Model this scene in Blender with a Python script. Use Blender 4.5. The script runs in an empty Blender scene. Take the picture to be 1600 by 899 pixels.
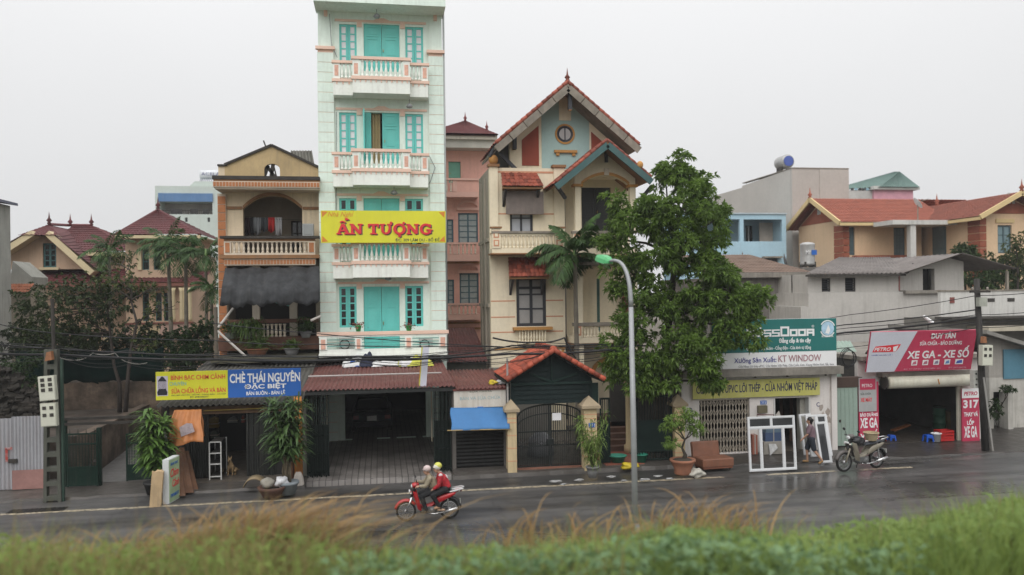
import bpy,bmesh,math,random
import numpy as np
from mathutils import Vector,Matrix
rnd=random.Random(7)
nprng=np.random.default_rng(7)
R_=math.radians
scn=bpy.context.scene
COL=scn.collection
# ------------------------------------------------------------------ camera
F_PX,TH,RO,CAM_H,HOR=1250.0,R_(9.3),0.0122,6.0,8.5
FWD=Vector((math.sin(TH),math.cos(TH),0));RGT=Vector((math.cos(TH),-math.sin(TH),0));UPV=Vector((0,0,1))
cam_d=bpy.data.cameras.new('camera');cam=bpy.data.objects.new('camera',cam_d);COL.objects.link(cam)
_u=UPV*math.cos(RO)+RGT*math.sin(RO);_r=RGT*math.cos(RO)-UPV*math.sin(RO)
_m=Matrix((_r,_u,-FWD)).transposed().to_4x4();_m.translation=(0,0,CAM_H)
cam.matrix_world=_m
cam_d.sensor_fit='HORIZONTAL';cam_d.sensor_width=36;cam_d.lens=36*F_PX/1600
cam_d.shift_y=HOR/1600;cam_d.clip_start=0.1;cam_d.clip_end=3000
cam_d.dof.use_dof=True;cam_d.dof.focus_distance=30;cam_d.dof.aperture_fstop=cam_d.lens/1000/0.062
scn.camera=cam
# ------------------------------------------------------------------ sky, sun, exposure
SUN_EL,SUN_AZ=R_(46),R_(200)
w=bpy.data.worlds.new('World');scn.world=w;w.use_nodes=True
nt=w.node_tree;nt.nodes.clear()
sky=nt.nodes.new('ShaderNodeTexSky');sky.sky_type='NISHITA';sky.sun_disc=False
sky.sun_elevation=SUN_EL;sky.sun_rotation=SUN_AZ;sky.dust_density=6.0;sky.air_density=1.0
hs=nt.nodes.new('ShaderNodeHueSaturation');hs.inputs['Saturation'].default_value=0.12
nt.links.new(sky.outputs[0],hs.inputs['Color'])
# overcast cloud deck: even near the horizon, brighter overhead, the same all round
tc=nt.nodes.new('ShaderNodeTexCoord');sp=nt.nodes.new('ShaderNodeSeparateXYZ')
nt.links.new(tc.outputs['Generated'],sp.inputs[0])
mx=nt.nodes.new('ShaderNodeMath');mx.operation='MAXIMUM';mx.inputs[1].default_value=0.0
nt.links.new(sp.outputs['Z'],mx.inputs[0])
sq=nt.nodes.new('ShaderNodeMath');sq.operation='POWER';sq.inputs[1].default_value=1.8;nt.links.new(mx.outputs[0],sq.inputs[0])
ma=nt.nodes.new('ShaderNodeMath');ma.operation='MULTIPLY_ADD';ma.inputs[1].default_value=1.2;ma.inputs[2].default_value=0.73
nt.links.new(sq.outputs[0],ma.inputs[0])
nz_=nt.nodes.new('ShaderNodeTexNoise');nz_.inputs['Scale'].default_value=2.2;nz_.inputs['Detail'].default_value=3
nt.links.new(tc.outputs['Generated'],nz_.inputs['Vector'])
mr=nt.nodes.new('ShaderNodeMapRange');mr.inputs['To Min'].default_value=0.94;mr.inputs['To Max'].default_value=1.05
nt.links.new(nz_.outputs[0],mr.inputs[0])
mm=nt.nodes.new('ShaderNodeMath');mm.operation='MULTIPLY'
nt.links.new(ma.outputs[0],mm.inputs[0]);nt.links.new(mr.outputs[0],mm.inputs[1])
vm=nt.nodes.new('ShaderNodeVectorMath');vm.operation='SCALE';vm.inputs[0].default_value=(0.985,0.99,1.0)
nt.links.new(mm.outputs[0],vm.inputs['Scale'])
b1=nt.nodes.new('ShaderNodeBackground');b1.inputs['Strength'].default_value=0.012
b2=nt.nodes.new('ShaderNodeBackground');b2.inputs['Strength'].default_value=1.0
nt.links.new(hs.outputs[0],b1.inputs['Color']);nt.links.new(vm.outputs[0],b2.inputs['Color'])
ad=nt.nodes.new('ShaderNodeAddShader');out=nt.nodes.new('ShaderNodeOutputWorld')
nt.links.new(b1.outputs[0],ad.inputs[0]);nt.links.new(b2.outputs[0],ad.inputs[1]);nt.links.new(ad.outputs[0],out.inputs['Surface'])
sl=bpy.data.lights.new('sun','SUN');sl.energy=1.5;sl.angle=R_(60);sl.color=(1.0,0.98,0.95)
so=bpy.data.objects.new('sun',sl);COL.objects.link(so);so.location=(0,-20,60)
so.rotation_euler=Vector((math.sin(SUN_AZ)*math.cos(SUN_EL),math.cos(SUN_AZ)*math.cos(SUN_EL),math.sin(SUN_EL))).to_track_quat('Z','Y').to_euler()
vs=scn.view_settings;vs.view_transform='Standard';vs.look='None';vs.gamma=1.0;vs.exposure=0.0;vs.use_curve_mapping=False
scn.render.engine='CYCLES'
scn.cycles.use_denoising=True
# ------------------------------------------------------------------ from a point seen in the photograph to its place on a facade or on the ground
def ray(u,v):
 du,dv=u-800,v-449.5
 a,b=du-RO*dv,dv+RO*du-HOR
 return FWD+RGT*(a/F_PX)+UPV*(-b/F_PX)
def W(u,v,Y):
 d=ray(u,v);t=Y/d.y
 return Vector((d.x*t,Y,CAM_H+d.z*t))
def G(u,v,z=0.0):
 d=ray(u,v);t=(z-CAM_H)/d.z
 return Vector((d.x*t,d.y*t,z))
def XP(u,v,X):
 d=ray(u,v);t=X/d.x
 return Vector((X,d.y*t,CAM_H+d.z*t))
def RC(u0,v0,u1,v1,Y):
 vm_,um=(v0+v1)/2,(u0+u1)/2
 return W(u0,vm_,Y).x,W(u1,vm_,Y).x,W(um,v1,Y).z,W(um,v0,Y).z
def ZV(u,v,Y):return W(u,v,Y).z
def XU(u,v,Y):return W(u,v,Y).x
# ------------------------------------------------------------------ materials
MATS={}
def M(name,col,rough=.75,var=.18,scale=1.2,streak=0.0,bump=.15,bscale=30,metal=0.0,dirt=(.12,.11,.10),spec=.4,fine=.08,base_dirt=0.0,coord='world'):
 if name in MATS:return MATS[name]
 m=bpy.data.materials.new(name);m.use_nodes=True;t=m.node_tree;N=t.nodes;L=t.links
 bs=N['Principled BSDF'];bs.inputs['Roughness'].default_value=rough;bs.inputs['Metallic'].default_value=metal
 bs.inputs['Specular IOR Level'].default_value=spec
 if coord=='world':
  g=N.new('ShaderNodeNewGeometry');P=g.outputs['Position']
 else:
  g=N.new('ShaderNodeTexCoord');P=g.outputs['Object']
 def noise(sc,det=4,vec=None,rg=.6):
  n=N.new('ShaderNodeTexNoise');n.inputs['Scale'].default_value=sc;n.inputs['Detail'].default_value=det;n.inputs['Roughness'].default_value=rg
  L.new(vec or P,n.inputs['Vector']);return n.outputs[0]
 def mixc(fac,a,b,mode='MIX'):
  x=N.new('ShaderNodeMix');x.data_type='RGBA';x.blend_type=mode
  if isinstance(fac,float):x.inputs[0].default_value=fac
  else:L.new(fac,x.inputs[0])
  for i,c in((6,a),(7,b)):
   if isinstance(c,tuple):x.inputs[i].default_value=(*c,1)
   else:L.new(c,x.inputs[i])
  return x.outputs[2]
 def rng(src,a,b,lo,hi):
  r=N.new('ShaderNodeMapRange');r.inputs[1].default_value=a;r.inputs[2].default_value=b;r.inputs[3].default_value=lo;r.inputs[4].default_value=hi
  L.new(src,r.inputs[0]);return r.outputs[0]
 lo=tuple(c*(1-var)for c in col);hi=tuple(min(1,c*(1+var*.6))for c in col)
 c=mixc(rng(noise(scale,5),.3,.7,0,1),lo,hi)
 if fine:c=mixc(rng(noise(scale*14,3),.35,.65,0,fine*2),c,tuple(k*.6 for k in col))
 if streak:
  mp=N.new('ShaderNodeMapping');mp.inputs['Scale'].default_value=(5,5,.35);L.new(P,mp.inputs[0])
  s=noise(1.3,6,mp.outputs[0],.7);s2=noise(.55,3)
  mu=N.new('ShaderNodeMath');mu.operation='MULTIPLY';L.new(rng(s,.48,.75,0,1),mu.inputs[0]);L.new(rng(s2,.35,.65,.15,streak*1.4),mu.inputs[1])
  c=mixc(mu.outputs[0],c,dirt)
 if base_dirt:
  p=noise(.9,8,None,.75)
  c=mixc(rng(p,.45,.72,0,base_dirt),c,dirt)
 L.new(c,bs.inputs['Base Color'])
 if rough<.7:L.new(rng(noise(scale*5,4),.3,.7,rough*.8,min(1,rough*1.25)),bs.inputs['Roughness'])
 if bump:
  b=N.new('ShaderNodeBump');b.inputs['Strength'].default_value=bump;b.inputs['Distance'].default_value=.02
  L.new(noise(bscale,4),b.inputs['Height']);L.new(b.outputs[0],bs.inputs['Normal'])
 MATS[name]=m;return m
def glass(name,col=(.02,.025,.03),rough=.08,var=.4):
 return M(name,col,rough=rough,var=var,scale=.7,bump=.03,bscale=3,spec=.6,fine=0)
def leafmat(name,c1,c2,scale=2.5,trans=.25,rough=.55,c3=None):
 if name in MATS:return MATS[name]
 m=bpy.data.materials.new(name);m.use_nodes=True;t=m.node_tree;N=t.nodes;L=t.links
 bs=N['Principled BSDF'];bs.inputs['Roughness'].default_value=rough;bs.inputs['Specular IOR Level'].default_value=.3
 g=N.new('ShaderNodeNewGeometry');n=N.new('ShaderNodeTexNoise');n.inputs['Scale'].default_value=scale;n.inputs['Detail'].default_value=6;n.inputs['Roughness'].default_value=.8
 L.new(g.outputs['Position'],n.inputs['Vector'])
 r=N.new('ShaderNodeValToRGB');r.color_ramp.elements[0].position=.36;r.color_ramp.elements[1].position=.62
 r.color_ramp.elements[0].color=(*c1,1);r.color_ramp.elements[1].color=(*c2,1)
 if c3:e=r.color_ramp.elements.new(.72);e.color=(*c3,1)
 L.new(n.outputs[0],r.inputs[0]);L.new(r.outputs[0],bs.inputs['Base Color'])
 tr=N.new('ShaderNodeBsdfTranslucent');L.new(r.outputs[0],tr.inputs['Color'])
 mx=N.new('ShaderNodeMixShader');mx.inputs[0].default_value=trans
 L.new(bs.outputs[0],mx.inputs[1]);L.new(tr.outputs[0],mx.inputs[2]);L.new(mx.outputs[0],N['Material Output'].inputs['Surface'])
 MATS[name]=m;return m
# ------------------------------------------------------------------ mesh builder and object helpers
WLOC={}
class MB:
 def __init__(s):s.v=[];s.f=[];s.T=None
 def add(s,vs,fs):
  o=len(s.v)
  for p in vs:
   p=Vector(p);s.v.append(s.T@p if s.T is not None else p)
  for f in fs:s.f.append([i+o for i in f])
  return s
 def box(s,x0,x1,y0,y1,z0,z1):
  return s.add([(x0,y0,z0),(x1,y0,z0),(x1,y1,z0),(x0,y1,z0),(x0,y0,z1),(x1,y0,z1),(x1,y1,z1),(x0,y1,z1)],
[(0,3,2,1),(4,5,6,7),(0,1,5,4),(1,2,6,5),(2,3,7,6),(3,0,4,7)])
 def cbox(s,c,d,b=0):
  return s.box(c[0]-d[0]/2,c[0]+d[0]/2,c[1]-d[1]/2,c[1]+d[1]/2,c[2]-d[2]/2,c[2]+d[2]/2)
 def prism(s,pts,y0,y1):
  n=len(pts)
  if sum(pts[i][0]*pts[(i+1)%n][1]-pts[(i+1)%n][0]*pts[i][1]for i in range(n))<0:pts=pts[::-1]
  vs=[(x,y0,z)for x,z in pts]+[(x,y1,z)for x,z in pts]
  return s.add(vs,[tuple(range(n)),tuple(range(2*n-1,n-1,-1))]+[(i,i+n,(i+1)%n+n,(i+1)%n)for i in range(n)])
 def prismx(s,pts,x0,x1):
  n=len(pts)
  if sum(pts[i][0]*pts[(i+1)%n][1]-pts[(i+1)%n][0]*pts[i][1]for i in range(n))<0:pts=pts[::-1]
  vs=[(x0,y,z)for y,z in pts]+[(x1,y,z)for y,z in pts]
  return s.add(vs,[tuple(range(n-1,-1,-1)),tuple(range(n,2*n))]+[(i,(i+1)%n,(i+1)%n+n,i+n)for i in range(n)])
 def bar(s,a,b,w,h=None,up=(0,0,1)):
  a,b=Vector(a),Vector(b);h=h or w;d=(b-a).normalized();u=Vector(up)
  if abs(d.dot(u))>.95:u=Vector((0,1,0))
  r=d.cross(u).normalized();u=r.cross(d).normalized()
  vs=[p+r*sx*w/2+u*sz*h/2 for p in(a,b)for sx,sz in((-1,-1),(1,-1),(1,1),(-1,1))]
  return s.add(vs,[(3,2,1,0),(4,5,6,7),(0,1,5,4),(1,2,6,5),(2,3,7,6),(3,0,4,7)])
 def tube(s,pts,rad,n=8,caps=True):
  pts=[Vector(p)for p in pts];m=len(pts)
  if not isinstance(rad,(list,tuple)):rad=[rad]*m
  ref=Vector((.13,.21,1)).normalized();rings=[];vs=[]
  for i,p in enumerate(pts):
   d=(pts[min(i+1,m-1)]-pts[max(i-1,0)]).normalized()
   if abs(d.dot(ref))>.97:ref=Vector((1,.2,.1)).normalized()
   a=d.cross(ref).normalized();b=d.cross(a).normalized();ref=a.cross(d)if abs(d.dot(a.cross(d)))<.9 else ref
   for k in range(n):
    t=2*math.pi*k/n;vs.append(p+(a*math.cos(t)+b*math.sin(t))*rad[i])
  fs=[(i*n+k,i*n+(k+1)%n,(i+1)*n+(k+1)%n,(i+1)*n+k)for i in range(m-1)for k in range(n)]
  if caps:fs+=[tuple(range(n-1,-1,-1)),tuple(range((m-1)*n,m*n))]
  return s.add(vs,fs)
 def lathe(s,prof,c=(0,0,0),n=12,axis='z',ring=False):
  vs=[];fs=[]
  if ring:prof=list(prof)+[prof[0]]
  m=len(prof)
  for r,z in prof:
   for k in range(n):
    t=2*math.pi*k/n;x,y=r*math.cos(t),r*math.sin(t)
    p=(x,y,z)if axis=='z' else((z,x,y)if axis=='x' else(x,z,y))
    vs.append((c[0]+p[0],c[1]+p[1],c[2]+p[2]))
  for i in range(m-1):
   for k in range(n):
    q=(i*n+k,i*n+(k+1)%n,(i+1)*n+(k+1)%n,(i+1)*n+k)
    fs.append(q if axis!='y' else q[::-1])
  e=[tuple(range(n-1,-1,-1)),tuple(range((m-1)*n,m*n))]
  if not ring:fs+=e if axis!='y' else[x[::-1]for x in e]
  return s.add(vs,fs)
 def ell(s,c,r,n=12,m=8):
  prof=[(math.sin(math.pi*i/m),-math.cos(math.pi*i/m))for i in range(m+1)]
  prof[0]=(.02,-1);prof[-1]=(.02,1)
  old=s.T;X=Matrix.Translation(c)@Matrix.Diagonal((*r,1));s.T=X if old is None else old@X
  s.lathe(prof,n=n);s.T=old;return s
 def capsule(s,a,ra,b,rb,n=12):
  a,b=Vector(a),Vector(b);d=(b-a);l=d.length
  if l<1e-6:return s.ell(a,(ra,)*3,n)
  d/=l;pts=[];rad=[]
  for i in range(5):
   t=math.pi/2*i/4;pts.append(a-d*ra*math.cos(t));rad.append(max(ra*math.sin(t),ra*.03))
  for i in range(5):
   t=math.pi/2*i/4;pts.append(b+d*rb*math.sin(t));rad.append(max(rb*math.cos(t),rb*.03))
  return s.tube(pts,rad,n)
 def wall(s,x0,x1,z0,z1,y0,y1,holes=()):
  xs=sorted({x0,x1,*[min(max(h[i],x0),x1)for h in holes for i in(0,1)]})
  zs=sorted({z0,z1,*[min(max(h[i],z0),z1)for h in holes for i in(2,3)]})
  nx,nz=len(xs)-1,len(zs)-1
  def solid(i,k):
   if i<0 or k<0 or i>=nx or k>=nz:return False
   cx,cz=(xs[i]+xs[i+1])/2,(zs[k]+zs[k+1])/2
   return not any(h[0]<cx<h[1]and h[2]<cz<h[3]for h in holes)
  for i in range(nx):
   for k in range(nz):
    if not solid(i,k):continue
    a,b,c,d=xs[i],xs[i+1],zs[k],zs[k+1]
    v=[(a,y0,c),(b,y0,c),(b,y1,c),(a,y1,c),(a,y0,d),(b,y0,d),(b,y1,d),(a,y1,d)]
    f=[(0,1,5,4),(2,3,7,6)]
    if not solid(i-1,k):f.append((3,0,4,7))
    if not solid(i+1,k):f.append((1,2,6,5))
    if not solid(i,k-1):f.append((0,3,2,1))
    if not solid(i,k+1):f.append((4,5,6,7))
    s.add(v,f)
  return s
 def corr(s,p00,p10,p01,p11,n,amp,seg=4,bend=0.0):
  p00,p10,p01,p11=map(Vector,(p00,p10,p01,p11))
  nn=(p10-p00).cross(p01-p00).normalized();cols=n*seg;vs=[];rows=5
  for j in range(rows+1):
   t=j/rows
   for i in range(cols+1):
    q=i/cols;p=(p00.lerp(p10,q)).lerp(p01.lerp(p11,q),t)
    vs.append(p+nn*(amp*math.cos(2*math.pi*q*n)+bend*math.sin(q*9+j)*.5))
  fs=[(j*(cols+1)+i,j*(cols+1)+i+1,(j+1)*(cols+1)+i+1,(j+1)*(cols+1)+i)for j in range(rows)for i in range(cols)]
  return s.add(vs,fs)
 def build(s,name,mat,parent=None,smooth=False,solid=0.0):
  off=WLOC.get(parent.name,Vector())if parent else Vector()
  me=bpy.data.meshes.new(name);me.from_pydata([tuple(p-off)for p in s.v],[],s.f);me.update()
  if smooth:me.polygons.foreach_set('use_smooth',[True]*len(me.polygons))
  if mat:me.materials.append(mat)
  o=bpy.data.objects.new(name,me);COL.objects.link(o)
  if parent:o.parent=parent;WLOC[o.name]=off
  else:WLOC[o.name]=Vector()
  if solid:
   md=o.modifiers.new('thickness','SOLIDIFY');md.thickness=solid;md.offset=0
  return o
def npmesh(name,verts,faces,mat,parent=None):
 off=np.array(WLOC.get(parent.name,Vector()))if parent else np.zeros(3)
 me=bpy.data.meshes.new(name);nv,nf=len(verts),len(faces);k=faces.shape[1]
 me.vertices.add(nv);me.vertices.foreach_set('co',(verts-off).astype(np.float32).ravel())
 me.loops.add(nf*k);me.loops.foreach_set('vertex_index',faces.astype(np.int32).ravel())
 me.polygons.add(nf);me.polygons.foreach_set('loop_start',np.arange(0,nf*k,k,dtype=np.int32))
 me.update(calc_edges=True);me.validate()
 if mat:me.materials.append(mat)
 o=bpy.data.objects.new(name,me);COL.objects.link(o)
 if parent:o.parent=parent;WLOC[o.name]=Vector(off)
 else:WLOC[o.name]=Vector()
 return o
def tag(o,label=None,cat=None,group=None,kind=None):
 if label:o['label']=label
 if cat:o['category']=cat
 if group:o['group']=group
 if kind:o['kind']=kind
 return o
def thing(name,label,cat,loc,group=None,rotz=0.0,local=False):
 o=bpy.data.objects.new(name,None);COL.objects.link(o);o.location=loc;o.rotation_euler=(0,0,rotz);o.empty_display_size=.2
 WLOC[o.name]=Vector()if local else Vector(loc)
 return tag(o,label,cat,group)
def struct(o):o['kind']='structure';return o
def inst(me,name,parent,loc,rot=(0,0,0),scale=(1,1,1)):
 o=bpy.data.objects.new(name,me);COL.objects.link(o)
 o.parent=parent;o.location=Vector(loc)-WLOC.get(parent.name,Vector());o.rotation_euler=rot;o.scale=scale
 WLOC[o.name]=WLOC.get(parent.name,Vector());return o
def mesh_of(mb,name,mat,smooth=False):
 me=bpy.data.meshes.new(name);me.from_pydata([tuple(p)for p in mb.v],[],mb.f);me.update()
 if smooth:me.polygons.foreach_set('use_smooth',[True]*len(me.polygons))
 me.materials.append(mat);return me
def copy_tree(o,parent=None):
 c=o.copy();COL.objects.link(c);c.parent=parent;WLOC[c.name]=WLOC.get(o.name,Vector())
 for ch in o.children:copy_tree(ch,c)
 return c
def bx(name,mat,parent,*b):return MB().box(*b).build(name,mat,parent)
def text(body,box,y,mat,parent,bold=0.0,shear=0.0,extr=.006,name='lettering',T=None):
 cu=bpy.data.curves.new('t','FONT');cu.body=body;cu.extrude=.02;cu.offset=bold;cu.shear=shear;cu.resolution_u=3
 to=bpy.data.objects.new('t',cu);COL.objects.link(to);dg=bpy.context.evaluated_depsgraph_get()
 me=bpy.data.meshes.new_from_object(to.evaluated_get(dg));bpy.data.objects.remove(to);bpy.data.curves.remove(cu)
 n=len(me.vertices);co=np.empty(n*3,np.float32);me.vertices.foreach_get('co',co);co=co.reshape(-1,3)
 lo,hi=co.min(0),co.max(0);x0,x1,z0,z1=box
 nv=np.empty_like(co)
 nv[:,0]=x0+(co[:,0]-lo[0])/(hi[0]-lo[0])*(x1-x0)
 nv[:,2]=z0+(co[:,1]-lo[1])/(hi[1]-lo[1])*(z1-z0)
 nv[:,1]=y-np.sign(co[:,2])*extr/2
 if T is not None:
  nv=np.array([tuple(T@Vector(p))for p in nv],np.float32)
 nv-=np.array(WLOC.get(parent.name,Vector()),np.float32)
 me.vertices.foreach_set('co',nv.ravel());me.update();me.name=name
 me.materials.clear();me.materials.append(mat)
 o=bpy.data.objects.new(name,me);COL.objects.link(o);o.parent=parent;WLOC[o.name]=WLOC.get(parent.name,Vector());return o
# ------------------------------------------------------------------ building pieces
def window(parent,x0,x1,z0,z1,y,fm,gm,nx=2,nz=3,fw=.07,mw=.035,dep=.06,name='window',leafgap=0.0):
 b=MB().wall(x0,x1,z0,z1,y,y+dep,[(x0+fw,x1-fw,z0+fw,z1-fw)])
 iw,ih=x1-x0-2*fw,z1-z0-2*fw
 for i in range(1,nx):
  x=x0+fw+iw*i/nx;ww=mw*(1.8 if nx==2*(i)else 1)
  b.box(x-ww/2,x+ww/2,y+.006,y+dep-.01,z0+fw,z1-fw)
 for k in range(1,nz):
  z=z0+fw+ih*k/nz;b.box(x0+fw,x1-fw,y+.012,y+dep-.014,z-mw/2,z+mw/2)
 o=b.build(name,fm,parent)
 pw,ph=iw/nx,ih/nz
 pm=mesh_of(MB().box(-pw/2,pw/2,0,.008,-ph/2,ph/2),'pane',gm)
 for i in range(nx):
  for k in range(nz):
   inst(pm,'pane',o,(x0+fw+pw*(i+.5),y+dep*.55,z0+fw+ph*(k+.5)),(R_(rnd.uniform(-.6,.6)),0,R_(rnd.uniform(-.6,.6))))
 return o
def panel_door(parent,x0,x1,z0,z1,y,mat,leaves=2,rows=((.04,.3),(.34,.62),(.66,.96)),dep=.06,name='door',mats2=None):
 root=None;w_=(x1-x0)/leaves
 for i in range(leaves):
  a=x0+w_*i+.008;b=x0+w_*(i+1)-.008;m=MB().box(a,b,y+.02,y+dep,z0,z1)
  o=m.build(name+'_leaf',mat,parent)
  for(t0,t1)in rows:
   for s0,s1 in((.12,.88),):
    xa,xb=a+(b-a)*s0,a+(b-a)*s1;za,zb=z0+(z1-z0)*t0,z0+(z1-z0)*t1
    q=MB().wall(xa,xb,za,zb,y,y+.021,[(xa+.05,xb-.05,za+.05,zb-.05)])
    q.box(xa+.1,xb-.1,y+.004,y+.021,za+.1,zb-.1);q.build('panel',mat,o)
  root=o
 hx=x0+w_*(leaves//2)+(.06 if leaves>1 else .1)
 MB().box(hx-.012,hx+.012,y-.03,y+.02,z0+(z1-z0)*.42,z0+(z1-z0)*.47).build('handle',M('brass',(.35,.25,.1),.35,metal=.8),root)
 return root
BALP=[(.5,0),(.5,.1),(.28,.14),(.36,.22),(.48,.36),(.36,.5),(.24,.66),(.34,.8),(.26,.86),(.5,.9),(.5,1)]
def baluster_mesh(h,d,mat,seg=8):return mesh_of(MB().lathe([(r*d,z*h)for r,z in BALP],n=seg),'baluster',mat,True)
def balusters(parent,x0,x1,z0,z1,y,n,mat,d=.11,seg=8):
 me=baluster_mesh(z1-z0,d,mat,seg)
 for i in range(n):inst(me,'baluster',parent,(x0+(x1-x0)*(i+.5)/n,y,z0))
def tile_mesh(w,l,mat,amp=.03):
 vs=[];n=4
 for j,yy in enumerate((0,l)):
  for i in range(n+1):
   t=i/n;vs.append((-w/2+w*t,yy,amp*math.sin(math.pi*t)+(.018 if j==0 else-.004)))
 fs=[(i,i+1,n+2+i,n+1+i)for i in range(n)]
 o=len(vs);vs+=[(x,y_,z-.02)for x,y_,z in vs[:n+1]];fs+=[(o+i,o+i+1,i+1,i)for i in range(n)]
 me=bpy.data.meshes.new('tile');me.from_pydata(vs,[],fs);me.update();me.materials.append(mat);return me
def tiled_slope(parent,a,b,c,d,nc,nr,mat,name='tile',amp=.03,limit=999):
 a,b,c,d=map(Vector,(a,b,c,d));n=(b-a).cross(d-a).normalized()
 if n.z<0:n=-n
 w_=(b-a).length/nc;l=(d-a).length/nr;me=tile_mesh(w_*1.02,l*1.18,mat,amp)
 xa=(b-a).normalized();ya=n.cross(xa).normalized()
 if ya.dot(d-a)<0:xa=-xa;ya=-ya
 for j in range(nr):
  for i in range(nc):
   p=a.lerp(b,(i+.5)/nc).lerp(d.lerp(c,(i+.5)/nc),j/nr)+n*(.012+rnd.uniform(0,.008))
   mt=Matrix((xa,ya,n)).transposed()
   mt=mt@Matrix.Rotation(R_(rnd.uniform(-1.2,1.2)),3,'X')@Matrix.Rotation(R_(rnd.uniform(-1.5,1.5)),3,'Z')
   o=bpy.data.objects.new(name,me);COL.objects.link(o);o.parent=parent
   m4=mt.to_4x4();m4.translation=p-WLOC.get(parent.name,Vector());o.matrix_local=m4
def remesh(mb,name,mat,parent,vox=.02,smooth=2):
 o=mb.build('tmp',None)
 md=o.modifiers.new('r','REMESH');md.mode='VOXEL';md.voxel_size=vox;md.use_smooth_shade=True
 if smooth:sm=o.modifiers.new('s','SMOOTH');sm.iterations=smooth;sm.factor=.5
 dg=bpy.context.evaluated_depsgraph_get();me=bpy.data.meshes.new_from_object(o.evaluated_get(dg))
 bpy.data.objects.remove(o);me.name=name;me.materials.clear();me.materials.append(mat)
 me.polygons.foreach_set('use_smooth',[True]*len(me.polygons))
 r=bpy.data.objects.new(name,me);COL.objects.link(r)
 if parent:r.parent=parent
 WLOC[r.name]=Vector();return r
# ------------------------------------------------------------------ foliage
def leaf_arrays(cent,direc,length,width,droop=.25,rng=nprng):
 n=len(cent);d=direc/(np.linalg.norm(direc,axis=1,keepdims=True)+1e-9)
 up=np.tile([0,0,1.0],(n,1))+rng.normal(0,.45,(n,3));s=np.cross(d,up);s/=(np.linalg.norm(s,axis=1,keepdims=True)+1e-9)
 L=np.asarray(length).reshape(-1,1)*np.ones((n,1));Wd=np.asarray(width).reshape(-1,1)*np.ones((n,1));nrm=np.cross(s,d)
 mid=cent+d*L*.45+nrm*L*.06;tip=cent+d*L+np.array([0,0,-1.0])*L*droop
 v=np.stack([cent,mid+s*Wd/2,tip,mid-s*Wd/2],1).reshape(-1,3)
 f=np.arange(n*4).reshape(-1,4);return v,f
def whorls(centers,outward,per,length,width,spread=.8,droop=.3,rng=nprng):
 n=len(centers);c=np.repeat(centers,per,0);o=np.repeat(outward,per,0)
 d=o+rng.normal(0,spread,(n*per,3));d[:,2]+=.15
 return leaf_arrays(c+rng.normal(0,.015,c.shape),d,rng.uniform(.7,1.25,n*per)*length,rng.uniform(.8,1.2,n*per)*width,droop,rng)
def clump_points(ells,n,shell=.55,rng=nprng):
 vol=np.array([e[3]*e[4]*e[5]for e in ells])**.75;vol/=vol.sum();P=[];O=[]
 for e,k in zip(ells,(vol*n).astype(int)+1):
  d=rng.normal(0,1,(k,3));d/=np.linalg.norm(d,axis=1,keepdims=True);r=shell+(1.04-shell)*rng.random((k,1))**.7
  bmp=1+.13*np.sin(d[:,:1]*7+e[0]*3)*np.cos(d[:,2:3]*6+e[1])
  P.append(np.array(e[:3])+d*r*bmp*np.array(e[3:6]));O.append(d)
 return np.concatenate(P),np.concatenate(O)
def limb(mb,a,b,r0,r1,n=7,sag=0.0,wob=.06,segs=6):
 a,b=Vector(a),Vector(b);L=(b-a).length;pts=[];rad=[]
 for i in range(segs+1):
  t=i/segs;p=a.lerp(b,t);k=math.sin(math.pi*t)
  pts.append(p+Vector((rnd.uniform(-1,1)*wob*L*k,rnd.uniform(-1,1)*wob*L*k,sag*L*k)));rad.append(r0+(r1-r0)*t)
 mb.tube(pts,rad,n);return pts
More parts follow.
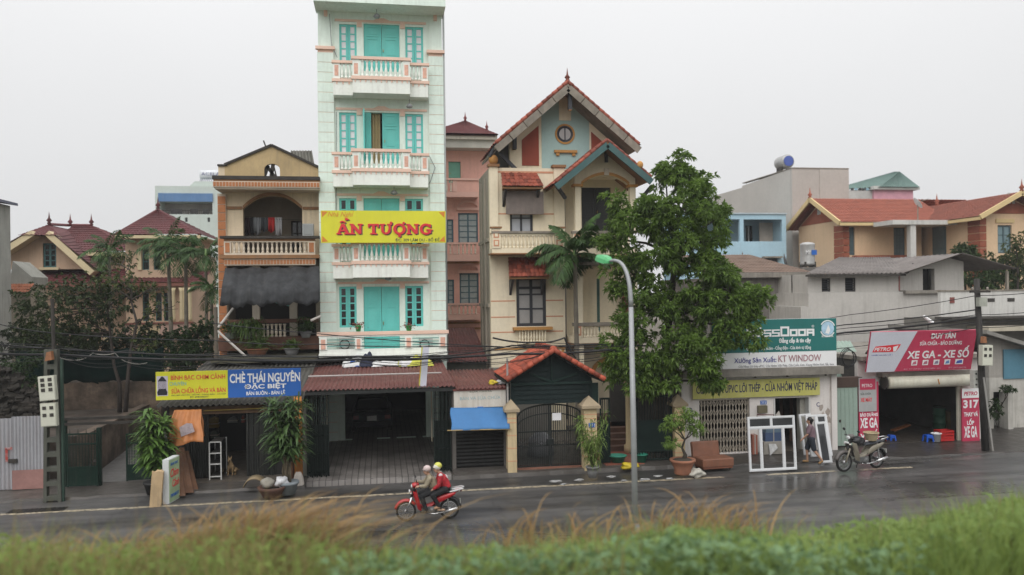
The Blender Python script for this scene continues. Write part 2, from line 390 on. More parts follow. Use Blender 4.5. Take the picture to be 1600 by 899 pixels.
def palm(name,label,base,h,crown_len,nfr,lean=(0,0),trunk_r=.09,group=None,lm=None,spear=True,lw=.045,seed=1,fullness=1.0):
 r=random.Random(seed);rg=np.random.default_rng(seed);t=thing(name,label,'palm tree',base,group);b=Vector(base)
 top=b+Vector((lean[0],lean[1],h));mb=MB();pts=[b.lerp(top,i/10)+Vector((lean[0]*.12*math.sin(i*.31),0,0))for i in range(11)]
 mb.tube(pts,[trunk_r*(1.25-.05*i+(.06 if i%2 else 0))for i in range(11)],10)
 mb.build('trunk',M('palm_trunk',(.16,.14,.11),.85,.35,3,bump=.5,bscale=14),t,True)
 cs=MB().tube([top-Vector((0,0,.05)),top+Vector((0,0,crown_len*.35))],[trunk_r*1.1,trunk_r*.5],8);cs.build('crown_shaft',M('palm_shaft',(.12,.2,.06),.5),t,True)
 for k in range(nfr):
  az=2*math.pi*k/nfr+r.uniform(-.25,.25);el=R_([72,50,30,10,-8,40][k%6]+r.uniform(-10,10));L=crown_len*r.uniform(.85,1.1)
  d=Vector((math.cos(az)*math.cos(el),math.sin(az)*math.cos(el),math.sin(el)));p=top+Vector((0,0,trunk_r*2));spine=[p.copy()];N=12
  for i in range(N):
   p=p+d*(L/N);spine.append(p.copy());d=(d+Vector((0,0,-.115-.05*(i/N)))).normalized()
  fm=MB().tube(spine,[.022*(1-i/(N+2))+.004 for i in range(N+1)],4);vs=[];fs=[]
  nl=int(26*fullness)
  for i in range(nl):
   s=.12+.88*i/(nl-1);q=s*N;j=min(int(q),N-1);pp=spine[j].lerp(spine[j+1],q-j);dd=(spine[j+1]-spine[j]).normalized()
   side=dd.cross(Vector((0,0,1)));side=side.normalized()if side.length>.1 else Vector((1,0,0));ll=L*.36*math.sin(math.pi*min(.97,.18+s*.8))**.7
   for sg in(-1,1):
    ld=(dd*.65+side*sg*.8+Vector((r.uniform(-.12,.12),r.uniform(-.12,.12),-.1+r.uniform(-.15,.15)))).normalized()
    m_=pp+ld*ll*.5;e=pp+ld*ll+Vector((0,0,-ll*.38));wv=dd*lw;o=len(vs)
    vs+=[pp,m_+wv*.7,e,m_-wv*.7];fs.append((o,o+1,o+2,o+3))
  fm.add(vs,fs);fm.build('frond',lm or leafmat('palm_leaf',(.022,.05,.014),(.06,.12,.03),1.5),t)
 return t
# ================================================================== the setting
def asphalt():
 m=bpy.data.materials.new('wet_asphalt');m.use_nodes=True;t=m.node_tree;N=t.nodes;L=t.links;bs=N['Principled BSDF']
 g=N.new('ShaderNodeNewGeometry')
 def noise(sc,det=5,sx=1.0):
  mp=N.new('ShaderNodeMapping');mp.inputs['Scale'].default_value=(sx,1,1);L.new(g.outputs['Position'],mp.inputs[0])
  n=N.new('ShaderNodeTexNoise');n.inputs['Scale'].default_value=sc;n.inputs['Detail'].default_value=det;n.inputs['Roughness'].default_value=.65;L.new(mp.outputs[0],n.inputs['Vector']);return n.outputs[0]
 def rng(s,a,b,lo,hi):
  r=N.new('ShaderNodeMapRange');r.inputs[1].default_value=a;r.inputs[2].default_value=b;r.inputs[3].default_value=lo;r.inputs[4].default_value=hi;L.new(s,r.inputs[0]);return r.outputs[0]
 r=N.new('ShaderNodeValToRGB');e=r.color_ramp.elements;e[0].position=.3;e[0].color=(.04,.038,.037,1);e[1].position=.7;e[1].color=(.11,.105,.10,1)
 L.new(noise(.8,8,.5),r.inputs[0])
 sp=N.new('ShaderNodeTexNoise');sp.inputs['Scale'].default_value=60;L.new(g.outputs['Position'],sp.inputs['Vector'])
 x=N.new('ShaderNodeMix');x.data_type='RGBA';x.blend_type='MULTIPLY';x.inputs[0].default_value=.5;L.new(r.outputs[0],x.inputs[6]);L.new(sp.outputs[0],x.inputs[7])
 mp2=N.new('ShaderNodeMapping');mp2.inputs['Scale'].default_value=(.06,1.6,1);L.new(g.outputs['Position'],mp2.inputs[0]);tk=N.new('ShaderNodeTexNoise');tk.inputs['Scale'].default_value=1.0;tk.inputs['Detail'].default_value=5;L.new(mp2.outputs[0],tk.inputs['Vector'])
 x2=N.new('ShaderNodeMix');x2.data_type='RGBA';x2.blend_type='MULTIPLY';x2.inputs[0].default_value=1;L.new(x.outputs[2],x2.inputs[6]);L.new(rng(tk.outputs[0],.35,.65,.6,1.35),x2.inputs[7])
 vo=N.new('ShaderNodeTexVoronoi');vo.feature='DISTANCE_TO_EDGE';vo.inputs['Scale'].default_value=.42;wv=N.new('ShaderNodeVectorMath');wv.operation='ADD';wn=N.new('ShaderNodeTexNoise');wn.inputs['Scale'].default_value=1.7;wn.inputs['Detail'].default_value=6;L.new(g.outputs['Position'],wn.inputs['Vector']);L.new(g.outputs['Position'],wv.inputs[0]);L.new(wn.outputs['Color'],wv.inputs[1]);L.new(wv.outputs[0],vo.inputs['Vector'])
 x3=N.new('ShaderNodeMix');x3.data_type='RGBA';x3.blend_type='MULTIPLY';x3.inputs[0].default_value=1;L.new(x2.outputs[2],x3.inputs[6]);L.new(rng(vo.outputs['Distance'],.0,.012,.45,1.0),x3.inputs[7])
 L.new(x3.outputs[2],bs.inputs['Base Color'])
 L.new(rng(noise(.28,6,.35),.40,.60,.22,.6),bs.inputs['Roughness']);bs.inputs['Specular IOR Level'].default_value=.5
 b=N.new('ShaderNodeBump');b.inputs['Distance'].default_value=.02;L.new(rng(noise(.28,6,.35),.45,.62,.05,.35),b.inputs['Strength']);L.new(noise(38,3),b.inputs['Height']);L.new(b.outputs[0],bs.inputs['Normal'])
 return m
def worn_paint(name,col,under,lo=.46,hi=.58,sc=7):
 m=bpy.data.materials.new(name);m.use_nodes=True;t=m.node_tree;N=t.nodes;L=t.links;bs=N['Principled BSDF'];g=N.new('ShaderNodeNewGeometry')
 n=N.new('ShaderNodeTexNoise');n.inputs['Scale'].default_value=sc;n.inputs['Detail'].default_value=7;n.inputs['Roughness'].default_value=.75;L.new(g.outputs['Position'],n.inputs['Vector'])
 r=N.new('ShaderNodeValToRGB');e=r.color_ramp.elements;e[0].position=lo;e[0].color=(*col,1);e[1].position=hi;e[1].color=(*under,1);L.new(n.outputs[0],r.inputs[0]);L.new(r.outputs[0],bs.inputs['Base Color'])
 bs.inputs['Roughness'].default_value=.4;return m
def brick_grid(name,c1,c2,mortar,bw,bh,scale=1.0,rough=.6,offset=0.0,plane='xy',ms=.012,bump=.4):
 if name in MATS:return MATS[name]
 m=bpy.data.materials.new(name);m.use_nodes=True;t=m.node_tree;N=t.nodes;L=t.links;bs=N['Principled BSDF'];bs.inputs['Roughness'].default_value=rough
 g=N.new('ShaderNodeNewGeometry');s=N.new('ShaderNodeSeparateXYZ');L.new(g.outputs['Position'],s.inputs[0]);c=N.new('ShaderNodeCombineXYZ')
 L.new(s.outputs['X'],c.inputs[0]);L.new(s.outputs['Y' if plane=='xy' else 'Z'],c.inputs[1])
 if plane=='yz':L.new(s.outputs['Y'],c.inputs[0])
 b=N.new('ShaderNodeTexBrick');b.inputs['Scale'].default_value=scale;b.inputs['Brick Width'].default_value=bw;b.inputs['Row Height'].default_value=bh;b.inputs['Mortar Size'].default_value=ms
 b.offset=offset;b.inputs['Color1'].default_value=(*c1,1);b.inputs['Color2'].default_value=(*c2,1);b.inputs['Mortar'].default_value=(*mortar,1);L.new(c.outputs[0],b.inputs['Vector'])
 n=N.new('ShaderNodeTexNoise');n.inputs['Scale'].default_value=1.1;n.inputs['Detail'].default_value=7;L.new(g.outputs['Position'],n.inputs['Vector'])
 rr=N.new('ShaderNodeMapRange');rr.inputs[1].default_value=.3;rr.inputs[2].default_value=.7;rr.inputs[3].default_value=.55;rr.inputs[4].default_value=1.15;L.new(n.outputs[0],rr.inputs[0])
 x=N.new('ShaderNodeMix');x.data_type='RGBA';x.blend_type='MULTIPLY';x.inputs[0].default_value=1;L.new(b.outputs['Color'],x.inputs[6]);L.new(rr.outputs[0],x.inputs[7]);L.new(x.outputs[2],bs.inputs['Base Color'])
 bp=N.new('ShaderNodeBump');bp.inputs['Strength'].default_value=bump;bp.inputs['Distance'].default_value=.02;bp.invert=True;L.new(b.outputs['Fac'],bp.inputs['Height']);L.new(bp.outputs[0],bs.inputs['Normal'])
 MATS[name]=m;return m
m_asph=asphalt()
m_soil=M('soil',(.11,.09,.065),.9,.4,.9,base_dirt=.5,bump=.6,bscale=8)
m_conc=M('pavement_concrete',(.085,.076,.068),.4,.35,.7,base_dirt=.7,dirt=(.035,.03,.026),bump=.25,bscale=22)
g=MB();N_=60
g.add([(-900,-700,-.06),(900,-700,-.06),(900,1500,-.06),(-900,1500,-.06)],[(0,1,2,3)])
struct(g.build('ground',m_soil))
road=struct(MB().box(-150,150,17.2,25.75,-.05,0).build('road',m_asph))
m_line=worn_paint('road_paint',(.40,.34,.24),(.06,.054,.05),.47,.6)
for(ua,ub)in((-700,640),(703,1128),(1196,1302),(1340,1420)):
 xa,xb=G(ua,805-.0537*ua).x,G(ub,805-.0537*ub).x
 mb=MB();n=max(2,int((xb-xa)/.5));vs=[]
 for i in range(n+1):
  x=xa+(xb-xa)*i/n;wv=.012*math.sin(x*2.7)
  vs+=[(x,24.20+wv,.004),(x,24.39+wv*.6,.004)]
 mb.add(vs,[(2*i,2*i+2,2*i+3,2*i+1)for i in range(n)]);mb.build('painted_line',m_line,road)
# drain grate in the shoulder at the left
gr=G(58,798);gm=MB().box(gr.x-.75,gr.x+.75,gr.y-.2,gr.y+.22,.004,.012)
drain=gm.build('drain_grate',M('cast_iron',(.02,.018,.016),.5,.4,6,metal=.4),road)
for i in range(12):MB().box(gr.x-.7+i*.12,gr.x-.65+i*.12,gr.y-.17,gr.y+.19,.012,.022).build('bar',MATS['cast_iron'],drain)
# pavement strip with an uneven broken edge, and the raised house plots behind it
def strip(name,x0,x1,y0,y1,z0,z1,mat,jit=.06,step=.45):
 mb=MB();n=max(2,int((x1-x0)/step));vs=[]
 for i in range(n+1):
  x=x0+(x1-x0)*i/n;y=y0+rnd.uniform(-jit,jit);z=z1+rnd.uniform(-.012,.012)
  vs+=[(x,y-.05,z0-.05),(x,y,z),(x,y1,z1)]
 fs=[]
 for i in range(n):a=3*i;fs+=[(a,a+3,a+4,a+1),(a+1,a+4,a+5,a+2)]
 return struct(mb.add(vs,fs).build(name,mat))
strip('pavement',-60,XU(478,755,26.0),25.7,60,0,.07,m_conc,.08)
strip('pavement',XU(706,755,26.0),XU(942,745,26),25.85,60,0,.11,m_conc,.07)
strip('pavement',XU(942,745,26),XU(1062,735,26),25.9,60,0,.09,m_conc,.12)
strip('pavement',XU(1062,735,26),70,25.7,60,0,.045,M('dark_wet_concrete',(.05,.044,.04),.35,.4,.6,base_dirt=.6,dirt=(.026,.023,.02),bump=.25,bscale=22),.1)
m_fore=brick_grid('forecourt_tiles',(.23,.21,.195),(.19,.172,.16),(.07,.064,.06),.2,.2,1,.5,0,'xy',.014)
strip('forecourt',XU(478,755,26.0),XU(706,755,26.0),25.95,41,0,.13,m_fore,.05,.25)
# railway embankment on the near side
def bank_z(x,y):
 k=.10*math.sin(x*.9+.5)+.07*math.sin(x*2.3)
 if y<9.6:return 2.55+.02*(y-9)+k+(.012*max(0,x-1))*3
 t=min(1,(y-9.6)/3.4);s=t*t*(3-2*t)
 return(2.56+k+.036*max(0,x-1))*(1-s)+.02*s
mb=MB();xs=np.linspace(-60,60,160);ys=[-40,-5,0,3,5,6,7,8,8.8,9.6,10.2,10.8,11.4,12,12.6,13.2,14.5,16,17.35];nx_=len(xs)
mb.add([(x,y,bank_z(x,y))for y in ys for x in xs],[(j*nx_+i,j*nx_+i+1,(j+1)*nx_+i+1,(j+1)*nx_+i)for j in range(len(ys)-1)for i in range(nx_-1)])
struct(mb.build('embankment',M('bank_soil',(.07,.075,.03),.95,.5,1.5,bump=.8,bscale=6),None,True))
# ================================================================== the tall mint guesthouse
m_mint=M('mint_paint',(.74,.85,.77),.7,.08,.5,streak=.42,dirt=(.42,.47,.40),bump=.08)
m_mintw=M('mint_white_trim',(.82,.85,.79),.7,.06,.6,streak=.32,dirt=(.45,.42,.38),bump=.05)
m_peach=M('peach_trim',(.78,.55,.44),.7,.1,1.5,bump=.05)
m_peach2=M('peach_inset',(.74,.43,.33),.8,.25,9,bump=.5,bscale=60)
m_turq=M('turquoise_paint',(.13,.55,.50),.5,.1,1.3,streak=.15,dirt=(.22,.45,.4),bump=.05)
m_dglass=glass('dark_glass',(.012,.014,.014));m_pglass=M('curtained_glass',(.72,.70,.72),.15,.15,2.0,bump=.02,fine=0)
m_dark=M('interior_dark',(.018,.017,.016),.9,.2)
YH=33.0
def hotel():
 x0,x1=XU(499,300,YH),XU(694,300,YH);ztop=ZV(595,-6,YH);bay0,bay1=XU(524,300,YH),XU(671,300,YH)
 t=thing('guesthouse','tall narrow mint green guesthouse with turquoise shutters and four balconies','building',((x0+x1)/2,YH,0))
 rows=[(38,96),(176,240),(310,384),(448,550)]
 holes=[];wz=[]
 for k,(va,vb)in enumerate(rows):
  bot={0:102,1:244,2:388,3:512}[k];wz.append((ZV(543,bot,YH),ZV(543,va,YH),ZV(597,{0:112,1:256,2:400,3:551}[k],YH),ZV(597,va,YH)))
  for(a,b)in((530,557),(633,661)):holes.append((XU(a,va,YH),XU(b,va,YH),wz[k][0],wz[k][1]))
  holes.append((XU(568,va,YH),XU(624,va,YH),wz[k][2],wz[k][3]))
 g0=(XU(539,650,YH),XU(666,650,YH),.13,ZV(600,612,YH));holes.append(g0)
 MB().wall(x0+.02,x1-.02,0.0,ztop,YH,YH+.3,holes).build('front_wall',m_mint,t)
 b=MB();b.box(x0+.02,x0+.25,YH+.3,45,0,ztop).box(x1-.25,x1-.02,YH+.3,45,0,ztop).box(x0+.25,x1-.25,44.7,45,0,ztop).box(x0+.25,x1-.25,YH+.3,44.7,ztop-.2,ztop);b.build('side_wall',m_mint,t)
 for k in range(4):
  z=wz[k][2]-.16;MB().box(x0+.25,x1-.25,YH+.3,44.7,z-.2,z).build('floor_slab',m_mintw,t)
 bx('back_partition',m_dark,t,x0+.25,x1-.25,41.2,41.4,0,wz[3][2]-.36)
 for k in range(3):
  bx('room_partition',M('room_wall',(.3,.3,.27),.9),t,x0+.25,x1-.25,36.5,36.6,wz[k][2]-.16,wz[k][3]+.4)
 bx('room_partition',MATS['room_wall'],t,x0+.25,x1-.25,36.5,36.6,wz[3][2]-.16,wz[3][3]+.4)
 zf=ZV(595,560,YH);crs=15*4
 for(ua,ub,sgn)in((498.5,524,0),(671.5,694.5,1)):
  xa,xb=XU(ua,300,YH),XU(ub,300,YH);ztp=ZV(595,82,YH);z=.1;h=(ztp-zf)/31.0
  back=MB().box(xa+.02,xb-.02,YH-.10,YH,0,ztp).build('pilaster',m_peach,t)
  bm=mesh_of(MB().box(0,xb-xa,-.112,-.10,0,h-.022),'course',m_mint)
  n=0
  while z<ztp-h*.5:
   inst(bm,'course',back,(xa,YH,z));z+=h;n+=1
  bx('cap',m_peach,back,xa-.06,xb+.06,YH-.2,YH,ztp,ztp+.12)
  bx('upper_pier',m_mint,t,xa+.05,xb-.04,YH-.05,YH,ztp+.12,ztop)
  cx=xa+.35 if sgn==0 else xb-.3
  MB().prismx([(YH-.05,ztop-.55),(YH-.3,ztop-.55+.18),(YH-.36,ztop+.02),(YH-.05,ztop+.02)],cx-.1,cx+.1).build('bracket',m_peach,t)
  MB().prismx([(YH-.05,ztop-.95),(YH-.12,ztop-.93),(YH-.14,ztop-.55),(YH-.05,ztop-.55)],cx-.07,cx+.07).build('bracket',m_peach,t)
 ys=31.9;zs=ZV(595,6,ys)
 MB().prismx([(ys,zs),(ys,zs+.75),(YH+.4,zs+.75),(YH+.4,zs+.02),(YH,zs-.02)],x0-.06,x1+.06).build('roof_slab',m_mint,t)
 for k,(va,vb)in enumerate(rows):
  zb,zt,db,dt=wz[k]
  gm=m_pglass if k<2 else m_dglass
  for(a,b_)in((530,557),(633,661)):
   xa,xb=XU(a,va,YH),XU(b_,va,YH)
   for j in range(2):
    xm=(xa+xb)/2;p,q=(xa,xm-.005)if j==0 else(xm+.005,xb)
    window(t,p,q,zb,zt,YH+.05,m_turq,gm,1,5,.085,.05,.06,'window')
  xa,xb=XU(568,va,YH),XU(624,va,YH)
  rws=((.04,.26),(.3,.7),(.74,.96))
  if k==1:
   xm=(xa+xb)/2;panel_door(t,xm+.02,xb,db,dt,YH+.06,m_turq,1,rws)
   d2=MB().box(xa,xa+.05,YH-.62,YH+.05,db,dt).build('door_leaf',m_turq,t)
   lf=MB().box(xa+.06,xa+.30,YH+.045,YH+.1,db,dt).build('door_leaf',m_turq,t)
   cu=MB();vs=[];n=14
   for i in range(n+1):
    x=xa+.32+.36*i/n
    for z in(db,dt-.02):vs.append((x,YH+.22+.04*math.sin(i*1.9),z))
   cu.add(vs,[(2*i,2*i+2,2*i+3,2*i+1)for i in range(n)]);cu.build('curtain',M('gold_curtain',(.45,.36,.2),.8),t)
  else:panel_door(t,xa,xb,db,dt,YH+.05,m_turq,2,rws)
  zt2=zt+.1;b=MB().box(bay0+.06,bay1-.06,YH-.04,YH-.002,zt2,zt2+.09);b.build('trim_strip',m_peach,t)
  for uu in(561.5,629):cxx=XU(uu,va,YH);bx('keystone',m_peach,t,cxx-.1,cxx+.1,YH-.05,YH-.002,zt2-.2,zt2-.002)
  cxx=XU(596,va,YH);MB().prism([(cxx-.32,zt2+.09),(cxx+.32,zt2+.09),(cxx+.12,zt2+.18),(cxx-.12,zt2+.18)],YH-.05,YH-.003).build('crest',m_peach,t)
  lx=XU([589,640,616,607][k],va,YH-.5);lz=ZV(600,[27,166,302,436][k],YH-.5)
  lp=MB().lathe([(.03,.12),(.1,.1),(.14,.0),(.10,-.05),(.02,-.07)][::-1],(lx,YH-.5,lz),10).build('porch_lamp',M('lamp_grey',(.25,.26,.26),.3),t,True)
  MB().tube([(lx,YH-.5,lz+.1),(lx,YH-.5,lz+.3)],.015,6).build('stem',MATS['lamp_grey'],lp)
 yc,ysd=32.05,32.4
 for k,dv in enumerate((0,143.5,287.5)):
  def z(v):return ZV(597,v+dv,yc)
  L0,L1=XU(520.5,120+dv,ysd),XU(669,120+dv,ysd);C0,C1=XU(551,120+dv,yc),XU(640.5,120+dv,yc)
  bal=bx('balcony',m_mintw,t,C0,C1,yc,YH-.003,z(146),z(125))
  for a,b_ in((L0,C0-.004),(C1+.004,L1)):bx('balcony_wing',m_mintw,bal,a,b_,ysd,YH-.003,z(147),z(125.5))
  def ledge(a,b_,y,v0,v1,ov=.05):bx('ledge',m_peach,bal,a-ov,b_+ov,y-ov,y+.16,z(v1),z(v0))
  ledge(C0,C1,yc,120,125.2);ledge(C0,C1,yc,89.5,94)
  ledge(L0,C0-.06,ysd,121.5,126);ledge(C1+.06,L1,ysd,121.5,126);ledge(L0,C0-.06,ysd,93,97);ledge(C1+.06,L1,ysd,93,97)
  bx('floor_slab',m_mintw,bal,L0+.02,L1-.02,ysd+.12,YH-.004,z(125.3),z(123))
  dm=mesh_of(MB().prism([(-.035,0),(.035,0),(.035,-.05),(0,-.12),(-.035,-.05)],-.02,0),'dentil',m_peach)
  for i in range(11):inst(dm,'dentil',bal,(C0+(C1-C0)*(i+.5)/11,yc-.003,z(125.3)))
  for s0,s1 in((L0,C0),(C1,L1)):
   for i in range(3):inst(dm,'dentil',bal,(s0+(s1-s0)*(i+.6)/3.2,ysd-.003,z(126.2)))
  pw=.27;zt,zl=z(94),z(120)
  for px,y in((C0,yc),(C1-pw,yc),(L0,ysd),(L1-pw,ysd)):
   p=bx('post',m_mintw,bal,px,px+pw,y,y+.14,z(125.3 if y>yc else 120)if y==yc else z(121.5),z(97)if y>yc else zt)
   bx('inset',m_peach2,p,px+.06,px+pw-.06,y-.012,y+.002,zl+.08,zt-.16)
  for xr in(L0+.05,L1-.11):bx('side_rail',m_peach,bal,xr,xr+.08,ysd+.14,YH-.003,z(96.5),z(93.2));bx('side_panel',m_mintw,bal,xr,xr+.06,ysd+.14,YH-.003,z(121),z(105))
  balusters(bal,C0+pw+.02,C1-pw-.02,zl,zt,yc+.07,9,m_mintw,.135)
  balusters(bal,L0+pw,C0-.03,zl,zt-.06,ysd+.07,3,m_mintw,.135);balusters(bal,C1+.03,L1-pw,zl,zt-.06,ysd+.07,3,m_mintw,.135)
 yt=31.75;X0,X1=XU(498,540,yt),XU(699,540,yt)
 def z(v):return ZV(598,v,yt)
 ter=bx('terrace',m_mintw,t,X0,X1,yt,YH-.003,z(557),z(551))
 bx('terrace_kerb',m_mintw,ter,X0+.02,X1-.02,yt+.02,yt+.18,z(551),z(545))
 bx('top_rail',m_peach,ter,X0-.06,X1+.06,yt-.05,yt+.22,z(523),z(518))
 bx('under_rail',m_mintw,ter,X0,X1,yt,yt+.17,z(526),z(523))
 for a,b_ in((499,511),(555,565.5),(633,644.5),(686,698)):
  xa,xb=XU(a,535,yt),XU(b_,535,yt);p=bx('post',m_mintw,ter,xa,xb,yt-.02,yt+.2,z(545),z(526));bx('inset',m_peach2,p,xa+.06,xb-.06,yt-.035,yt-.018,z(544),z(529))
 for v in(530,535,540):
  MB().tube([(X0+.1,yt+.1,z(v)),(X1-.1,yt+.1,z(v))],.016,6).build('pipe_rail',M('teal_pipe',(.1,.35,.33),.4),ter)
 for v,nm in((543,'air_conditioner'),):
  pass
 MB().tube([(x1+.05,YH-.06,ztop),(x1+.05,YH-.06,3.2)],.045,8).build('downpipe',M('pvc_grey',(.35,.37,.36),.5),t,True)
 for pts in([(515,22),(518,70),(527,90)],[(526,175),(526,300),(527,420)],[(669,240),(680,262),(672,285),(664,295)]):MB().tube([W(u,v,YH-.16)for u,v in pts],.012,5).build('wall_cable',M('cable_grey',(.2,.2,.22),.6),t)
 return t,wz,g0,(x0,x1)
HT,HWZ,HG0,HXX=hotel()
# the lower terrace air conditioner units and pots
for(u0,u1,lab)in((530,553,'white air conditioner unit at the left end of the terrace'),(655,676,'white air conditioner unit at the right end of the terrace')):
 a,b_,c,d=RC(u0,528,u1,548,32.6);ac=thing('air_conditioner',lab,'air conditioner',((a+b_)/2,32.6,c),'terrace air conditioners')
 bx('casing',M('ac_white',(.55,.55,.52),.5),ac,a,b_,32.45,32.8,c,d)
 gr=MB();cx,cz=(a+b_)/2-.06,(c+d)/2;gr.lathe([(.2,0),(.2,.02),(.17,.02),(.17,0)],(cx,32.425,cz),16,'y',True);gr.build('fan_grille',m_dark,ac)
m_soilp=M('pot_soil',(.05,.04,.03),.95)
for i,(u,lab)in enumerate(((560,'small green pot of red flowers on the left of the terrace rail'),(639,'small green pot of red flowers on the right of the terrace rail'))):
 p=W(u,518,31.83);pt=thing('flower_pot',lab,'flower pot',p,'flower pots on the terrace rail')
 MB().lathe([(.085,0),(.12,.2),(.13,.2),(.13,.23),(.1,.23),(.09,.2)],tuple(p),12).build('pot',M('green_plastic',(.03,.38,.1),.4),pt,True)
 rg=np.random.default_rng(i);c=np.array(p)+[0,0,.24]+rg.normal(0,.09,(90,3))*[1.4,1,.6];v,f=leaf_arrays(c,rg.normal(0,1,(90,3))+[0,0,.6],.1,.05);npmesh('flowers',v,f,leafmat('pot_flower',(.12,.1,.04),(.35,.08,.08),20),pt)
# big yellow sign of the guesthouse
def pix_sign(name,label,cat,u0,v0,u1,v1,Y,dep,mat,group=None):
 x0,x1,z0,z1=RC(u0,v0,u1,v1,Y);s=thing(name,label,cat,((x0+x1)/2,Y,z0),group)
 b=MB().box(x0,x1,Y,Y+dep,z0,z1).build('board',mat,s)
 def box(a,va,b_,vb):q=RC(a,va,b_,vb,Y);return q
 return s,box,(x0,x1,z0,z1)
m_yel=M('sign_yellow',(.64,.62,.03),.45,.1,.9,streak=.12,dirt=(.45,.42,.1),bump=.15,bscale=2.5,fine=.0);m_red=M('sign_red',(.62,.03,.04),.45,.05,bump=0,fine=0);m_redsh=M('sign_shadow',(.12,.08,.08),.6,bump=0,fine=0)
m_orn=M('sign_orange',(.62,.22,.03),.5,bump=0,fine=0);m_ink=M('sign_ink',(.06,.08,.06),.6,bump=0,fine=0)
ys=31.7
hs_,hb,hx=pix_sign('guesthouse_sign','large yellow sign with red slab letters across the mint guesthouse','sign',501.5,329.5,696.5,379.5,ys,.12,m_yel)
for a in(.3,.7):
 x=hx[0]+(hx[1]-hx[0])*a;MB().box(x-.03,x+.03,ys+.12,32.3,hx[2]+.3,hx[2]+.36).build('bracket',M('steel',(.3,.3,.3),.4,metal=.6),hs_)
def slab_word(box,y,mat,parent):
 def st(x0,y0,x1,y1,w0):
  d=Vector((x1-x0,y1-y0));n=Vector((-d.y,d.x)).normalized()*w0/2;return[(x0-n.x,y0-n.y),(x1-n.x,y1-n.y),(x1+n.x,y1+n.y),(x0+n.x,y0+n.y)]
 def rc(a,b,c,d):return[(a,b),(c,b),(c,d),(a,d)]
 def arc(cx,cy,rx,ry,t0,t1,w0,n=16):
  o=[];i_=[]
  for k in range(n+1):
   t=R_(t0+(t1-t0)*k/n);o.append((cx+rx*math.cos(t),cy+ry*math.sin(t)));i_.append((cx+(rx-w0)*math.cos(t),cy+(ry-w0*.8)*math.sin(t)))
  return[[o[k],o[k+1],i_[k+1],i_[k]]for k in range(n)]
 def A(x):return[st(x+.16,.05,x+.52,.98,.2),st(x+.95,.05,x+.55,.98,.27),rc(x+.3,.28,x+.85,.42),rc(x-.02,0,x+.42,.13),rc(x+.66,0,x+1.16,.13)],1.12
 def N(x):return[rc(x+.1,.05,x+.32,.98),rc(x+.82,.05,x+1.02,.98),st(x+.18,.93,x+.9,.08,.26),rc(x,0,x+.44,.13),rc(x-.02,.88,x+.34,1),rc(x+.7,.88,x+1.14,1)],1.14
 def T(x):return[rc(x+.36,.05,x+.62,.95),rc(x,.83,x+.98,1),rc(x,.64,x+.15,.84),rc(x+.83,.64,x+.98,.84),rc(x+.2,0,x+.78,.13)],1.02
 def U(x):return[rc(x+.1,.4,x+.34,.97),rc(x+.76,.4,x+.96,.97),rc(x,.88,x+.46,1),rc(x+.64,.88,x+1.08,1),*arc(x+.53,.42,.43,.43,180,360,.24),*[[(x+1.0+.12*math.cos(R_(a)),1.08+.14*math.sin(R_(a)))for a in range(0,360,40)]]],1.14
 def O(x):return[*arc(x+.56,.5,.56,.54,0,360,.27,26),[(x+.95+.12*math.cos(R_(a)),1.07+.13*math.sin(R_(a)))for a in range(0,360,40)],[(x+.56+.15*math.cos(R_(a)),-.15+.1*math.sin(R_(a)))for a in range(0,360,40)]],1.14
 def Gl(x):return[*arc(x+.58,.5,.56,.54,35,325,.26,22),rc(x+.62,.36,x+1.16,.49),rc(x+.84,.1,x+1.06,.4),rc(x+.88,.66,x+1.04,.98)],1.18
 x=0;letters=[]
 for k,fn in enumerate((A,N,None,T,U,O,N,Gl)):
  if fn is None:x+=.42;continue
  ps,adv=fn(x);
  if k==0:ps+=[st(x+.3,1.12,x+.55,1.24,.13),st(x+.52,1.24,x+.78,1.1,.13),[(x+.78,1.3),(x+1.12,1.38),(x+.98,1.52),(x+.72,1.5)]]
  letters.append(ps);x+=adv+.04
 X0,X1,Z0,Z1=box;sx=(X1-X0)/x;sz=(Z1-Z0)
 for ps in letters:
  mb=MB();sh=MB()
  for j,p in enumerate(ps):
   mb.prism([(X0+a*sx,Z0+b*sz)for a,b in p],y-.03-.0011*(j%9),y);sh.prism([(X0+a*sx+.045,Z0+b*sz-.035)for a,b in p],y-.004-.0004*(j%9),y)
  o=mb.build('letter',mat,parent);sh.build('letter_shadow',m_redsh,o)
b=hb(526,350,676.5,366.5);slab_word((b[0],b[1],b[2],b[3]),ys-.002,m_red,hs_)
text('Nhà Nghỉ',hb(512,330.5,553,341),ys-.004,m_orn,hs_,.0,.35)
text('ĐC: 309 LÂM DU - BỒ ĐỀ',hb(618,370.5,687,377.5),ys-.004,m_ink,hs_,.01)
x0,x1,z0,z1=hx
for cx,cz,sx,sz in((x0,z0,1,1),(x1,z0,-1,1),(x0,z1,1,-1),(x1,z1,-1,-1)):
 cm=MB()
 for k,q in enumerate((.24,.15)):cm.prism([(cx+sx*(.03+.04*k),cz+sz*(.03+.04*k)),(cx+sx*(.03+q),cz+sz*.05),(cx+sx*.05,cz+sz*(.03+q))],ys-.004-.002*k,ys-.001)
 cm.build('corner_ornament',m_orn,hs_)
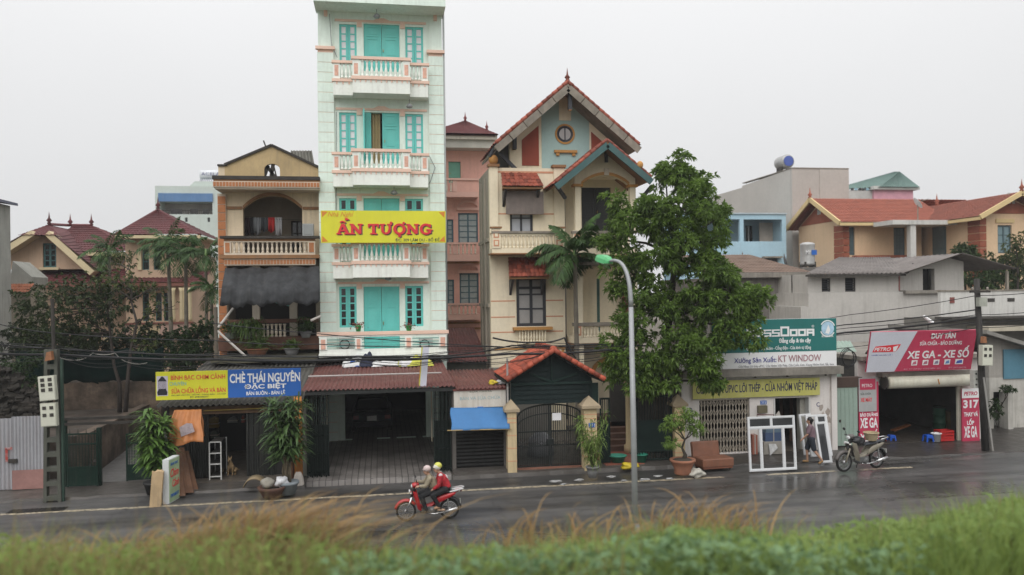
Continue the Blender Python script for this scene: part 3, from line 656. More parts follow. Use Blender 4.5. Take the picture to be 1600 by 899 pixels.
# ---- corrugated awning over the forecourt
m_rust=M('red_corrugated',(.15,.05,.042),.6,.35,.9,streak=.0,base_dirt=.55,dirt=(.09,.05,.045),bump=.1,fine=.15)
yf=26.3;a0=W(471.5,610,yf);a1=W(712,604.5,yf);c0=W(497,574,32.6);c1=W(701,566,32.6)
aw=thing('corrugated_awning','long dark red corrugated metal awning below the mint terrace','awning',((a0.x+a1.x)/2,29,2.9))
zf=(a0.z+a1.z)/2;zb=(c0.z+c1.z)/2+.12
MB().corr((a0.x,yf,zf),(a1.x,yf,zf),(c0.x-.02,32.7,zb),(a1.x,32.7,zb),34,.028,6,.01).build('sheet',m_rust,aw,True,.006)
bx('front_beam',M('black_steel',(.02,.022,.022),.5,.3),aw,a0.x+.1,a1.x-.03,yf+.06,yf+.16,zf-.16,zf-.05)
for x in np.linspace(a0.x+.2,a1.x-.2,5):MB().bar((x,yf+.1,zf-.1),(x,32.6,zb-.1),.06).build('rafter',MATS['black_steel'],aw)
MB().tube([W(482,594,28.2)+Vector((0,0,.12)),W(690,588,28.2)+Vector((0,0,.12))],.03,6).build('pipe',M('pvc_grey2',(.4,.38,.36),.5),aw)
gutter=bx('skirt',MATS['black_steel'],aw,a0.x+.05,a1.x-.02,32.75,32.85,zb-.1,zb+.3)
# side wing walls of the covered forecourt (the dark mint ground-floor sides)
for(xx,lab)in((XU(482,700,26.5),'left'),):pass
# cloths left lying on the awning
def cloth_heap(name,label,u0,v0,u1,v1,Y,mats,seed):
 rg=random.Random(seed);x0,x1,z0,z1=RC(u0,v0,u1,v1,Y);t=thing(name,label,'cloth',((x0+x1)/2,Y,zf+(zb-zf)*(Y-yf)/6.4))
 for k,(m,fa,fb,hz)in enumerate(mats):
  xa,xb=x0+(x1-x0)*fa,x0+(x1-x0)*fb;nx,ny=26,9;vs=[]
  for j in range(ny+1):
   for i in range(nx+1):
    x=xa+(xb-xa)*i/nx;s=j/ny;y=Y-.28+.75*s+.08*math.sin(x*5+k);e=max(0,math.sin(math.pi*i/nx))**.4*max(0,math.sin(math.pi*s))**.5
    vs.append((x+.05*math.sin(s*9+k),y,zf+(zb-zf)*(y-yf)/6.4+.03+e*hz*(.55+.45*math.sin(x*8.1+s*5+k)*math.cos(x*3.3-s*7))+.01*k))
  MB().add(vs,[(j*(nx+1)+i,j*(nx+1)+i+1,(j+1)*(nx+1)+i+1,(j+1)*(nx+1)+i)for j in range(ny)for i in range(nx)]).build('fold',m,t,True)
 return t
m_wcl=M('white_cloth',(.62,.62,.62),.8,.2,3);m_bcl=M('blue_cloth',(.03,.10,.35),.8,.2,3);m_kcl=M('navy_cloth',(.02,.025,.05),.8);m_ycl=M('yellow_cloth',(.5,.5,.08),.8,.2)
cloth_heap('cloth_heap','rumpled white and blue cloth lying at the back of the red awning',536,557,590,583,31.4,[(m_wcl,0,.75,.45),(m_bcl,.05,.45,.26),(m_kcl,.5,.85,.6)],1)
cloth_heap('cloth_heap','long strip of white cloth lying along the middle of the red awning',580,562,628,582,31.4,[(m_wcl,0,1,.26)],2)
cloth_heap('cloth_heap','yellow and white cloth bundle by the leaning banner on the awning',622,558,676,582,31.2,[(m_ycl,0,1,.42),(m_wcl,.05,.5,.46)],3)
# narrow light-box banner hanging out over the awning
p0,p1=W(658,604,26.4),W(662,545,26.4)
bn=thing('banner_sign','narrow yellow and white banner sign leaning out over the red awning','sign',p0)
def bq(*b_):q=MB();q.T=Matrix.Translation(p0)@Matrix.Rotation(R_(5),4,'Y');return q.box(*b_)
bq(-.04,.17,0,.42,0,1.3).build('casing',M('banner_white',(.62,.62,.7),.5,.1),bn);bq(-.06,-.041,.01,.41,.01,1.29).build('yellow_face',m_yel,bn);bq(-.066,-.061,.06,.36,.25,1.0).build('orange_panel',m_orn,bn)
# folded slatted gates at either side of the forecourt
m_gate=M('dark_green_gate',(.008,.014,.012),.6,.3,3,spec=.2,coord='world')
def folding_gate(label,xa,xb,y,z0,z1,n):
 t=thing('folding_gate',label,'gate',((xa+xb)/2,y,z0),'folding gates of the guesthouse forecourt');w_=(xb-xa)/n
 bar=mesh_of(MB().box(-.02,.02,-.02,.02,0,z1-z0),'slat',m_gate)
 for i in range(n+1):inst(bar,'slat',t,(xa+w_*i,y+(.10 if i%2 else-.04),z0))
 for k in range(5):
  z=z0+.15+(z1-z0-.3)*k/4;b=MB()
  for i in range(n):b.bar((xa+w_*i,y+(.10 if i%2 else-.04),z),(xa+w_*(i+1),y+(-.04 if i%2 else .10),z),.02)
  b.build('brace',m_gate,t)
 bx('backing_sheet',m_gate,t,xa,xb,y+.14,y+.16,z0+.02,z0+(z1-z0)*.62);return t
folding_gate('folded dark slatted gate at the left of the covered forecourt',XU(481,690,26.5),XU(513,690,26.5),26.5,.13,zf-.15,9)
folding_gate('folded dark slatted gate at the right of the covered forecourt',XU(679,690,26.5),XU(704,690,26.5),26.5,.13,zf-.15,8)
for u,lab in((511.5,'pale thin pipe at the left of the guesthouse forecourt'),(674.5,'pale thin pipe at the right of the guesthouse forecourt')):
 p=W(u,640,29.5);q=W(u,695 if u<600 else 690,29.5);tag(MB().tube([(p.x,29.5,q.z),(p.x,29.5,zf+.1)],.03,8).build('pipe',M('cream_pipe',(.6,.55,.42),.5)),lab,'pipe','pale pipes of the forecourt')
# side walls of the covered forecourt
for(u,lab)in((478,'dark low wall on the left side of the covered forecourt'),(706,'dark low wall on the right side of the covered forecourt')):
 x=XU(u,690,26.7);s=1 if u>600 else-1
 tag(MB().box(min(x,x+s*.12),max(x,x+s*.12),26.9,32.6,.1,2.5).build('side_wall',M('grime_and_shade_wall',(.10,.10,.085),.9,.4,1,streak=.6)),lab,'wall')
# dark car parked nose-in inside the ground floor
def parked_car():
 cx=XU(582,660,36);t=thing('parked_car','dark car parked nose-in inside the guesthouse ground floor','car',(cx,34.3,.13));z=.13;y=34.3;bl=M('car_black',(.008,.008,.009),.5,spec=.12,bump=0)
 b=MB();sec=[(0,.3,.78,.80),(.12,.28,.9,.84),(.7,.26,.95,.86),(3.2,.26,.92,.86),(4.0,.3,.8,.82),(4.2,.36,.66,.74)];vs=[]
 for(dy,zl,zh,hw)in sec:vs+=[(cx-hw,y+dy,z+zl),(cx+hw,y+dy,z+zl),(cx+hw,y+dy,z+zh-.12),(cx+hw*.93,y+dy,z+zh),(cx-hw*.93,y+dy,z+zh),(cx-hw,y+dy,z+zh-.12)]
 fs=[(0,1,2,3,4,5),tuple(range(len(vs)-1,len(vs)-7,-1))]
 for i in range(len(sec)-1):
  for k in range(6):fs.append((i*6+k,(i+1)*6+k,(i+1)*6+(k+1)%6,i*6+(k+1)%6))
 b.add(vs,fs).build('body',bl,t)
 b=MB();vs=[]
 for dy,zz,hw in((.45,.93,.78),(.95,1.42,.6),(2.3,1.45,.6),(3.1,.92,.76)):vs+=[(cx-hw,y+dy,z+zz),(cx+hw,y+dy,z+zz)]
 b.add(vs,[(0,1,3,2),(2,3,5,4),(4,5,7,6),(0,2,4,6),(1,7,5,3)]).build('cabin',bl,t)
 MB().add([(cx-.66,y+.5,z+.99),(cx+.66,y+.5,z+.99),(cx+.54,y+.9,z+1.37),(cx-.54,y+.9,z+1.37)],[(0,1,2,3)]).build('rear_window',m_dglass,t)
 for s in(-1,1):
  bx('tail_light',M('tail_red',(.12,.006,.006),.2,bump=0),t,cx+s*.66-.12,cx+s*.66+.12,y-.02,y+.05,z+.62,z+.78)
  for dy in(.75,3.35):w_=MB().lathe([(.2,-.1),(.31,-.1),(.31,.1),(.2,.1)],(cx+s*.76,y+dy,z+.31),18,'x',True).build('wheel',M('tyre',(.015,.015,.015),.8),t);MB().lathe([(.02,-.105),(.2,-.105),(.2,.105),(.02,.105)],(cx+s*.76,y+dy,z+.31),14,'x').build('rim',MATS['steel'],w_)
 bx('number_plate',M('plate_white',(.7,.7,.66),.4,bump=0),t,cx-.2,cx+.2,y-.03,y-.005,z+.55,z+.76)
 bx('bumper',bl,t,cx-.8,cx+.8,y-.1,y+.02,z+.3,z+.5)
parked_car()
# ================================================================== house with orange brick trim
m_obrick=M('orange_brick',(.42,.165,.065),.75,.2,2,streak=.2,bump=.2);m_cream=M('cream_plaster',(.66,.54,.38),.8,.12,.8,streak=.4,dirt=(.22,.18,.13))
m_joint=M('pale_joint',(.58,.5,.4),.8);m_brown=M('brown_trim',(.26,.13,.055),.75,.2,2,streak=.4);m_grime=M('black_grime',(.045,.04,.035),.9,.4,3)
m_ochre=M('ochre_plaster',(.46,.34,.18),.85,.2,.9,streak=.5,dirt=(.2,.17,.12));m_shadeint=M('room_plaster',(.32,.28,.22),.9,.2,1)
def brick_house():
 Y=33.6;x0,x1=XU(341,340,Y),XU(499,340,Y);t=thing('brick_trim_house','narrow cream house with orange brick trim and gabled parapet beside the mint guesthouse','building',((x0+x1)/2,Y,0))
 z=lambda v,y=Y:ZV(420,v,y);X=lambda u,v=350,y=Y:XU(u,v,y)
 yg=Y-.3;xs=[X(351,260,yg),X(424.6,240,yg),X(498,262,yg)];zb=z(276,yg)
 hx0,hx1,hz=X(413,265,yg),X(437.5,265,yg),z(265,yg)
 arc=[(hx0+(hx1-hx0)*(1-math.cos(math.pi*i/10))/2,hz+(z(256,yg)-hz)*math.sin(math.pi*i/10))for i in range(11)]
 zl,za,zr=z(260,yg),z(228.5,yg),z(262,yg)
 def top(x):return zl+(za-zl)*(x-xs[0])/(xs[1]-xs[0])if x<xs[1]else za+(zr-za)*(x-xs[1])/(xs[2]-xs[1])
 b=MB();b.prism([(xs[0],zb),(hx0,zb),(hx0,top(hx0)),(xs[0],zl)],yg,yg+.22);b.prism([(hx1,zb),(xs[2],zb),(xs[2],zr),(hx1,top(hx1))],yg,yg+.22)
 for i in range(10):
  a,c=arc[i],arc[i+1];q=[(a[0],a[1]),(c[0],c[1]),(c[0],top(c[0])),(a[0],top(a[0]))]
  if a[0]<xs[1]<c[0]:q=[(a[0],a[1]),(c[0],c[1]),(c[0],top(c[0])),(xs[1],za),(a[0],top(a[0]))]
  b.prism(q,yg,yg+.22)
 gb=b.build('gable_parapet',m_ochre,t)
 for p,q in(((xs[0],zl),(xs[1],za)),((xs[1],za),(xs[2],zr))):MB().bar((p[0],yg+.1,p[1]+.04),(q[0],yg+.1,q[1]+.04),.36,.09).build('coping',m_grime,gb)
 bx('end_pier',m_cream,t,X(341,265,yg),xs[0]-.004,yg+.02,yg+.3,zb,zl-.02);bx('pier_cap',m_grime,t,X(340,265,yg),xs[0]+.1,yg-.05,yg+.36,zl-.02,zl+.05)
 for a,c in(((413,276),(419,259)),((416,258),(429,276)),((424,276),(427,256)),((428,260),(432,276))):MB().bar(W(a[0],a[1],yg+.12),W(c[0],c[1],yg+.12),.13 if a[0]<425 else .05).build('broken_board',m_grime,t)
 MB().tube([W(418,236,Y+1),W(412,220,Y+1)],.03,5).build('roof_spike',m_grime,t)
 MB().corr(W(455,262,Y+2),W(492,262,Y+2),W(455,236,Y+2.3),W(487,236,Y+2.3),7,.04).build('roof_sheet',M('old_fibro',(.2,.19,.17),.9,.3,2,streak=.5),t,False,.03)
 yc=Y-1.05;cx0,cx1=XU(333,285,yc),XU(499.5,285,yc)
 bx('cornice_slab',m_grime,t,cx0-.03,cx1,yc-.04,Y+.3,z(281,yc),z(275.5,yc));co=bx('cornice',m_brown,t,cx0+.02,cx1,yc,Y+.3,z(284,yc),z(281,yc)-.003)
 bx('cornice_band',m_joint,co,cx0,cx1,yc-.02,Y+.3,z(293.5,yc),z(284,yc)-.002)
 nb=34;w_=(cx1-cx0)/nb;bm=mesh_of(MB().box(-w_*.38,w_*.38,-.02,.01,0,z(285.3,yc)-z(292,yc)),'brick',m_obrick)
 for i in range(nb):inst(bm,'brick',co,(cx0+w_*(i+.5),yc-.02,z(292,yc)),(0,0,R_(rnd.uniform(-1,1))))
 bx('soffit',m_joint,t,cx0+.05,cx1,yc+.05,Y+.3,z(296,yc),z(293.5,yc)-.003)
 ax0,ax1,zs,zap,zflo=X(380),X(472.5),z(327),z(306),z(400);n=16;ztop=z(296,yc)
 ar=[(ax0+(ax1-ax0)*i/n,zs+(zap-zs)*(1-abs(2*i/n-1)**2.2))for i in range(n+1)]
 b=MB().box(x0+.25,ax0,Y,Y+.25,zflo,ztop).box(ax1,x1,Y,Y+.25,zflo,ztop)
 for i in range(n):b.prism([ar[i],ar[i+1],(ar[i+1][0],ztop),(ar[i][0],ztop)],Y,Y+.25)
 b.build('loggia_wall',m_cream,t)
 tr=MB();tr.box(x0+.25,ax0-.03,Y-.05,Y-.002,zs-.02,zs+.1).box(ax1+.03,x1,Y-.05,Y-.002,zs-.02,zs+.1)
 for i in range(n):tr.prism([ar[i],ar[i+1],(ar[i+1][0],ar[i+1][1]+.13),(ar[i][0],ar[i][1]+.13)],Y-.05,Y-.002)
 tr.build('arch_trim',m_brown,t)
 pl=bx('corner_pier',m_joint,t,x0,x0+.33,Y-.12,Y+.25,0,z(304));k=0;zz=z(307);cb=mesh_of(MB().box(.02,.31,-.03,0,0,z(307)-z(320)-.03),'brick',m_obrick)
 h=z(307)-z(320)
 while zz>1.0:inst(cb,'brick',pl,(x0,Y-.12,zz-h));zz-=h
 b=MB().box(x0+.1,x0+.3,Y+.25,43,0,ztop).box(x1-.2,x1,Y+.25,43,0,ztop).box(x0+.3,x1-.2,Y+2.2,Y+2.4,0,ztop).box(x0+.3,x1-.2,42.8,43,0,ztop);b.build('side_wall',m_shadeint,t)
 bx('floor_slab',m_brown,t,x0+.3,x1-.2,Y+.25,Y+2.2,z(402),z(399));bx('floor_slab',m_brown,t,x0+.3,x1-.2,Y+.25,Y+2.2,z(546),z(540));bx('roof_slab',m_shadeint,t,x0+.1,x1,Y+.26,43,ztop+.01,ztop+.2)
 window(t,X(446),X(466),z(398),z(338),Y+2.1,m_grime,m_dglass,2,3)
 yb=Y-1.0;zb_=lambda v:ZV(420,v,yb);B0,B1=XU(350,385,yb),XU(492.5,385,yb)
 bal=bx('balcony',m_brown,t,XU(343,400,yb),XU(499,400,yb),yb-.06,Y-.003,zb_(404),zb_(398.5));bx('coping',m_grime,bal,XU(344,370,yb),XU(499.4,370,yb),yb-.1,yb+.22,zb_(373),zb_(369));bx('top_band',m_brown,bal,B0,B1,yb,yb+.14,zb_(377),zb_(373)-.003)
 bx('bottom_rail',m_joint,bal,B0,B1,yb,yb+.14,zb_(398.5),zb_(395.5));bx('top_rail',m_joint,bal,B0,B1,yb-.004,yb+.14,zb_(378.6),zb_(377)-.003)
 for a,c in((350,361),(481,492.5)):
  xa,xb=XU(a,385,yb),XU(c,385,yb);p=bx('post',m_joint,bal,xa,xb,yb-.008,yb+.15,zb_(395.4),zb_(378.7));bx('inset',m_obrick,p,xa+.05,xb-.05,yb-.025,yb-.006,zb_(394.5),zb_(379.5))
 balusters(bal,XU(362,385,yb),XU(480,385,yb),zb_(395.5),zb_(378.6),yb+.07,16,m_joint,.12)
 bb=bx('brick_band',m_joint,bal,B0,B1,yb+.02,Y-.01,zb_(414.5),zb_(404.5));nb=28;w_=(B1-B0)/nb;bm=mesh_of(MB().box(-w_*.38,w_*.38,-.02,.01,0,zb_(406)-zb_(413)),'brick',m_obrick)
 for i in range(nb):inst(bm,'brick',bb,(B0+w_*(i+.5),yb+.02,zb_(413)))
 for a,c in((392.5,404),(451,463)):xa,xb=X(a,480),X(c,480);bx('pillar',M('grey_plaster',(.42,.37,.3),.85,.2,1.5,streak=.5),t,xa,xb,Y+.3,Y+.6,z(546),z(414))
 lr=bx('lower_rail',M('rust_rail',(.12,.055,.035),.8,.3,3),t,X(352,503),X(499,503),Y-.5,Y-.35,z(505,Y-.5),z(499,Y-.5));balusters(lr,X(398,515),X(450,515),z(526),z(506),Y-.42,8,m_joint,.13)
 bx('lower_kerb',MATS['rust_rail'],t,x0+.05,x1,Y-.55,Y+.25,z(546),z(526));bx('ground_wall',M('damp_wall',(.05,.046,.038),.9,.4,1,streak=.7),t,x0,x1,Y,Y+.2,0,z(547));bx('side_panel',m_obrick,t,X(352,515),X(365,515),Y-.52,Y-.3,z(526),z(506))
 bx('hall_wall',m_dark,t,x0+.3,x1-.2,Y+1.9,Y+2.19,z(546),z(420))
 return t
BH=brick_house()
# dark tarpaulin awning of the brick-trim house
Y=33.6;tp=[(W(352,420,32.5),W(498,417,32.5)),(W(346,455,30.9),W(500,453,30.9)),(W(343,480,30.85),W(500,474,30.85))]
m_tarp=M('black_tarp',(.030,.032,.035),.8,.6,2.5,streak=.5,dirt=(.07,.07,.07),bump=.8,bscale=7);vs=[];n=30
for j,(a,b)in enumerate(tp):
 for s in((0,.33,.66)if j<2 else(0,)):
  for i in range(n+1):
   q=i/n;p=a.lerp(b,q)
   if j<2:p=p.lerp(tp[j+1][0].lerp(tp[j+1][1],q),s)
   vs.append(p+Vector((0,.04*math.sin(i*1.3+j),(.07*math.sin(i*.9)+.05*math.sin(i*2.3+1)+rnd.uniform(-.025,.025))*(0.4 if j==0 and s==0 else 1))))
tag(MB().add(vs,[(j*(n+1)+i,j*(n+1)+i+1,(j+1)*(n+1)+i+1,(j+1)*(n+1)+i)for j in range(6)for i in range(n)]).build('tarpaulin_awning',m_tarp,None,True,.012),'black sagging tarpaulin awning across the orange brick trimmed house','awning')
MB_p=M('white_pole',(.55,.52,.48),.6,.2,4)
for a,b,lab in(((341,512),(366,480),'short white pole slanting up beside the black tarpaulin'),((336,514),(384,557),'long white pole slanting down in front of the lower loggia'),((486,501),(501,494),'white stub of pole poking out next to the mint wall')):
 tag(MB().tube([W(*a,31.2),W(*b,31.4)],.045,8).build('slanting_pole',MB_p),lab,'pole','white poles propped at the loggia')
p=W(337,480,31.2);q=W(339,575,31.2);tag(MB().tube([p,(q.x,q.y,.0)],.07,8).build('prop_post',M('old_wood',(.12,.10,.075),.9,.3,4,streak=.4)),'grey wooden post carrying the corner of the black tarpaulin','post')
tag(MB().tube([W(400,474,32),W(400,469,32),W(420,470,32),W(452,478,32)],.025,6).build('teal_pipe',MATS['teal_pipe']),'thin teal pipe hanging under the black tarpaulin','pipe')
# washing on the upper loggia
yw=34.0;pa,pb=W(380,338,yw),W(474,344,yw)
tag(MB().tube([pa,pa.lerp(pb,.5)+Vector((0,0,-.05)),pb],.008,5).build('clothes_line',m_grime),'thin clothes line strung across the upper loggia arch','line')
for u0,u1,v1,c,lab in((381,391,366,(.03,.015,.018),'dark maroon garment at the left of the clothes line'),(391,396,368,(.02,.02,.022),'narrow black garment on the clothes line'),(396,408,366,(.16,.17,.18),'grey shirt hanging on the clothes line'),(408,419,361,(.05,.055,.06),'charcoal shirt hanging on the clothes line'),(420,429,362,(.42,.03,.03),'bright red garment on the clothes line'),(430,441,369,(.33,.33,.34),'pale grey sheet at the right of the washing')):
 x0,x1,z0,z1=RC(u0,340,u1,v1,yw);vs=[];n=10
 for j,zz in enumerate((z1,(z0+z1)/2,z0)):
  for i in range(n+1):x=x0+(x1-x0)*i/n;vs.append((x+(.02*j)*math.sin(i),yw+.03*math.sin(i*1.7+u0)*(1+j),zz+.03*math.sin(i*.9)*j))
 tag(MB().add(vs,[(j*(n+1)+i,j*(n+1)+i+1,(j+1)*(n+1)+i+1,(j+1)*(n+1)+i)for j in range(2)for i in range(n)]).build('hanging_garment',M('cloth_%d'%u0,c,.9),None,True,.02),lab,'clothing','washing on the upper loggia')
x0,x1,z0,z1=RC(473,350,490,369,32.9);cb=thing('grey_box','small grey metal box standing on the balcony of the brick-trimmed house','box',((x0+x1)/2,32.9,z0));bx('casing',M('grey_metal',(.3,.31,.31),.5,.2),cb,x0,x1,32.8,33.2,z0,z1);bx('door_panel',M('grey_metal2',(.24,.25,.25),.5),cb,x0+.05,x1-.05,32.785,32.8,z0+.05,z1-.05)
# potted plants crowding the lower loggia
def potted(name,label,base,pr,ph,potm,leaves_n,lh,lr,lm,ll,lw,seed,cat='potted plant',droop=.3,group=None):
 rg=np.random.default_rng(seed);t=thing(name,label,cat,base,group);b=Vector(base)
 MB().lathe([(pr*.68,0),(pr*.9,ph*.6),(pr,ph*.88),(pr*1.1,ph*.9),(pr*1.1,ph),(pr*.95,ph),(pr*.9,ph*.86),(.01,ph*.84)],tuple(b),16).build('pot',potm,t,True)
 c=np.array(b)+[0,0,ph*.9]+rg.normal(0,1,(leaves_n,3))*[lr*.4,lr*.4,0]+np.stack([np.zeros(leaves_n),np.zeros(leaves_n),rg.uniform(0,lh,leaves_n)],1)
 d=rg.normal(0,1,(leaves_n,3));d[:,2]=np.abs(d[:,2])*.9;v,f=leaf_arrays(c,d,rg.uniform(.6,1.2,leaves_n)*ll,lw,droop,rg);npmesh('foliage',v,f,lm,t);return t
lm_dark=leafmat('plant_dark',(.02,.04,.012),(.06,.11,.03),3);lm_mid=leafmat('plant_mid',(.05,.10,.02),(.13,.2,.05),4)
m_terra=M('terracotta',(.28,.12,.07),.8,.25,3,streak=.3);m_greyp=M('grey_pot',(.2,.2,.2),.8,.3,3)
zfl=ZV(420,552,32.6)
potted('bowl_plant','spiky plant in a red rimmed bowl below the black tarpaulin',W(402,556,32.3),.42,.28,m_terra,160,.25,.4,lm_mid,.75,.04,3)
potted('drooping_plant','dense drooping grass-leaved plant hanging over the lower loggia rail',W(389,530,32.6),.25,.3,m_greyp,260,.3,.5,lm_mid,.7,.05,4,droop=.9)
potted('leafy_plant','sparse leafy plant in a grey pot at the right of the lower loggia',W(456,556,32.3),.28,.3,m_greyp,90,.2,.35,lm_mid,.5,.06,5)
potted('leafy_plant','dim leafy plant behind the rail at the far right of the lower loggia',W(478,528,32.7),.22,.25,m_greyp,140,.4,.4,lm_dark,.5,.05,6)
potted('leafy_plant','dim low plant at the far left of the lower loggia',W(360,530,32.7),.22,.25,m_greyp,140,.3,.4,lm_dark,.5,.05,8)
bx_=tag(MB().box(XU(341,560,32.2),XU(497,560,32.2),30.8,33.5,ZV(420,562,32.2),ZV(420,556,32.2)).build('loggia_ledge',M('mossy_slab',(.08,.075,.05),.95,.4,1.5)),'dark mossy slab carrying plants below the lower loggia','ledge')
# ================================================================== tea and bird-cage shop: low shack with a corrugated fibre roof
YS=27.3;ez=W(360,632,26.8).z;rz=W(420,558,32.0).z;sx0,sx1=XU(244,632,26.8),XU(474,632,26.8)
shop=thing('tea_shop','dark low tea and bird cage shop under a corrugated grey roof','shop',((sx0+sx1)/2,YS,0.07))
m_fib=M('dark_fibro',(.085,.08,.07),.85,.4,1.2,base_dirt=.4,dirt=(.04,.04,.03),bump=.3)
MB().corr((sx0,26.75,ez),(sx1,26.75,ez),(sx0+.6,32.2,rz),(sx1+.1,32.2,rz),26,.035,6).build('roof',m_fib,shop,True,.012)
bx('lintel',M('brown_board',(.12,.07,.04),.8,.3,2),shop,sx0+.3,sx1-.2,YS-.1,YS,ez-.35,ez-.1)
m_panel=M('dark_panel',(.014,.016,.014),.6,.35,2,streak=.5,dirt=(.06,.055,.045))
lp=XU(286,700,YS),XU(327,700,YS);MB().corr((lp[0],YS,.08),(lp[1],YS,.08),(lp[0],YS,ez-.1),(lp[1],YS,ez-.1),9,.02).build('left_panel',m_panel,shop,False,.01)
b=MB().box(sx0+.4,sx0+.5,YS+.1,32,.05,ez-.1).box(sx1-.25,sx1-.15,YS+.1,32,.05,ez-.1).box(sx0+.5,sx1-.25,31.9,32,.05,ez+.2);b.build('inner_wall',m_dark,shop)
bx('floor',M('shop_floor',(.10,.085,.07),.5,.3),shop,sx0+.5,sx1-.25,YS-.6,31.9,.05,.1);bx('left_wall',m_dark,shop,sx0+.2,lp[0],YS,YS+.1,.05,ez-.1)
# folding shutters on the right half
fs0,fs1=XU(385,700,YS),XU(432,700,YS);sh=mesh_of(MB().box(-.03,.03,-.02,.02,0,ez-.35),'shutter_slat',m_panel)
for i in range(12):inst(sh,'shutter_slat',shop,(fs0+(fs1-fs0)*(i+.5)/12,YS+(.03 if i%2 else-.02),.1))
for zz in(.5,1.1,1.7):bx('shutter_bar',m_panel,shop,fs0,fs1,YS+.05,YS+.07,zz,zz+.05)
bx('shutter_back',m_dark,shop,fs0,fs1,YS+.08,YS+.1,.1,ez-.3);bx('right_wall',m_dark,shop,fs1,sx1-.2,YS+.02,YS+.12,.05,ez-.1)
MB().tube([(XU(318,645,YS-.2),YS-.2,ez-.22),(XU(420,647,YS-.2),YS-.2,ez-.2)],.018,6).build('yellow_rod',M('yellow_rod',(.35,.25,.06),.6),shop)
# shelves and goods dimly seen inside
for(u0,v0,u1,v1,c,lab)in((327,652,342,668,(.3,.2,.05),'amber tray on the dim shelf inside the tea shop'),(330,672,342,684,(.12,.13,.1),'dull tin on the dim shelf inside the tea shop'),(356,652,372,660,(.2,.2,.19),'pale paper bundle hung inside the tea shop'),(378,648,383,660,(.3,.05,.03),'red packet hanging inside the tea shop doorway')):
 x0,x1,z0,z1=RC(u0,v0,u1,v1,29);k=thing('shop_goods',lab,'goods',((x0+x1)/2,29,z0),'goods inside the tea shop');mm_=M('goods_%d'%u0,c,.6)
 MB().prism([(x0,z0),(x1,z0),(x1-.02,z1-.05),((x0+x1)/2,z1),(x0+.02,z1-.05)],28.9,29.15).build('pack',mm_,k);bx('band',m_joint,k,x0-.004,x1+.004,28.89,29.16,z0+(z1-z0)*.35,z0+(z1-z0)*.42)
# twin sign board
m_blue=M('sign_blue',(.02,.11,.40),.45,.12,.9,streak=.12,dirt=(.06,.14,.35),bump=.15,bscale=2.5,fine=0);m_wht=M('sign_white',(.72,.72,.72),.5,.03,bump=0,fine=0);m_sky=M('sign_pale_blue',(.12,.42,.5),.5,bump=0,fine=0)
ys=26.55
s1,q1,r1=pix_sign('shop_sign','yellow bird cage shop sign with red letters beside the blue tea sign','sign',243.5,580.5,356,624,ys,.08,m_yel,'twin sign boards of the tea shop')
s2,q2,r2=pix_sign('shop_sign','blue tea shop sign with white letters above the dark shop front','sign',356.4,577,470,620,ys,.08,m_blue,'twin sign boards of the tea shop')
text('BÌNH BẠC CHIM CẢNH',q1(267,583.5,352,595),ys-.004,m_red,s1,.01);text('CHUYÊN',q1(265,596,291,602.5),ys-.004,m_sky,s1,.0)
text('SỬA CHỮA LỒNG VÀ BÁN',q1(268,603,352.5,614),ys-.004,m_red,s1,.01);text('ĐC: 307 LÂM DU - BỒ ĐỀ - LONG BIÊN - HÀ NỘI',q1(268,615,353,618),ys-.004,m_ink,s1);text('ĐT: 0983606077',q1(297,619,326,621.5),ys-.004,m_ink,s1)
# picture of a bird cage printed on the yellow sign
bxs=q1(245,588,262.5,619);pc=bx('cage_picture',M('print_lilac',(.55,.5,.58),.5,bump=0,fine=0),s1,bxs[0],bxs[1],ys-.004,ys-.001,bxs[2],bxs[3]);cx=(bxs[0]+bxs[1])/2;cw=bxs[1]-bxs[0];ch=bxs[3]-bxs[2];pk=M('print_black',(.02,.02,.03),.5,bump=0);pm=MB()
pm.prism([(cx-cw*.42,bxs[2]+ch*.04),(cx+cw*.42,bxs[2]+ch*.04),(cx+cw*.46,bxs[2]+ch*.2),(cx+cw*.3,bxs[2]+ch*.36),(cx-cw*.3,bxs[2]+ch*.36),(cx-cw*.46,bxs[2]+ch*.2)],ys-.008,ys-.005)
pm.prism([(cx-cw*.4,bxs[2]+ch*.74),(cx+cw*.4,bxs[2]+ch*.74),(cx+cw*.25,bxs[2]+ch*.86),(cx+.02,bxs[2]+ch*.98),(cx-.02,bxs[2]+ch*.98),(cx-cw*.25,bxs[2]+ch*.86)],ys-.008,ys-.005)
for i in range(7):xx=cx+cw*.11*(i-3);pm.box(xx-.006,xx+.006,ys-.007,ys-.005,bxs[2]+ch*.3,bxs[2]+ch*.78)
pm.build('cage_drawing',pk,pc)
text('CHÈ THÁI NGUYÊN',q2(359,579.5,469,597.5),ys-.004,m_wht,s2,.025);text('ĐẶC BIỆT',q2(382,598,447.5,609),ys-.004,m_wht,s2,.03);text('BÁN BUÔN - BÁN LẺ',q2(385,609.5,445.5,617),ys-.004,m_wht,s2,.02)
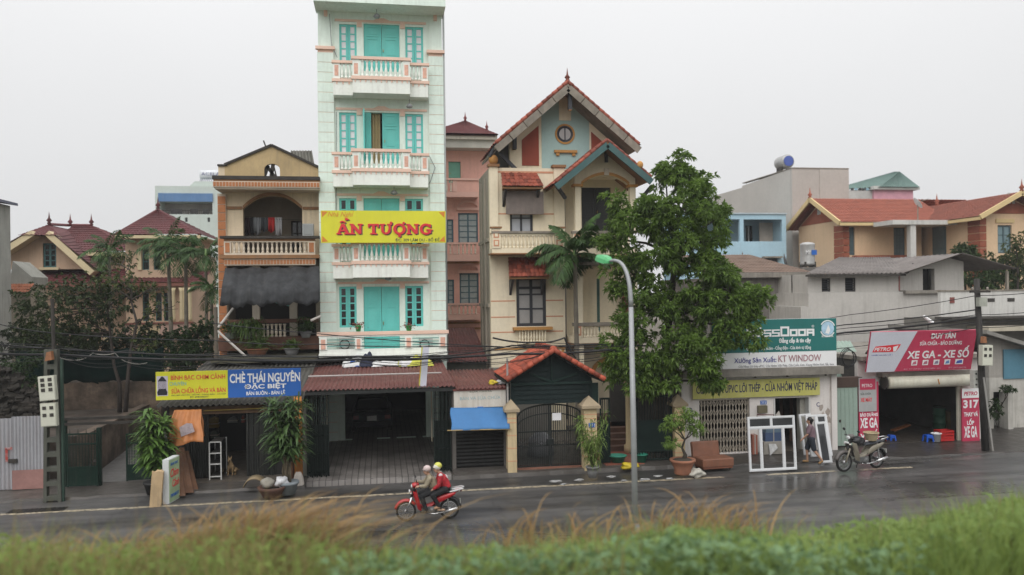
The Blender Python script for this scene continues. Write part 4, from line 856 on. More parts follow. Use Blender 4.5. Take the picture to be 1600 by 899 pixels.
# orange tarpaulin
def drape(name,label,cat,quad,mat,nx=24,ny=14,fold=.05,seed=0,th=.008):
 a,b,c,d=map(Vector,quad);vs=[]
 for j in range(ny+1):
  for i in range(nx+1):
   q,s=i/nx,j/ny;p=a.lerp(b,q).lerp(d.lerp(c,q),s);vs.append(p+Vector((.02*math.sin(s*7+seed),-fold*(s+.15)*math.sin(q*11+seed+s*1.5)-fold*.5*math.sin(q*23+seed),fold*.5*math.sin(q*8+seed)*s)))
 return tag(MB().add(vs,[(j*(nx+1)+i,j*(nx+1)+i+1,(j+1)*(nx+1)+i+1,(j+1)*(nx+1)+i)for j in range(ny)for i in range(nx)]).build(name,mat,None,True,th),label,cat)
def patch_mat(name,col,col2):
 m=M(name,col,.55,.2,2,bump=.2,bscale=8);return m
ot=drape('orange_tarpaulin','orange tarpaulin draped from the eave at the left of the tea shop','tarpaulin',(W(272,641,26.3),W(314,640,26.3),W(318,690,25.7),W(258,698,25.7)),patch_mat('orange_tarp',(.40,.15,.045),None),fold=.06,seed=2)
WLOC[ot.name]=Vector();text('GAS',(XU(281,670,26.0),XU(301,670,26.0),ZV(290,683,26.0),ZV(290,664,26.0)),26.02,M('print_grey',(.42,.35,.36),.6),ot,.06,.2)if False else None
drape('orange_tarpaulin','small flap of orange tarpaulin at the right of the larger one','tarpaulin',(W(308,642,26.4),W(315,642,26.4),W(320,682,26.3),W(309,683,26.3)),MATS['orange_tarp'],8,8,.03,5)
# printed patch on the tarpaulin
pt=MB();c=W(291,672,25.78);pt.T=Matrix.Translation(c)@Matrix.Rotation(R_(-25),4,'Y');pt.prism([(-.22,-.12),(.2,-.16),(.24,.1),(.1,.18),(-.14,.16)],-.01,.0);pt.build('printed_patch',M('print_grey',(.40,.33,.35),.6,.4,9),ot)
# glass display cabinet
def cabinet():
 Y=27.0;x0,x1,z0,z1=RC(327.5,691,345.5,747,Y);z0=.1;t=thing('display_cabinet','white framed glass display cabinet at the tea shop door','cabinet',((x0+x1)/2,Y,z0));m=M('cabinet_white',(.6,.6,.58),.5);d=.9
 for x in(x0,x1):
  for y in(Y,Y+d):bx('post',m,t,x-.018,x+.018,y-.018,y+.018,z0,z1)
 for zz in(z0+.1,z0+.5,z0+.85,z1):b=MB().wall(x0+.018,x1-.018,zz-.018,zz+.018,Y-.012,Y+.012);b.build('rail',m,t);bx('shelf',M('shelf_dark',(.06,.055,.05),.5),t,x0+.02,x1-.02,Y+.02,Y+d-.02,zz-.01,zz+.006)
 bx('side_glass',m_dglass,t,x1-.004,x1+.004,Y+.02,Y+d-.02,z0+.12,z1-.02);bx('back_panel',MATS['shelf_dark'],t,x0+.02,x1-.02,Y+d-.016,Y+d-.006,z0+.1,z1)
cabinet()
# standing light-box sign, pale timber, planks
def lightbox():
 p=G(268,783);t=thing('standing_sign','white light box sign with red script standing by the shop kerb','sign',p,None,R_(80),True);h=1.28
 bx('casing',M('lightbox_white',(.6,.62,.62),.5,.1),t,-.36,.36,-.09,.09,0,h);bx('face',M('lightbox_green',(.38,.5,.3),.4,.25,2.5,bump=0),t,-.34,.34,-.1,-.09,.03,h-.03)
 text('Chim',(-.27,.27,.74,.98),-.104,m_red,t,.01,.3);text('Cảnh',(-.15,.3,.44,.68),-.104,m_red,t,.01,.3);text('0983606077',(-.27,.28,.16,.26),-.104,m_blue,t)
 text('BÌNH BẠC',(-.25,.25,1.06,1.18),-.104,m_blue,t)
lightbox()
def slab_piece(name,label,cat,foot,top,w_,th,mat,jag=.04):
 a,b=Vector(foot),Vector(top);t=MB();d=(b-a);pts=[]
 vs=[];n=6
 for k in range(2):
  for i in range(n):x=-w_/2+w_*i/(n-1);vs.append((x,(k-.5)*th,0));vs.append((x+d.x,(k-.5)*th+d.y,d.z+rnd.uniform(-jag,jag)))
 fs=[]
 for i in range(n-1):q=2*i;fs+=[(q,q+2,q+3,q+1),(2*n+q,2*n+q+1,2*n+q+3,2*n+q+2),(q+1,q+3,2*n+q+3,2*n+q+1)]
 fs+=[(0,1,2*n+1,2*n),(2*n-2,4*n-2,4*n-1,2*n-1)]
 t.add([a+Vector(v)for v in vs],fs);return tag(t.build(name,mat),label,cat)
p=G(243,792);slab_piece('timber_block','pale split timber block standing at the road edge','timber',p,p+Vector((.06,.1,1.0)),.3,.12,M('pale_timber',(.42,.30,.17),.8,.2,3,streak=.3))
m_plank=M('red_brown_wood',(.13,.06,.03),.75,.35,2,streak=.4)
for i,(u,v,u2,v2)in enumerate(((283,775,274,712),(296,770,281,700),(303,765,288,705))):
 a=G(u,v,.07);b=W(u2,v2,27.1);slab_piece('wooden_plank',['short','middle','rearmost'][i]+' red-brown plank leaning against the tea shop front','plank',a,b,.26,.04,m_plank,.02).__setitem__('group','planks leaning on the tea shop')
# dracaena shrubs in front of the shop
def dracaena(label,base,h,canes,spread,ll,n,seed,potr,potm,lm,low=.55,lw=.075):
 rg=np.random.default_rng(seed);r=random.Random(seed);t=thing('dracaena_plant',label,'potted plant',base,'potted dracaena shrubs');b=Vector(base)
 MB().lathe([(potr*.7,0),(potr,.3),(potr*1.12,.31),(potr*1.12,.38),(potr*.95,.38),(.01,.34)],tuple(b),16).build('pot',potm,t,True);C=[]
 for k in range(canes):
  az=k*2.4;top=b+Vector((math.cos(az)*spread*r.uniform(.2,1),math.sin(az)*spread*r.uniform(.2,.8),h*r.uniform(low,1)));mb=MB();pts=limb(mb,b+Vector((r.uniform(-.08,.08),r.uniform(-.06,.06),.3)),top,.035,.018,6,wob=.05);mb.build('cane',M('cane_brown',(.14,.11,.07),.85,.3,5),t,True)
  C.append(np.array(top));C.append(np.array(pts[4]));C.append(np.array(pts[3]))
 V=[];Fc=[];o=0
 for c in C:
  m_=n;d=rg.normal(0,1,(m_,3));d[:,2]=np.abs(d[:,2])*.8-.1;L=rg.uniform(.7,1.15,m_)*ll;cc=c+rg.normal(0,.07,(m_,3))*[1,1,1.6]
  d/=np.linalg.norm(d,axis=1,keepdims=True);s=np.cross(d,[0,0,1.0]);s/=np.linalg.norm(s,axis=1,keepdims=True)+1e-9;P=[]
  for q,wd,dr in((0,.5,0),(.35,1,.02),(.7,.8,.18),(1,.06,.45)):
   p=cc+d*(L*q)[:,None]+np.array([0,0,-1.0])*(L*dr)[:,None];P+=[p-s*lw*wd/2,p+s*lw*wd/2]
  v=np.stack(P,1).reshape(-1,3);i0=np.arange(m_)[:,None]*8;f=np.concatenate([i0+np.array([2*j,2*j+1,2*j+3,2*j+2])for j in range(3)]);V.append(v);Fc.append(f+o);o+=len(v)
 npmesh('foliage',np.concatenate(V),np.concatenate(Fc),lm,t);return t
lm_dra=leafmat('dracaena_leaf',(.035,.08,.015),(.13,.23,.05),6,rough=.4);lm_dra2=leafmat('dracaena_dull',(.03,.06,.02),(.09,.15,.05),5,rough=.4)
dracaena('bushy dracaena with bright strap leaves at the left of the tea shop',G(240,772,.07),2.6,8,.40,.5,46,2,.26,M('black_pot',(.03,.03,.03),.6),lm_dra,.5,.10)
dracaena('drooping dracaena beside the orange post at the right of the tea shop',G(450,772,.07),2.72,7,.5,.6,44,5,.3,M('blue_grey_pot',(.22,.25,.27),.7,.25,4),lm_dra2,.7)
p=G(467,757,.07);tt=thing('orange_post','orange painted post with a white foot beside the drooping dracaena','post',p);MB().lathe([(.13,.25),(.125,1.2),(.12,2.75)],tuple(p),12).build('shaft',M('orange_paint',(.42,.16,.03),.75,.3,3,streak=.5),tt,True);MB().lathe([(.17,0),(.15,.2),(.09,.42)],tuple(p-Vector((0,.06,0))),8).build('white_foot',M('lime_white',(.55,.5,.45),.8,.3,4),tt)
p=G(457,757,.07);tag(MB().tube([p,p+Vector((0,.05,1.5))],.05,8).build('thin_stake',m_plank),'thin brown stake next to the orange post','stake')
# bowls, stone and bag at the foot of the right dracaena
b_=G(425,776,.07);t_=thing('bowl_pot','low brown bowl pot with soil on the kerb by the tea shop','pot',b_);MB().lathe([(.25,0),(.38,.22),(.42,.3),(.36,.3),(.3,.24),(.01,.24)],tuple(b_),18).build('bowl',M('dark_terracotta',(.10,.05,.035),.7,.3,3),t_,True);bx('soil',m_soilp,t_,b_.x-.2,b_.x+.2,b_.y-.2,b_.y+.2,b_.z+.235,b_.z+.25)
def blob(name,label,cat,c,r,mat,seed,amp=.25,vox=.05):
 rg=random.Random(seed);mb=MB();ph=[rg.uniform(0,6)for _ in range(6)];n,m=20,12;vs=[]
 for j in range(m+1):
  for i in range(n):
   a,b=2*math.pi*i/n,math.pi*j/m;d=Vector((math.sin(b)*math.cos(a),math.sin(b)*math.sin(a),-math.cos(b)));k=1+amp*(math.sin(3*d.x+ph[0])*math.sin(4*d.z+ph[1])+.6*math.sin(7*d.y+ph[2])*math.cos(6*d.x+ph[3]))
   vs.append(Vector(c)+Vector((d.x*r[0],d.y*r[1],d.z*r[2]))*k)
 mb.add(vs,[(j*n+i,j*n+(i+1)%n,(j+1)*n+(i+1)%n,(j+1)*n+i)for j in range(m)for i in range(n)]);return tag(mb.build(name,mat,None,True),label,cat)
blob('grey_stone','rounded grey stone resting on the bowl pot','stone',b_+Vector((-.12,0,.4)),(.2,.17,.16),M('grey_stone',(.3,.28,.24),.9,.3,4),3,.1)
blob('plastic_bag','crumpled white plastic bag beside the orange post','bag',b_+Vector((.28,.05,.42)),(.2,.17,.17),M('bag_white',(.62,.62,.64),.4,.2,5,bump=.6,bscale=12),4,.25)
p=G(398,767,.07);vs=[];n=12
for k in range(n+1):
 a=math.pi*(.08+.84*k/n)
 for yy in(-.28,.28):vs.append((p.x-.32*math.cos(a),p.y+yy+.1,p.z+.4*math.sin(a)**.8))
tag(MB().add(vs,[(2*i,2*i+1,2*i+3,2*i+2)for i in range(n)]).build('bent_sheet',M('tan_sheet',(.25,.19,.11),.7,.2,3),None,True,.02),'curved tan sheet lying on the pavement before the shop shutters','sheet')
# ================================================================== far left: sheet gate, pole, green gates, garden
m_shg=M('grey_sheet',(.34,.34,.36),.5,.15,.8,streak=.4,dirt=(.22,.12,.09),bump=.05);YG=27.0
sg=thing('sheet_metal_gate','pale grey corrugated sheet gate with red marks at the left edge','gate',(XU(30,770,YG),YG,.05));z0,z1=.09,ZV(30,651,YG);xm=XU(18,700,YG);xe=XU(77.5,700,YG);xs_=XU(-130,700,YG)
MB().corr((xm+.02,YG,z0),(xe,YG,z0),(xm+.02,YG,z1),(xe,YG,z1),11,.018,6).build('sheet',m_shg,sg,False,.006);MB().corr((xs_,YG+.03,z0),(xm,YG+.03,z0),(xs_,YG+.03,z1-.05),(xm,YG+.03,z1-.05),22,.018,6).build('sheet',m_shg,sg,False,.006)
for zz in(z0+.1,z1-.12):bx('rail',M('rust_frame',(.18,.1,.07),.7),sg,xs_,xe,YG+.06,YG+.1,zz,zz+.06)
m_rp=worn_paint('red_scrawl',(.36,.05,.04),(.34,.3,.3),.5,.6,6)
for(u0,v0,u1,v1)in((8,699,20,703),(9,702,13,722)):q=RC(u0,v0,u1,v1,YG);bx('painted_mark',m_rp,sg,q[0],q[1],YG-.026,YG-.02,q[2],q[3])
q=RC(15,717,28,723,YG);bx('bolt',m_grime,sg,q[0],q[1],YG-.08,YG-.02,q[2],q[3]);bx('rust_skirt',M('pink_rust',(.32,.17,.15),.7,.3,1.5),sg,xm+.02,xe,YG-.026,YG-.021,z0,z0+.6)
# concrete ladder pole with meter boxes
def h_pole(label,p,h,wd=.36,dp=.22,lean=0.0,mat=None):
 t=thing('utility_pole',label,'utility pole',p,'concrete utility poles',0,True);m=mat or M('pole_concrete',(.085,.088,.072),.9,.3,2,streak=.6,dirt=(.03,.034,.028));b=MB();n=11
 k=lambda z:1-.35*z/h
 for s in(-1,1):b.add([(s*wd/2*k(z)+sx*.045+lean*z,sy*dp/2,z)for z in(0,h)for sx,sy in((-1,-1),(1,-1),(1,1),(-1,1))],[(3,2,1,0),(4,5,6,7),(0,1,5,4),(1,2,6,5),(2,3,7,6),(3,0,4,7)])
 b.build('leg',m,t)
 for i in range(n):
  z=.05+(h-.2)*i/(n-1);bx('rung',m,t,-wd/2*k(z)+.045+lean*z,wd/2*k(z)-.045+lean*z,-dp/2+.005,dp/2-.005,z,z+.14)
 return t
pl=G(84,784);PL=h_pole('concrete ladder pole with two meter boxes beside the grey sheet gate',pl,4.5,.40)
bx('green_pipe',M('green_pipe',(.03,.06,.045),.5),PL,.24,.30,-.05,.05,0,4.2)
MB().tube([(.05,0,4.4),(.03,0,6.0)],.05,8).build('extension_pipe',m_grime,PL)
def meter_box(label,u0,v0,u1,v1,Y,nx,nz,tilt=0.0,group='electricity meter boxes'):
 x0,x1,z0,z1=RC(u0,v0,u1,v1,Y);c=Vector(((x0+x1)/2,Y,z0));t=thing('meter_box',label,'meter box',c,group,0,True);t.rotation_euler=(0,R_(tilt),0);w_,h=x1-x0,z1-z0
 bx('casing',M('meter_cream',(.50,.50,.42),.5,.12,2,streak=.3),t,-w_/2,w_/2,-.18,0,0,h);bx('door',M('meter_cream2',(.56,.56,.47),.45,.1),t,-w_/2+.02,w_/2-.02,-.195,-.18,.02,h-.02)
 wm=mesh_of(MB().box(-w_*.12,w_*.12,-.012,.002,-h*.07,h*.07),'meter_window',m_grime)
 for i in range(nx):
  for k in range(nz):inst(wm,'meter_window',t,(-w_/2+w_*(i+.6)/(nx+.2),-.196,h-h*.62*(k+.5)/nz-.03))
 return t
meter_box('upper cream meter box with six windows on the left pole',66,587,91.5,625,25.3,2,3,-4);meter_box('lower cream meter box with four windows on the left pole',68,629,92.5,665,25.3,2,2,-2)
q=RC(72,549,83,564,25.3);tag(MB().prism([(q[0],q[2]),(q[1],q[2]+.03),(q[1]-.03,q[3]),(q[0]+.05,q[3]-.03)],25.2,25.4).build('junction_box',M('rust_box',(.3,.13,.06),.6,.4,5)),'small rusty junction box near the top of the left pole','box')
q=RC(70,695,74,735,25.5);tag(MB().box(q[0],q[1],25.44,25.5,q[2],q[3]).build('notice_strip',M('pale_strip',(.45,.42,.35),.7)),'narrow pale strip fixed to the left side of the ladder pole','strip')
# green gates, open, with posts and beam
def green_gate(label,ua,ub,vt,vm,vb,Y,rot):
 x0,x1=XU(ua,720,Y),XU(ub,720,Y);w_=x1-x0;zt,zm=ZV(ua,vt,Y),ZV(ua,vm,Y);t=thing('green_gate',label,'gate',(x0,Y,.1),'dark green garden gates',rot,True);m=M('bottle_green',(.008,.026,.018),.6,.3,2,streak=.3,spec=.2);h=zt-.1;hm=zm-.1
 for x in(0,w_-.05):bx('stile',m,t,x,x+.05,0,.04,0,h)
 for zz in(.02,hm,h*.78,h-.05):bx('rail',m,t,.05,w_-.05,0,.04,zz,zz+.05)
 bx('panel',m,t,.05,w_-.05,.012,.024,.07,hm);br=mesh_of(MB().box(-.008,.008,.012,.028,hm+.05,h-.05),'bar',m);n=9
 for i in range(n):inst(br,'bar',t,(.05+(w_-.1)*(i+.5)/n,0,0))
 me_=MB();
 for k in range(14):zz=hm+.06+(h*.76-hm)*k/14;me_.box(.05,w_-.05,.03,.034,zz,zz+.008)
 me_.build('mesh',m,t)
 for i in range(4):MB().tube([(.1+i*(w_-.2)/3,.02,h),(.1+i*(w_-.2)/3,.02,h+.14)],[.012,.004],5).build('spike',m,t)
 bx('latch',m_grime,t,w_-.12,w_-.04,-.03,0,h*.45,h*.5);return t
green_gate('left leaf of the open dark green garden gate by the pole',104,153,678,733,774,26.9,0.0);green_gate('right leaf of the open dark green garden gate by the dracaena',197,241,678,729,768,27.4,.05)
gp=thing('gate_frame','dark metal posts and twin beams over the green garden gate','gate frame',(XU(155,770,27),27,.08));m=M('bottle_green',(0,0,0))
for u in(102,156,244):x=XU(u,720,27.2);bx('post',m,gp,x-.06,x+.06,27.1,27.25,.05,ZV(u,655,27.2)if u!=156 else ZV(u,668,27.2))
for v in(651,659):bx('beam',m_grime,gp,XU(98,v,27.2),XU(246,v,27.2),27.05,27.12,ZV(160,v+4,27.1),ZV(160,v,27.1))
# raised garden, alley wall, laterite wall, green mesh
m_late=M('laterite',(.13,.095,.07),.95,.75,1.3,base_dirt=.95,dirt=(.022,.02,.015),streak=.4,bump=.8,bscale=6)
xa=XU(156,735,29.0);struct(MB().box(-60,xa-.32,28.4,70,-.05,1.45).build('terrain',M('garden_earth',(.05,.036,.026),.95,.5,1.2,base_dirt=.6,bump=.8,bscale=5)))
aw_=tag(MB().box(xa-.32,xa,27.9,37,0,1.6).build('alley_wall',m_late),'brown rubble retaining wall along the left of the alley','wall')
ap=MB();vs=[];n=10
for i in range(n+1):
 y=27.5+9.5*i/n
 for x in(xa-.01,XU(250,735,29)):vs.append((x,y,.075+.05*i))
struct(ap.add(vs,[(2*i,2*i+1,2*i+3,2*i+2)for i in range(n)]).build('alley_path',M('alley_concrete',(.11,.105,.10),.6,.3,.8,base_dirt=.5)))
yl=35.0;lw=tag(MB().box(XU(-40,620,yl),XU(252,620,yl),yl,yl+.3,.3,ZV(150,598,yl)).build('garden_wall',m_late),'stained brown laterite wall at the back of the garden','wall')
# old wall slope at the left behind the sheet gate
wl_=thing('rubble_wall','dark broken rubble wall behind the grey sheet gate','wall',(XU(20,640,30),30,0));m_rub=M('rubble',(.032,.027,.022),.95,.5,2.5,base_dirt=.7,dirt=(.018,.018,.014),bump=1,bscale=7);rg=random.Random(9)
def rub_top(u):return float(np.interp(u,[-60,28,64,100],[556,578,622,640]))
for j in range(9):
 for i in range(13):
  u=-58+i*10.5+(5 if j%2 else 0);v=655-j*12
  if v-6<rub_top(u):continue
  c=W(u+rg.uniform(-4,4),v+rg.uniform(-5,5),30);sz=rg.uniform(.7,1.5);mb=MB();ph=rg.uniform(0,6);n_,m_=7,4;vs=[]
  for jj in range(m_+1):
   for ii in range(n_):
    aa,bb=2*math.pi*ii/n_,math.pi*jj/m_;k_=1+.22*math.sin(3*aa+ph+jj);vs.append((c.x+.19*sz*k_*math.sin(bb)*math.cos(aa),30.16+.2*k_*math.sin(bb)*math.sin(aa),c.z-.13*sz*math.cos(bb)*k_))
  mb.add(vs,[(jj*n_+ii,jj*n_+(ii+1)%n_,(jj+1)*n_+(ii+1)%n_,(jj+1)*n_+ii)for jj in range(m_)for ii in range(n_)]).build('stone',m_rub,wl_)
MB().prism([(XU(-60,620,30.15),0),(XU(66,640,30.15),0),(XU(62,640,30.15),ZV(60,628,30)),(XU(28,580,30.15),ZV(30,584,30)),(XU(-60,560,30.15),ZV(0,562,30))],30.15,30.45).build('core',m_rub,wl_)
# dark green shade net on the wall
x0,x1,z0,z1=RC(24,548,256,598,yl);vs=[];n=40
for j in range(5):
 for i in range(n+1):q=i/n;vs.append((x0+(x1-x0)*q,yl+.05+.05*math.sin(i*.8+j),z0+(z1-z0)*j/4+(.06*math.sin(i*.5)+.05*math.sin(i*1.3))*(1 if j in(0,4)else .5)))
tag(MB().add(vs,[(j*(n+1)+i,j*(n+1)+i+1,(j+1)*(n+1)+i+1,(j+1)*(n+1)+i)for j in range(4)for i in range(n)]).build('shade_net',M('green_net',(.006,.018,.015),.95,.3,2,spec=.05),None,True,.02),'long dark green shade net strung above the laterite wall','net')
# grey building cut by the left edge
p=W(16,322,40.0);t_=thing('grey_building','stained grey plastered building cut off by the left edge','building',(p.x-3,36,0));m_stain=M('stained_plaster',(.36,.36,.33),.85,.2,.7,streak=.7,dirt=(.13,.13,.11))
MB().box(p.x-8,p.x,31.5,40,0,p.z).build('walls',m_stain,t_);MB().prism([(p.x-8,p.z+1.4),(p.x+.25,p.z+.02),(p.x+.25,p.z+.14),(p.x-8,p.z+1.52)],31.3,40.2).build('roof',M('slate_blue_sheet',(.12,.13,.18),.6),t_);MB().prism([(p.x-8,p.z),(p.x,p.z),(p.x-8,p.z+1.38)],31.5,40).build('gable',m_stain,t_)
for zz in(2.2,4.4):bx('string_course',m_grime,t_,p.x,p.x+.03,31.5,40,zz,zz+.05)
# little grey lean-to roofs in front of the villa
q=[W(u,v,44)for u,v in((15,445),(50,445),(50,433),(20,408))];t_=thing('garden_shed','small grey gabled shed with an orange tiled eave below the villa','shed',(q[0].x+.6,44,1.4));MB().prism([(a.x,a.z)for a in q],44,46).build('gable',M('shed_grey',(.28,.28,.25),.9,.25,1,streak=.5),t_);MB().box(q[0].x,q[1].x-.1,44.1,46,1.4,q[0].z).build('walls',m_shadeint,t_)
tiled_slope(t_,(q[0].x,43.3,q[0].z-.42),(q[1].x+.1,43.3,q[0].z-.42),(q[1].x+.1,44,q[0].z),(q[0].x,44,q[0].z),9,3,M('old_orange_tile',(.26,.09,.045),.85,.35,4))
# ================================================================== villa with dark red roofs
m_villa=M('villa_peach',(.52,.37,.26),.85,.1,.8,streak=.35,dirt=(.25,.2,.15));m_vtrim=M('villa_cream',(.58,.48,.30),.8,.1,1)
def tile_rows(name,c,rl=.30,var=.3):
 if name in MATS:return MATS[name]
 m=M(name,c,.7,var,2.2,base_dirt=.35,dirt=tuple(k*.45 for k in c),bump=.3,bscale=9,fine=.25);N,L=m.node_tree.nodes,m.node_tree.links;bs=N['Principled BSDF'];src=bs.inputs['Base Color'].links[0].from_socket
 oi=N.new('ShaderNodeObjectInfo');r=N.new('ShaderNodeMapRange');r.inputs[3].default_value=.55;r.inputs[4].default_value=1.25;L.new(oi.outputs['Random'],r.inputs[0]);x=N.new('ShaderNodeMix');x.data_type='RGBA';x.blend_type='MULTIPLY';x.inputs[0].default_value=1;L.new(src,x.inputs[6]);L.new(r.outputs[0],x.inputs[7]);L.new(x.outputs[2],bs.inputs['Base Color']);return m
m_vroof=tile_rows('dark_red_tiles',(.14,.036,.038));m_tealw=M('teal_frame',(.05,.13,.13),.5)
def ribbed(a,b,c,d,nc,nr,mat,parent,name='roof_slope',amp=.035,step=.03):
 a,b,c,d=map(Vector,(a,b,c,d));nn=(b-a).cross(d-a).normalized()
 if nn.z<0:nn=-nn
 vs=[];cols=nc*2;rows=nr
 for j in range(rows):
  for e,off in((j/rows,step),((j+1)/rows,0)):
   for i in range(cols+1):q=i/cols;p=a.lerp(b,q).lerp(d.lerp(c,q),e);vs.append(p+nn*(off+(amp if i%2 else 0)))
 fs=[];w_=cols+1
 for j in range(rows):
  r0,r1=2*j*w_,(2*j+1)*w_
  for i in range(cols):
   fs.append((r0+i,r0+i+1,r1+i+1,r1+i))
   if j+1<rows:r2=(2*j+2)*w_;fs.append((r1+i,r1+i+1,r2+i+1,r2+i))
 return MB().add(vs,fs).build(name,mat,parent,False,.02)
def finial(parent,p,h,mat):return MB().lathe([(.05*h,0),(.16*h,.12*h),(.09*h,.22*h),(.2*h,.34*h),(.07*h,.52*h),(.03*h,.8*h),(.004,h)],tuple(p),8).build('finial',mat,parent,True)
def villa():
 Yv=50.0;t=thing('villa','peach villa with dark red tiled hip roofs behind the garden trees','house',(XU(150,500,Yv),Yv,1.4));P=lambda u,v,y=Yv:W(u,v,y)
 x0,x1=P(20,440).x,P(300,440).x;ze=P(150,395).z;zl=P(150,444,47.6).z
 ga,gb_,gw=P(18,420,48.6),P(140,420,48.6),48.6;zgt=P(75,369,gw).z;zgl=P(18,396,gw).z
 wx0,wx1,wz0,wz1=RC(67,380,88,418,gw)
 MB().wall(x0+.05,x1,1.4,ze,Yv,Yv+.3,[(P(150,410).x,P(162,410).x,P(155,418).z,P(155,396).z)]).build('wall',m_villa,t);MB().box(x0+.05,x1,Yv+.3,57,1.4,ze).build('body',m_villa,t)
 bx('dark_window',m_dglass,t,P(150,410).x,P(162,410).x,Yv+.15,Yv+.2,P(155,418).z,P(155,396).z)
 u62,u83=P(62,369,gw).x,P(84,369,gw).x;lx,rx=P(17,396,gw),P(141,421,gw);zb=P(75,421,gw).z
 def gz(x):return lx.z+(zgt-lx.z)*(x-lx.x)/(u62-lx.x)if x<u62 else(zgt if x<u83 else zgt+(rx.z-zgt)*(x-u83)/(rx.x-u83))
 g=MB()
 for a,b in((lx.x,wx0),(wx1,rx.x-.1)):
  pts=[(a,zb),(b,zb),(b,gz(b))]+[(q,gz(q))for q in(u83,u62)if a<q<b]+[(a,max(gz(a),zb+.01))];g.prism(pts,gw,gw+1.4)
 g.prism([(wx0,wz1),(wx1,wz1),(wx1,gz(wx1)),(wx0,gz(wx0))],gw,gw+1.4).prism([(wx0,zb),(wx1,zb),(wx1,wz0),(wx0,wz0)],gw,gw+1.4);gwo=g.build('gable_wall',m_villa,t)
 window(t,wx0,wx1,wz0,wz1,gw+.1,m_tealw,m_dglass,2,4,.09,.06);bx('sill',m_vtrim,t,wx0-.15,wx1+.15,gw-.12,gw-.002,wz0-.14,wz0)
 for p,q in(((lx.x-.3,lx.z-.15),(u62,zgt+.1)),((u83,zgt+.1),(rx.x+.4,rx.z-.25))):MB().bar((p[0],gw-.5,p[1]),(q[0],gw-.5,q[1]),.9,.32).build('bargeboard',m_vtrim,t)
 ap=W(77,352,50.2);yb=54;r2=W(143,353.5,53)
 ribbed((u62-.7,gw-1.0,zgt-.05),(u83+.7,gw-1.0,zgt-.05),ap,ap,8,8,m_vroof,t)
 ribbed((lx.x-.6,gw-1.0,lx.z-.05),(lx.x-.6,yb,lx.z-.05),(ap.x,yb,ap.z),(u62-.5,gw-1.0,zgt-.02),14,12,m_vroof,t);ribbed((rx.x+.6,gw-.9,rx.z),(rx.x+.6,yb,rx.z),(ap.x,yb,ap.z),(u83+.3,gw-.9,zgt),14,12,m_vroof,t)
 MB().add([(u62-.5,gw-1.0,zgt),ap,(ap.x,yb,ap.z)],[(0,1,2)]).build('roof_fill',m_vroof,t);MB().add([(u83+.3,gw-.9,zgt),ap,(ap.x,yb,ap.z)],[(0,1,2)]).build('roof_fill',m_vroof,t)
 e0,e1=P(60,394,Yv-.8),P(216,394,Yv-.8);ribbed(e0,(e1.x,e1.y,e0.z),r2,(ap.x+.3,r2.y,r2.z),26,12,m_vroof,t);ribbed((e1.x,Yv-.8,e0.z),(e1.x,58,e0.z),r2,r2,14,12,m_vroof,t)
 MB().tube([(ap.x,50.2,ap.z+.05),(ap.x,53,r2.z+.05),(r2.x,r2.y,r2.z+.05)],.09,6).build('ridge',m_vroof,t);bx('eave_board',m_vtrim,t,e0.x+2,e1.x,Yv-.85,Yv-.75,e0.z-.22,e0.z-.02)
 for u,v,y in((77,352,50.2),(110,354,53),(143,354,53)):finial(t,W(u,v,y),.8,m_vroof)
 l0,l1,tz=P(40,444,47.4),P(318,444,47.4),P(150,421,49.9).z;ribbed((l0.x,47.4,l0.z),(l1.x,47.4,l0.z),(l1.x,49.95,tz),(l0.x,49.95,tz),40,7,m_vroof,t);bx('lean_to_fascia',M('villa_fascia',(.2,.08,.06),.8),t,l0.x,l1.x,47.35,47.45,l0.z-.2,l0.z-.02)
 ty=48.2;tx0,tx1=P(196,400,ty).x,P(296,400,ty).x;tz0,tz1=tz-.3,P(247,368,ty).z;hs_=[RC(222,385,233,422,ty),RC(240,385,251,422,ty)];hs2=[RC(223,458,233,502,ty),RC(243,458,253,502,ty),RC(256,458,268,502,ty)]
 MB().wall(tx0,tx1,1.4,tz1,ty,ty+.3,hs_+hs2).build('tower_wall',m_villa,t);MB().box(tx0,tx0+.3,ty+.3,54,1.4,tz1).box(tx1-.3,tx1,ty+.3,54,1.4,tz1).box(tx0+.3,tx1-.3,ty+1.2,ty+1.3,1.4,tz1).build('tower_side',m_villa,t)
 for h in hs_+hs2:window(t,h[0],h[1],h[2],h[3],ty+.1,m_tealw,m_dglass,1,3,.05,.04)
 cx=(hs_[0][0]+hs_[1][1])/2;a=MB();w_=(hs_[1][1]-hs_[0][0])/2
 for s in(-1,1):a.box(cx+s*(w_+.12)-.1,cx+s*(w_+.12)+.1,ty-.08,ty-.002,hs_[0][2],hs_[0][3]-.1)
 for i in range(10):
  q0,q1=math.pi*i/10,math.pi*(i+1)/10;zz=hs_[0][3]-.1;a.prism([(cx+(w_+.02)*math.cos(q0),zz+.35*math.sin(q0)),(cx+(w_+.22)*math.cos(q0),zz+.55*math.sin(q0)),(cx+(w_+.22)*math.cos(q1),zz+.55*math.sin(q1)),(cx+(w_+.02)*math.cos(q1),zz+.35*math.sin(q1))],ty-.08,ty-.002)
 a.build('window_surround',m_vtrim,t)
 ax=W(247,328,51.2);ee=[P(180,367,ty-1),P(313,372,ty-1)];ez_=ee[0].z;bk=55.5;A,B,C_,D=(ee[0].x,ty-1,ez_),(ee[1].x,ty-1,ez_),(ee[1].x,bk,ez_),(ee[0].x,bk,ez_)
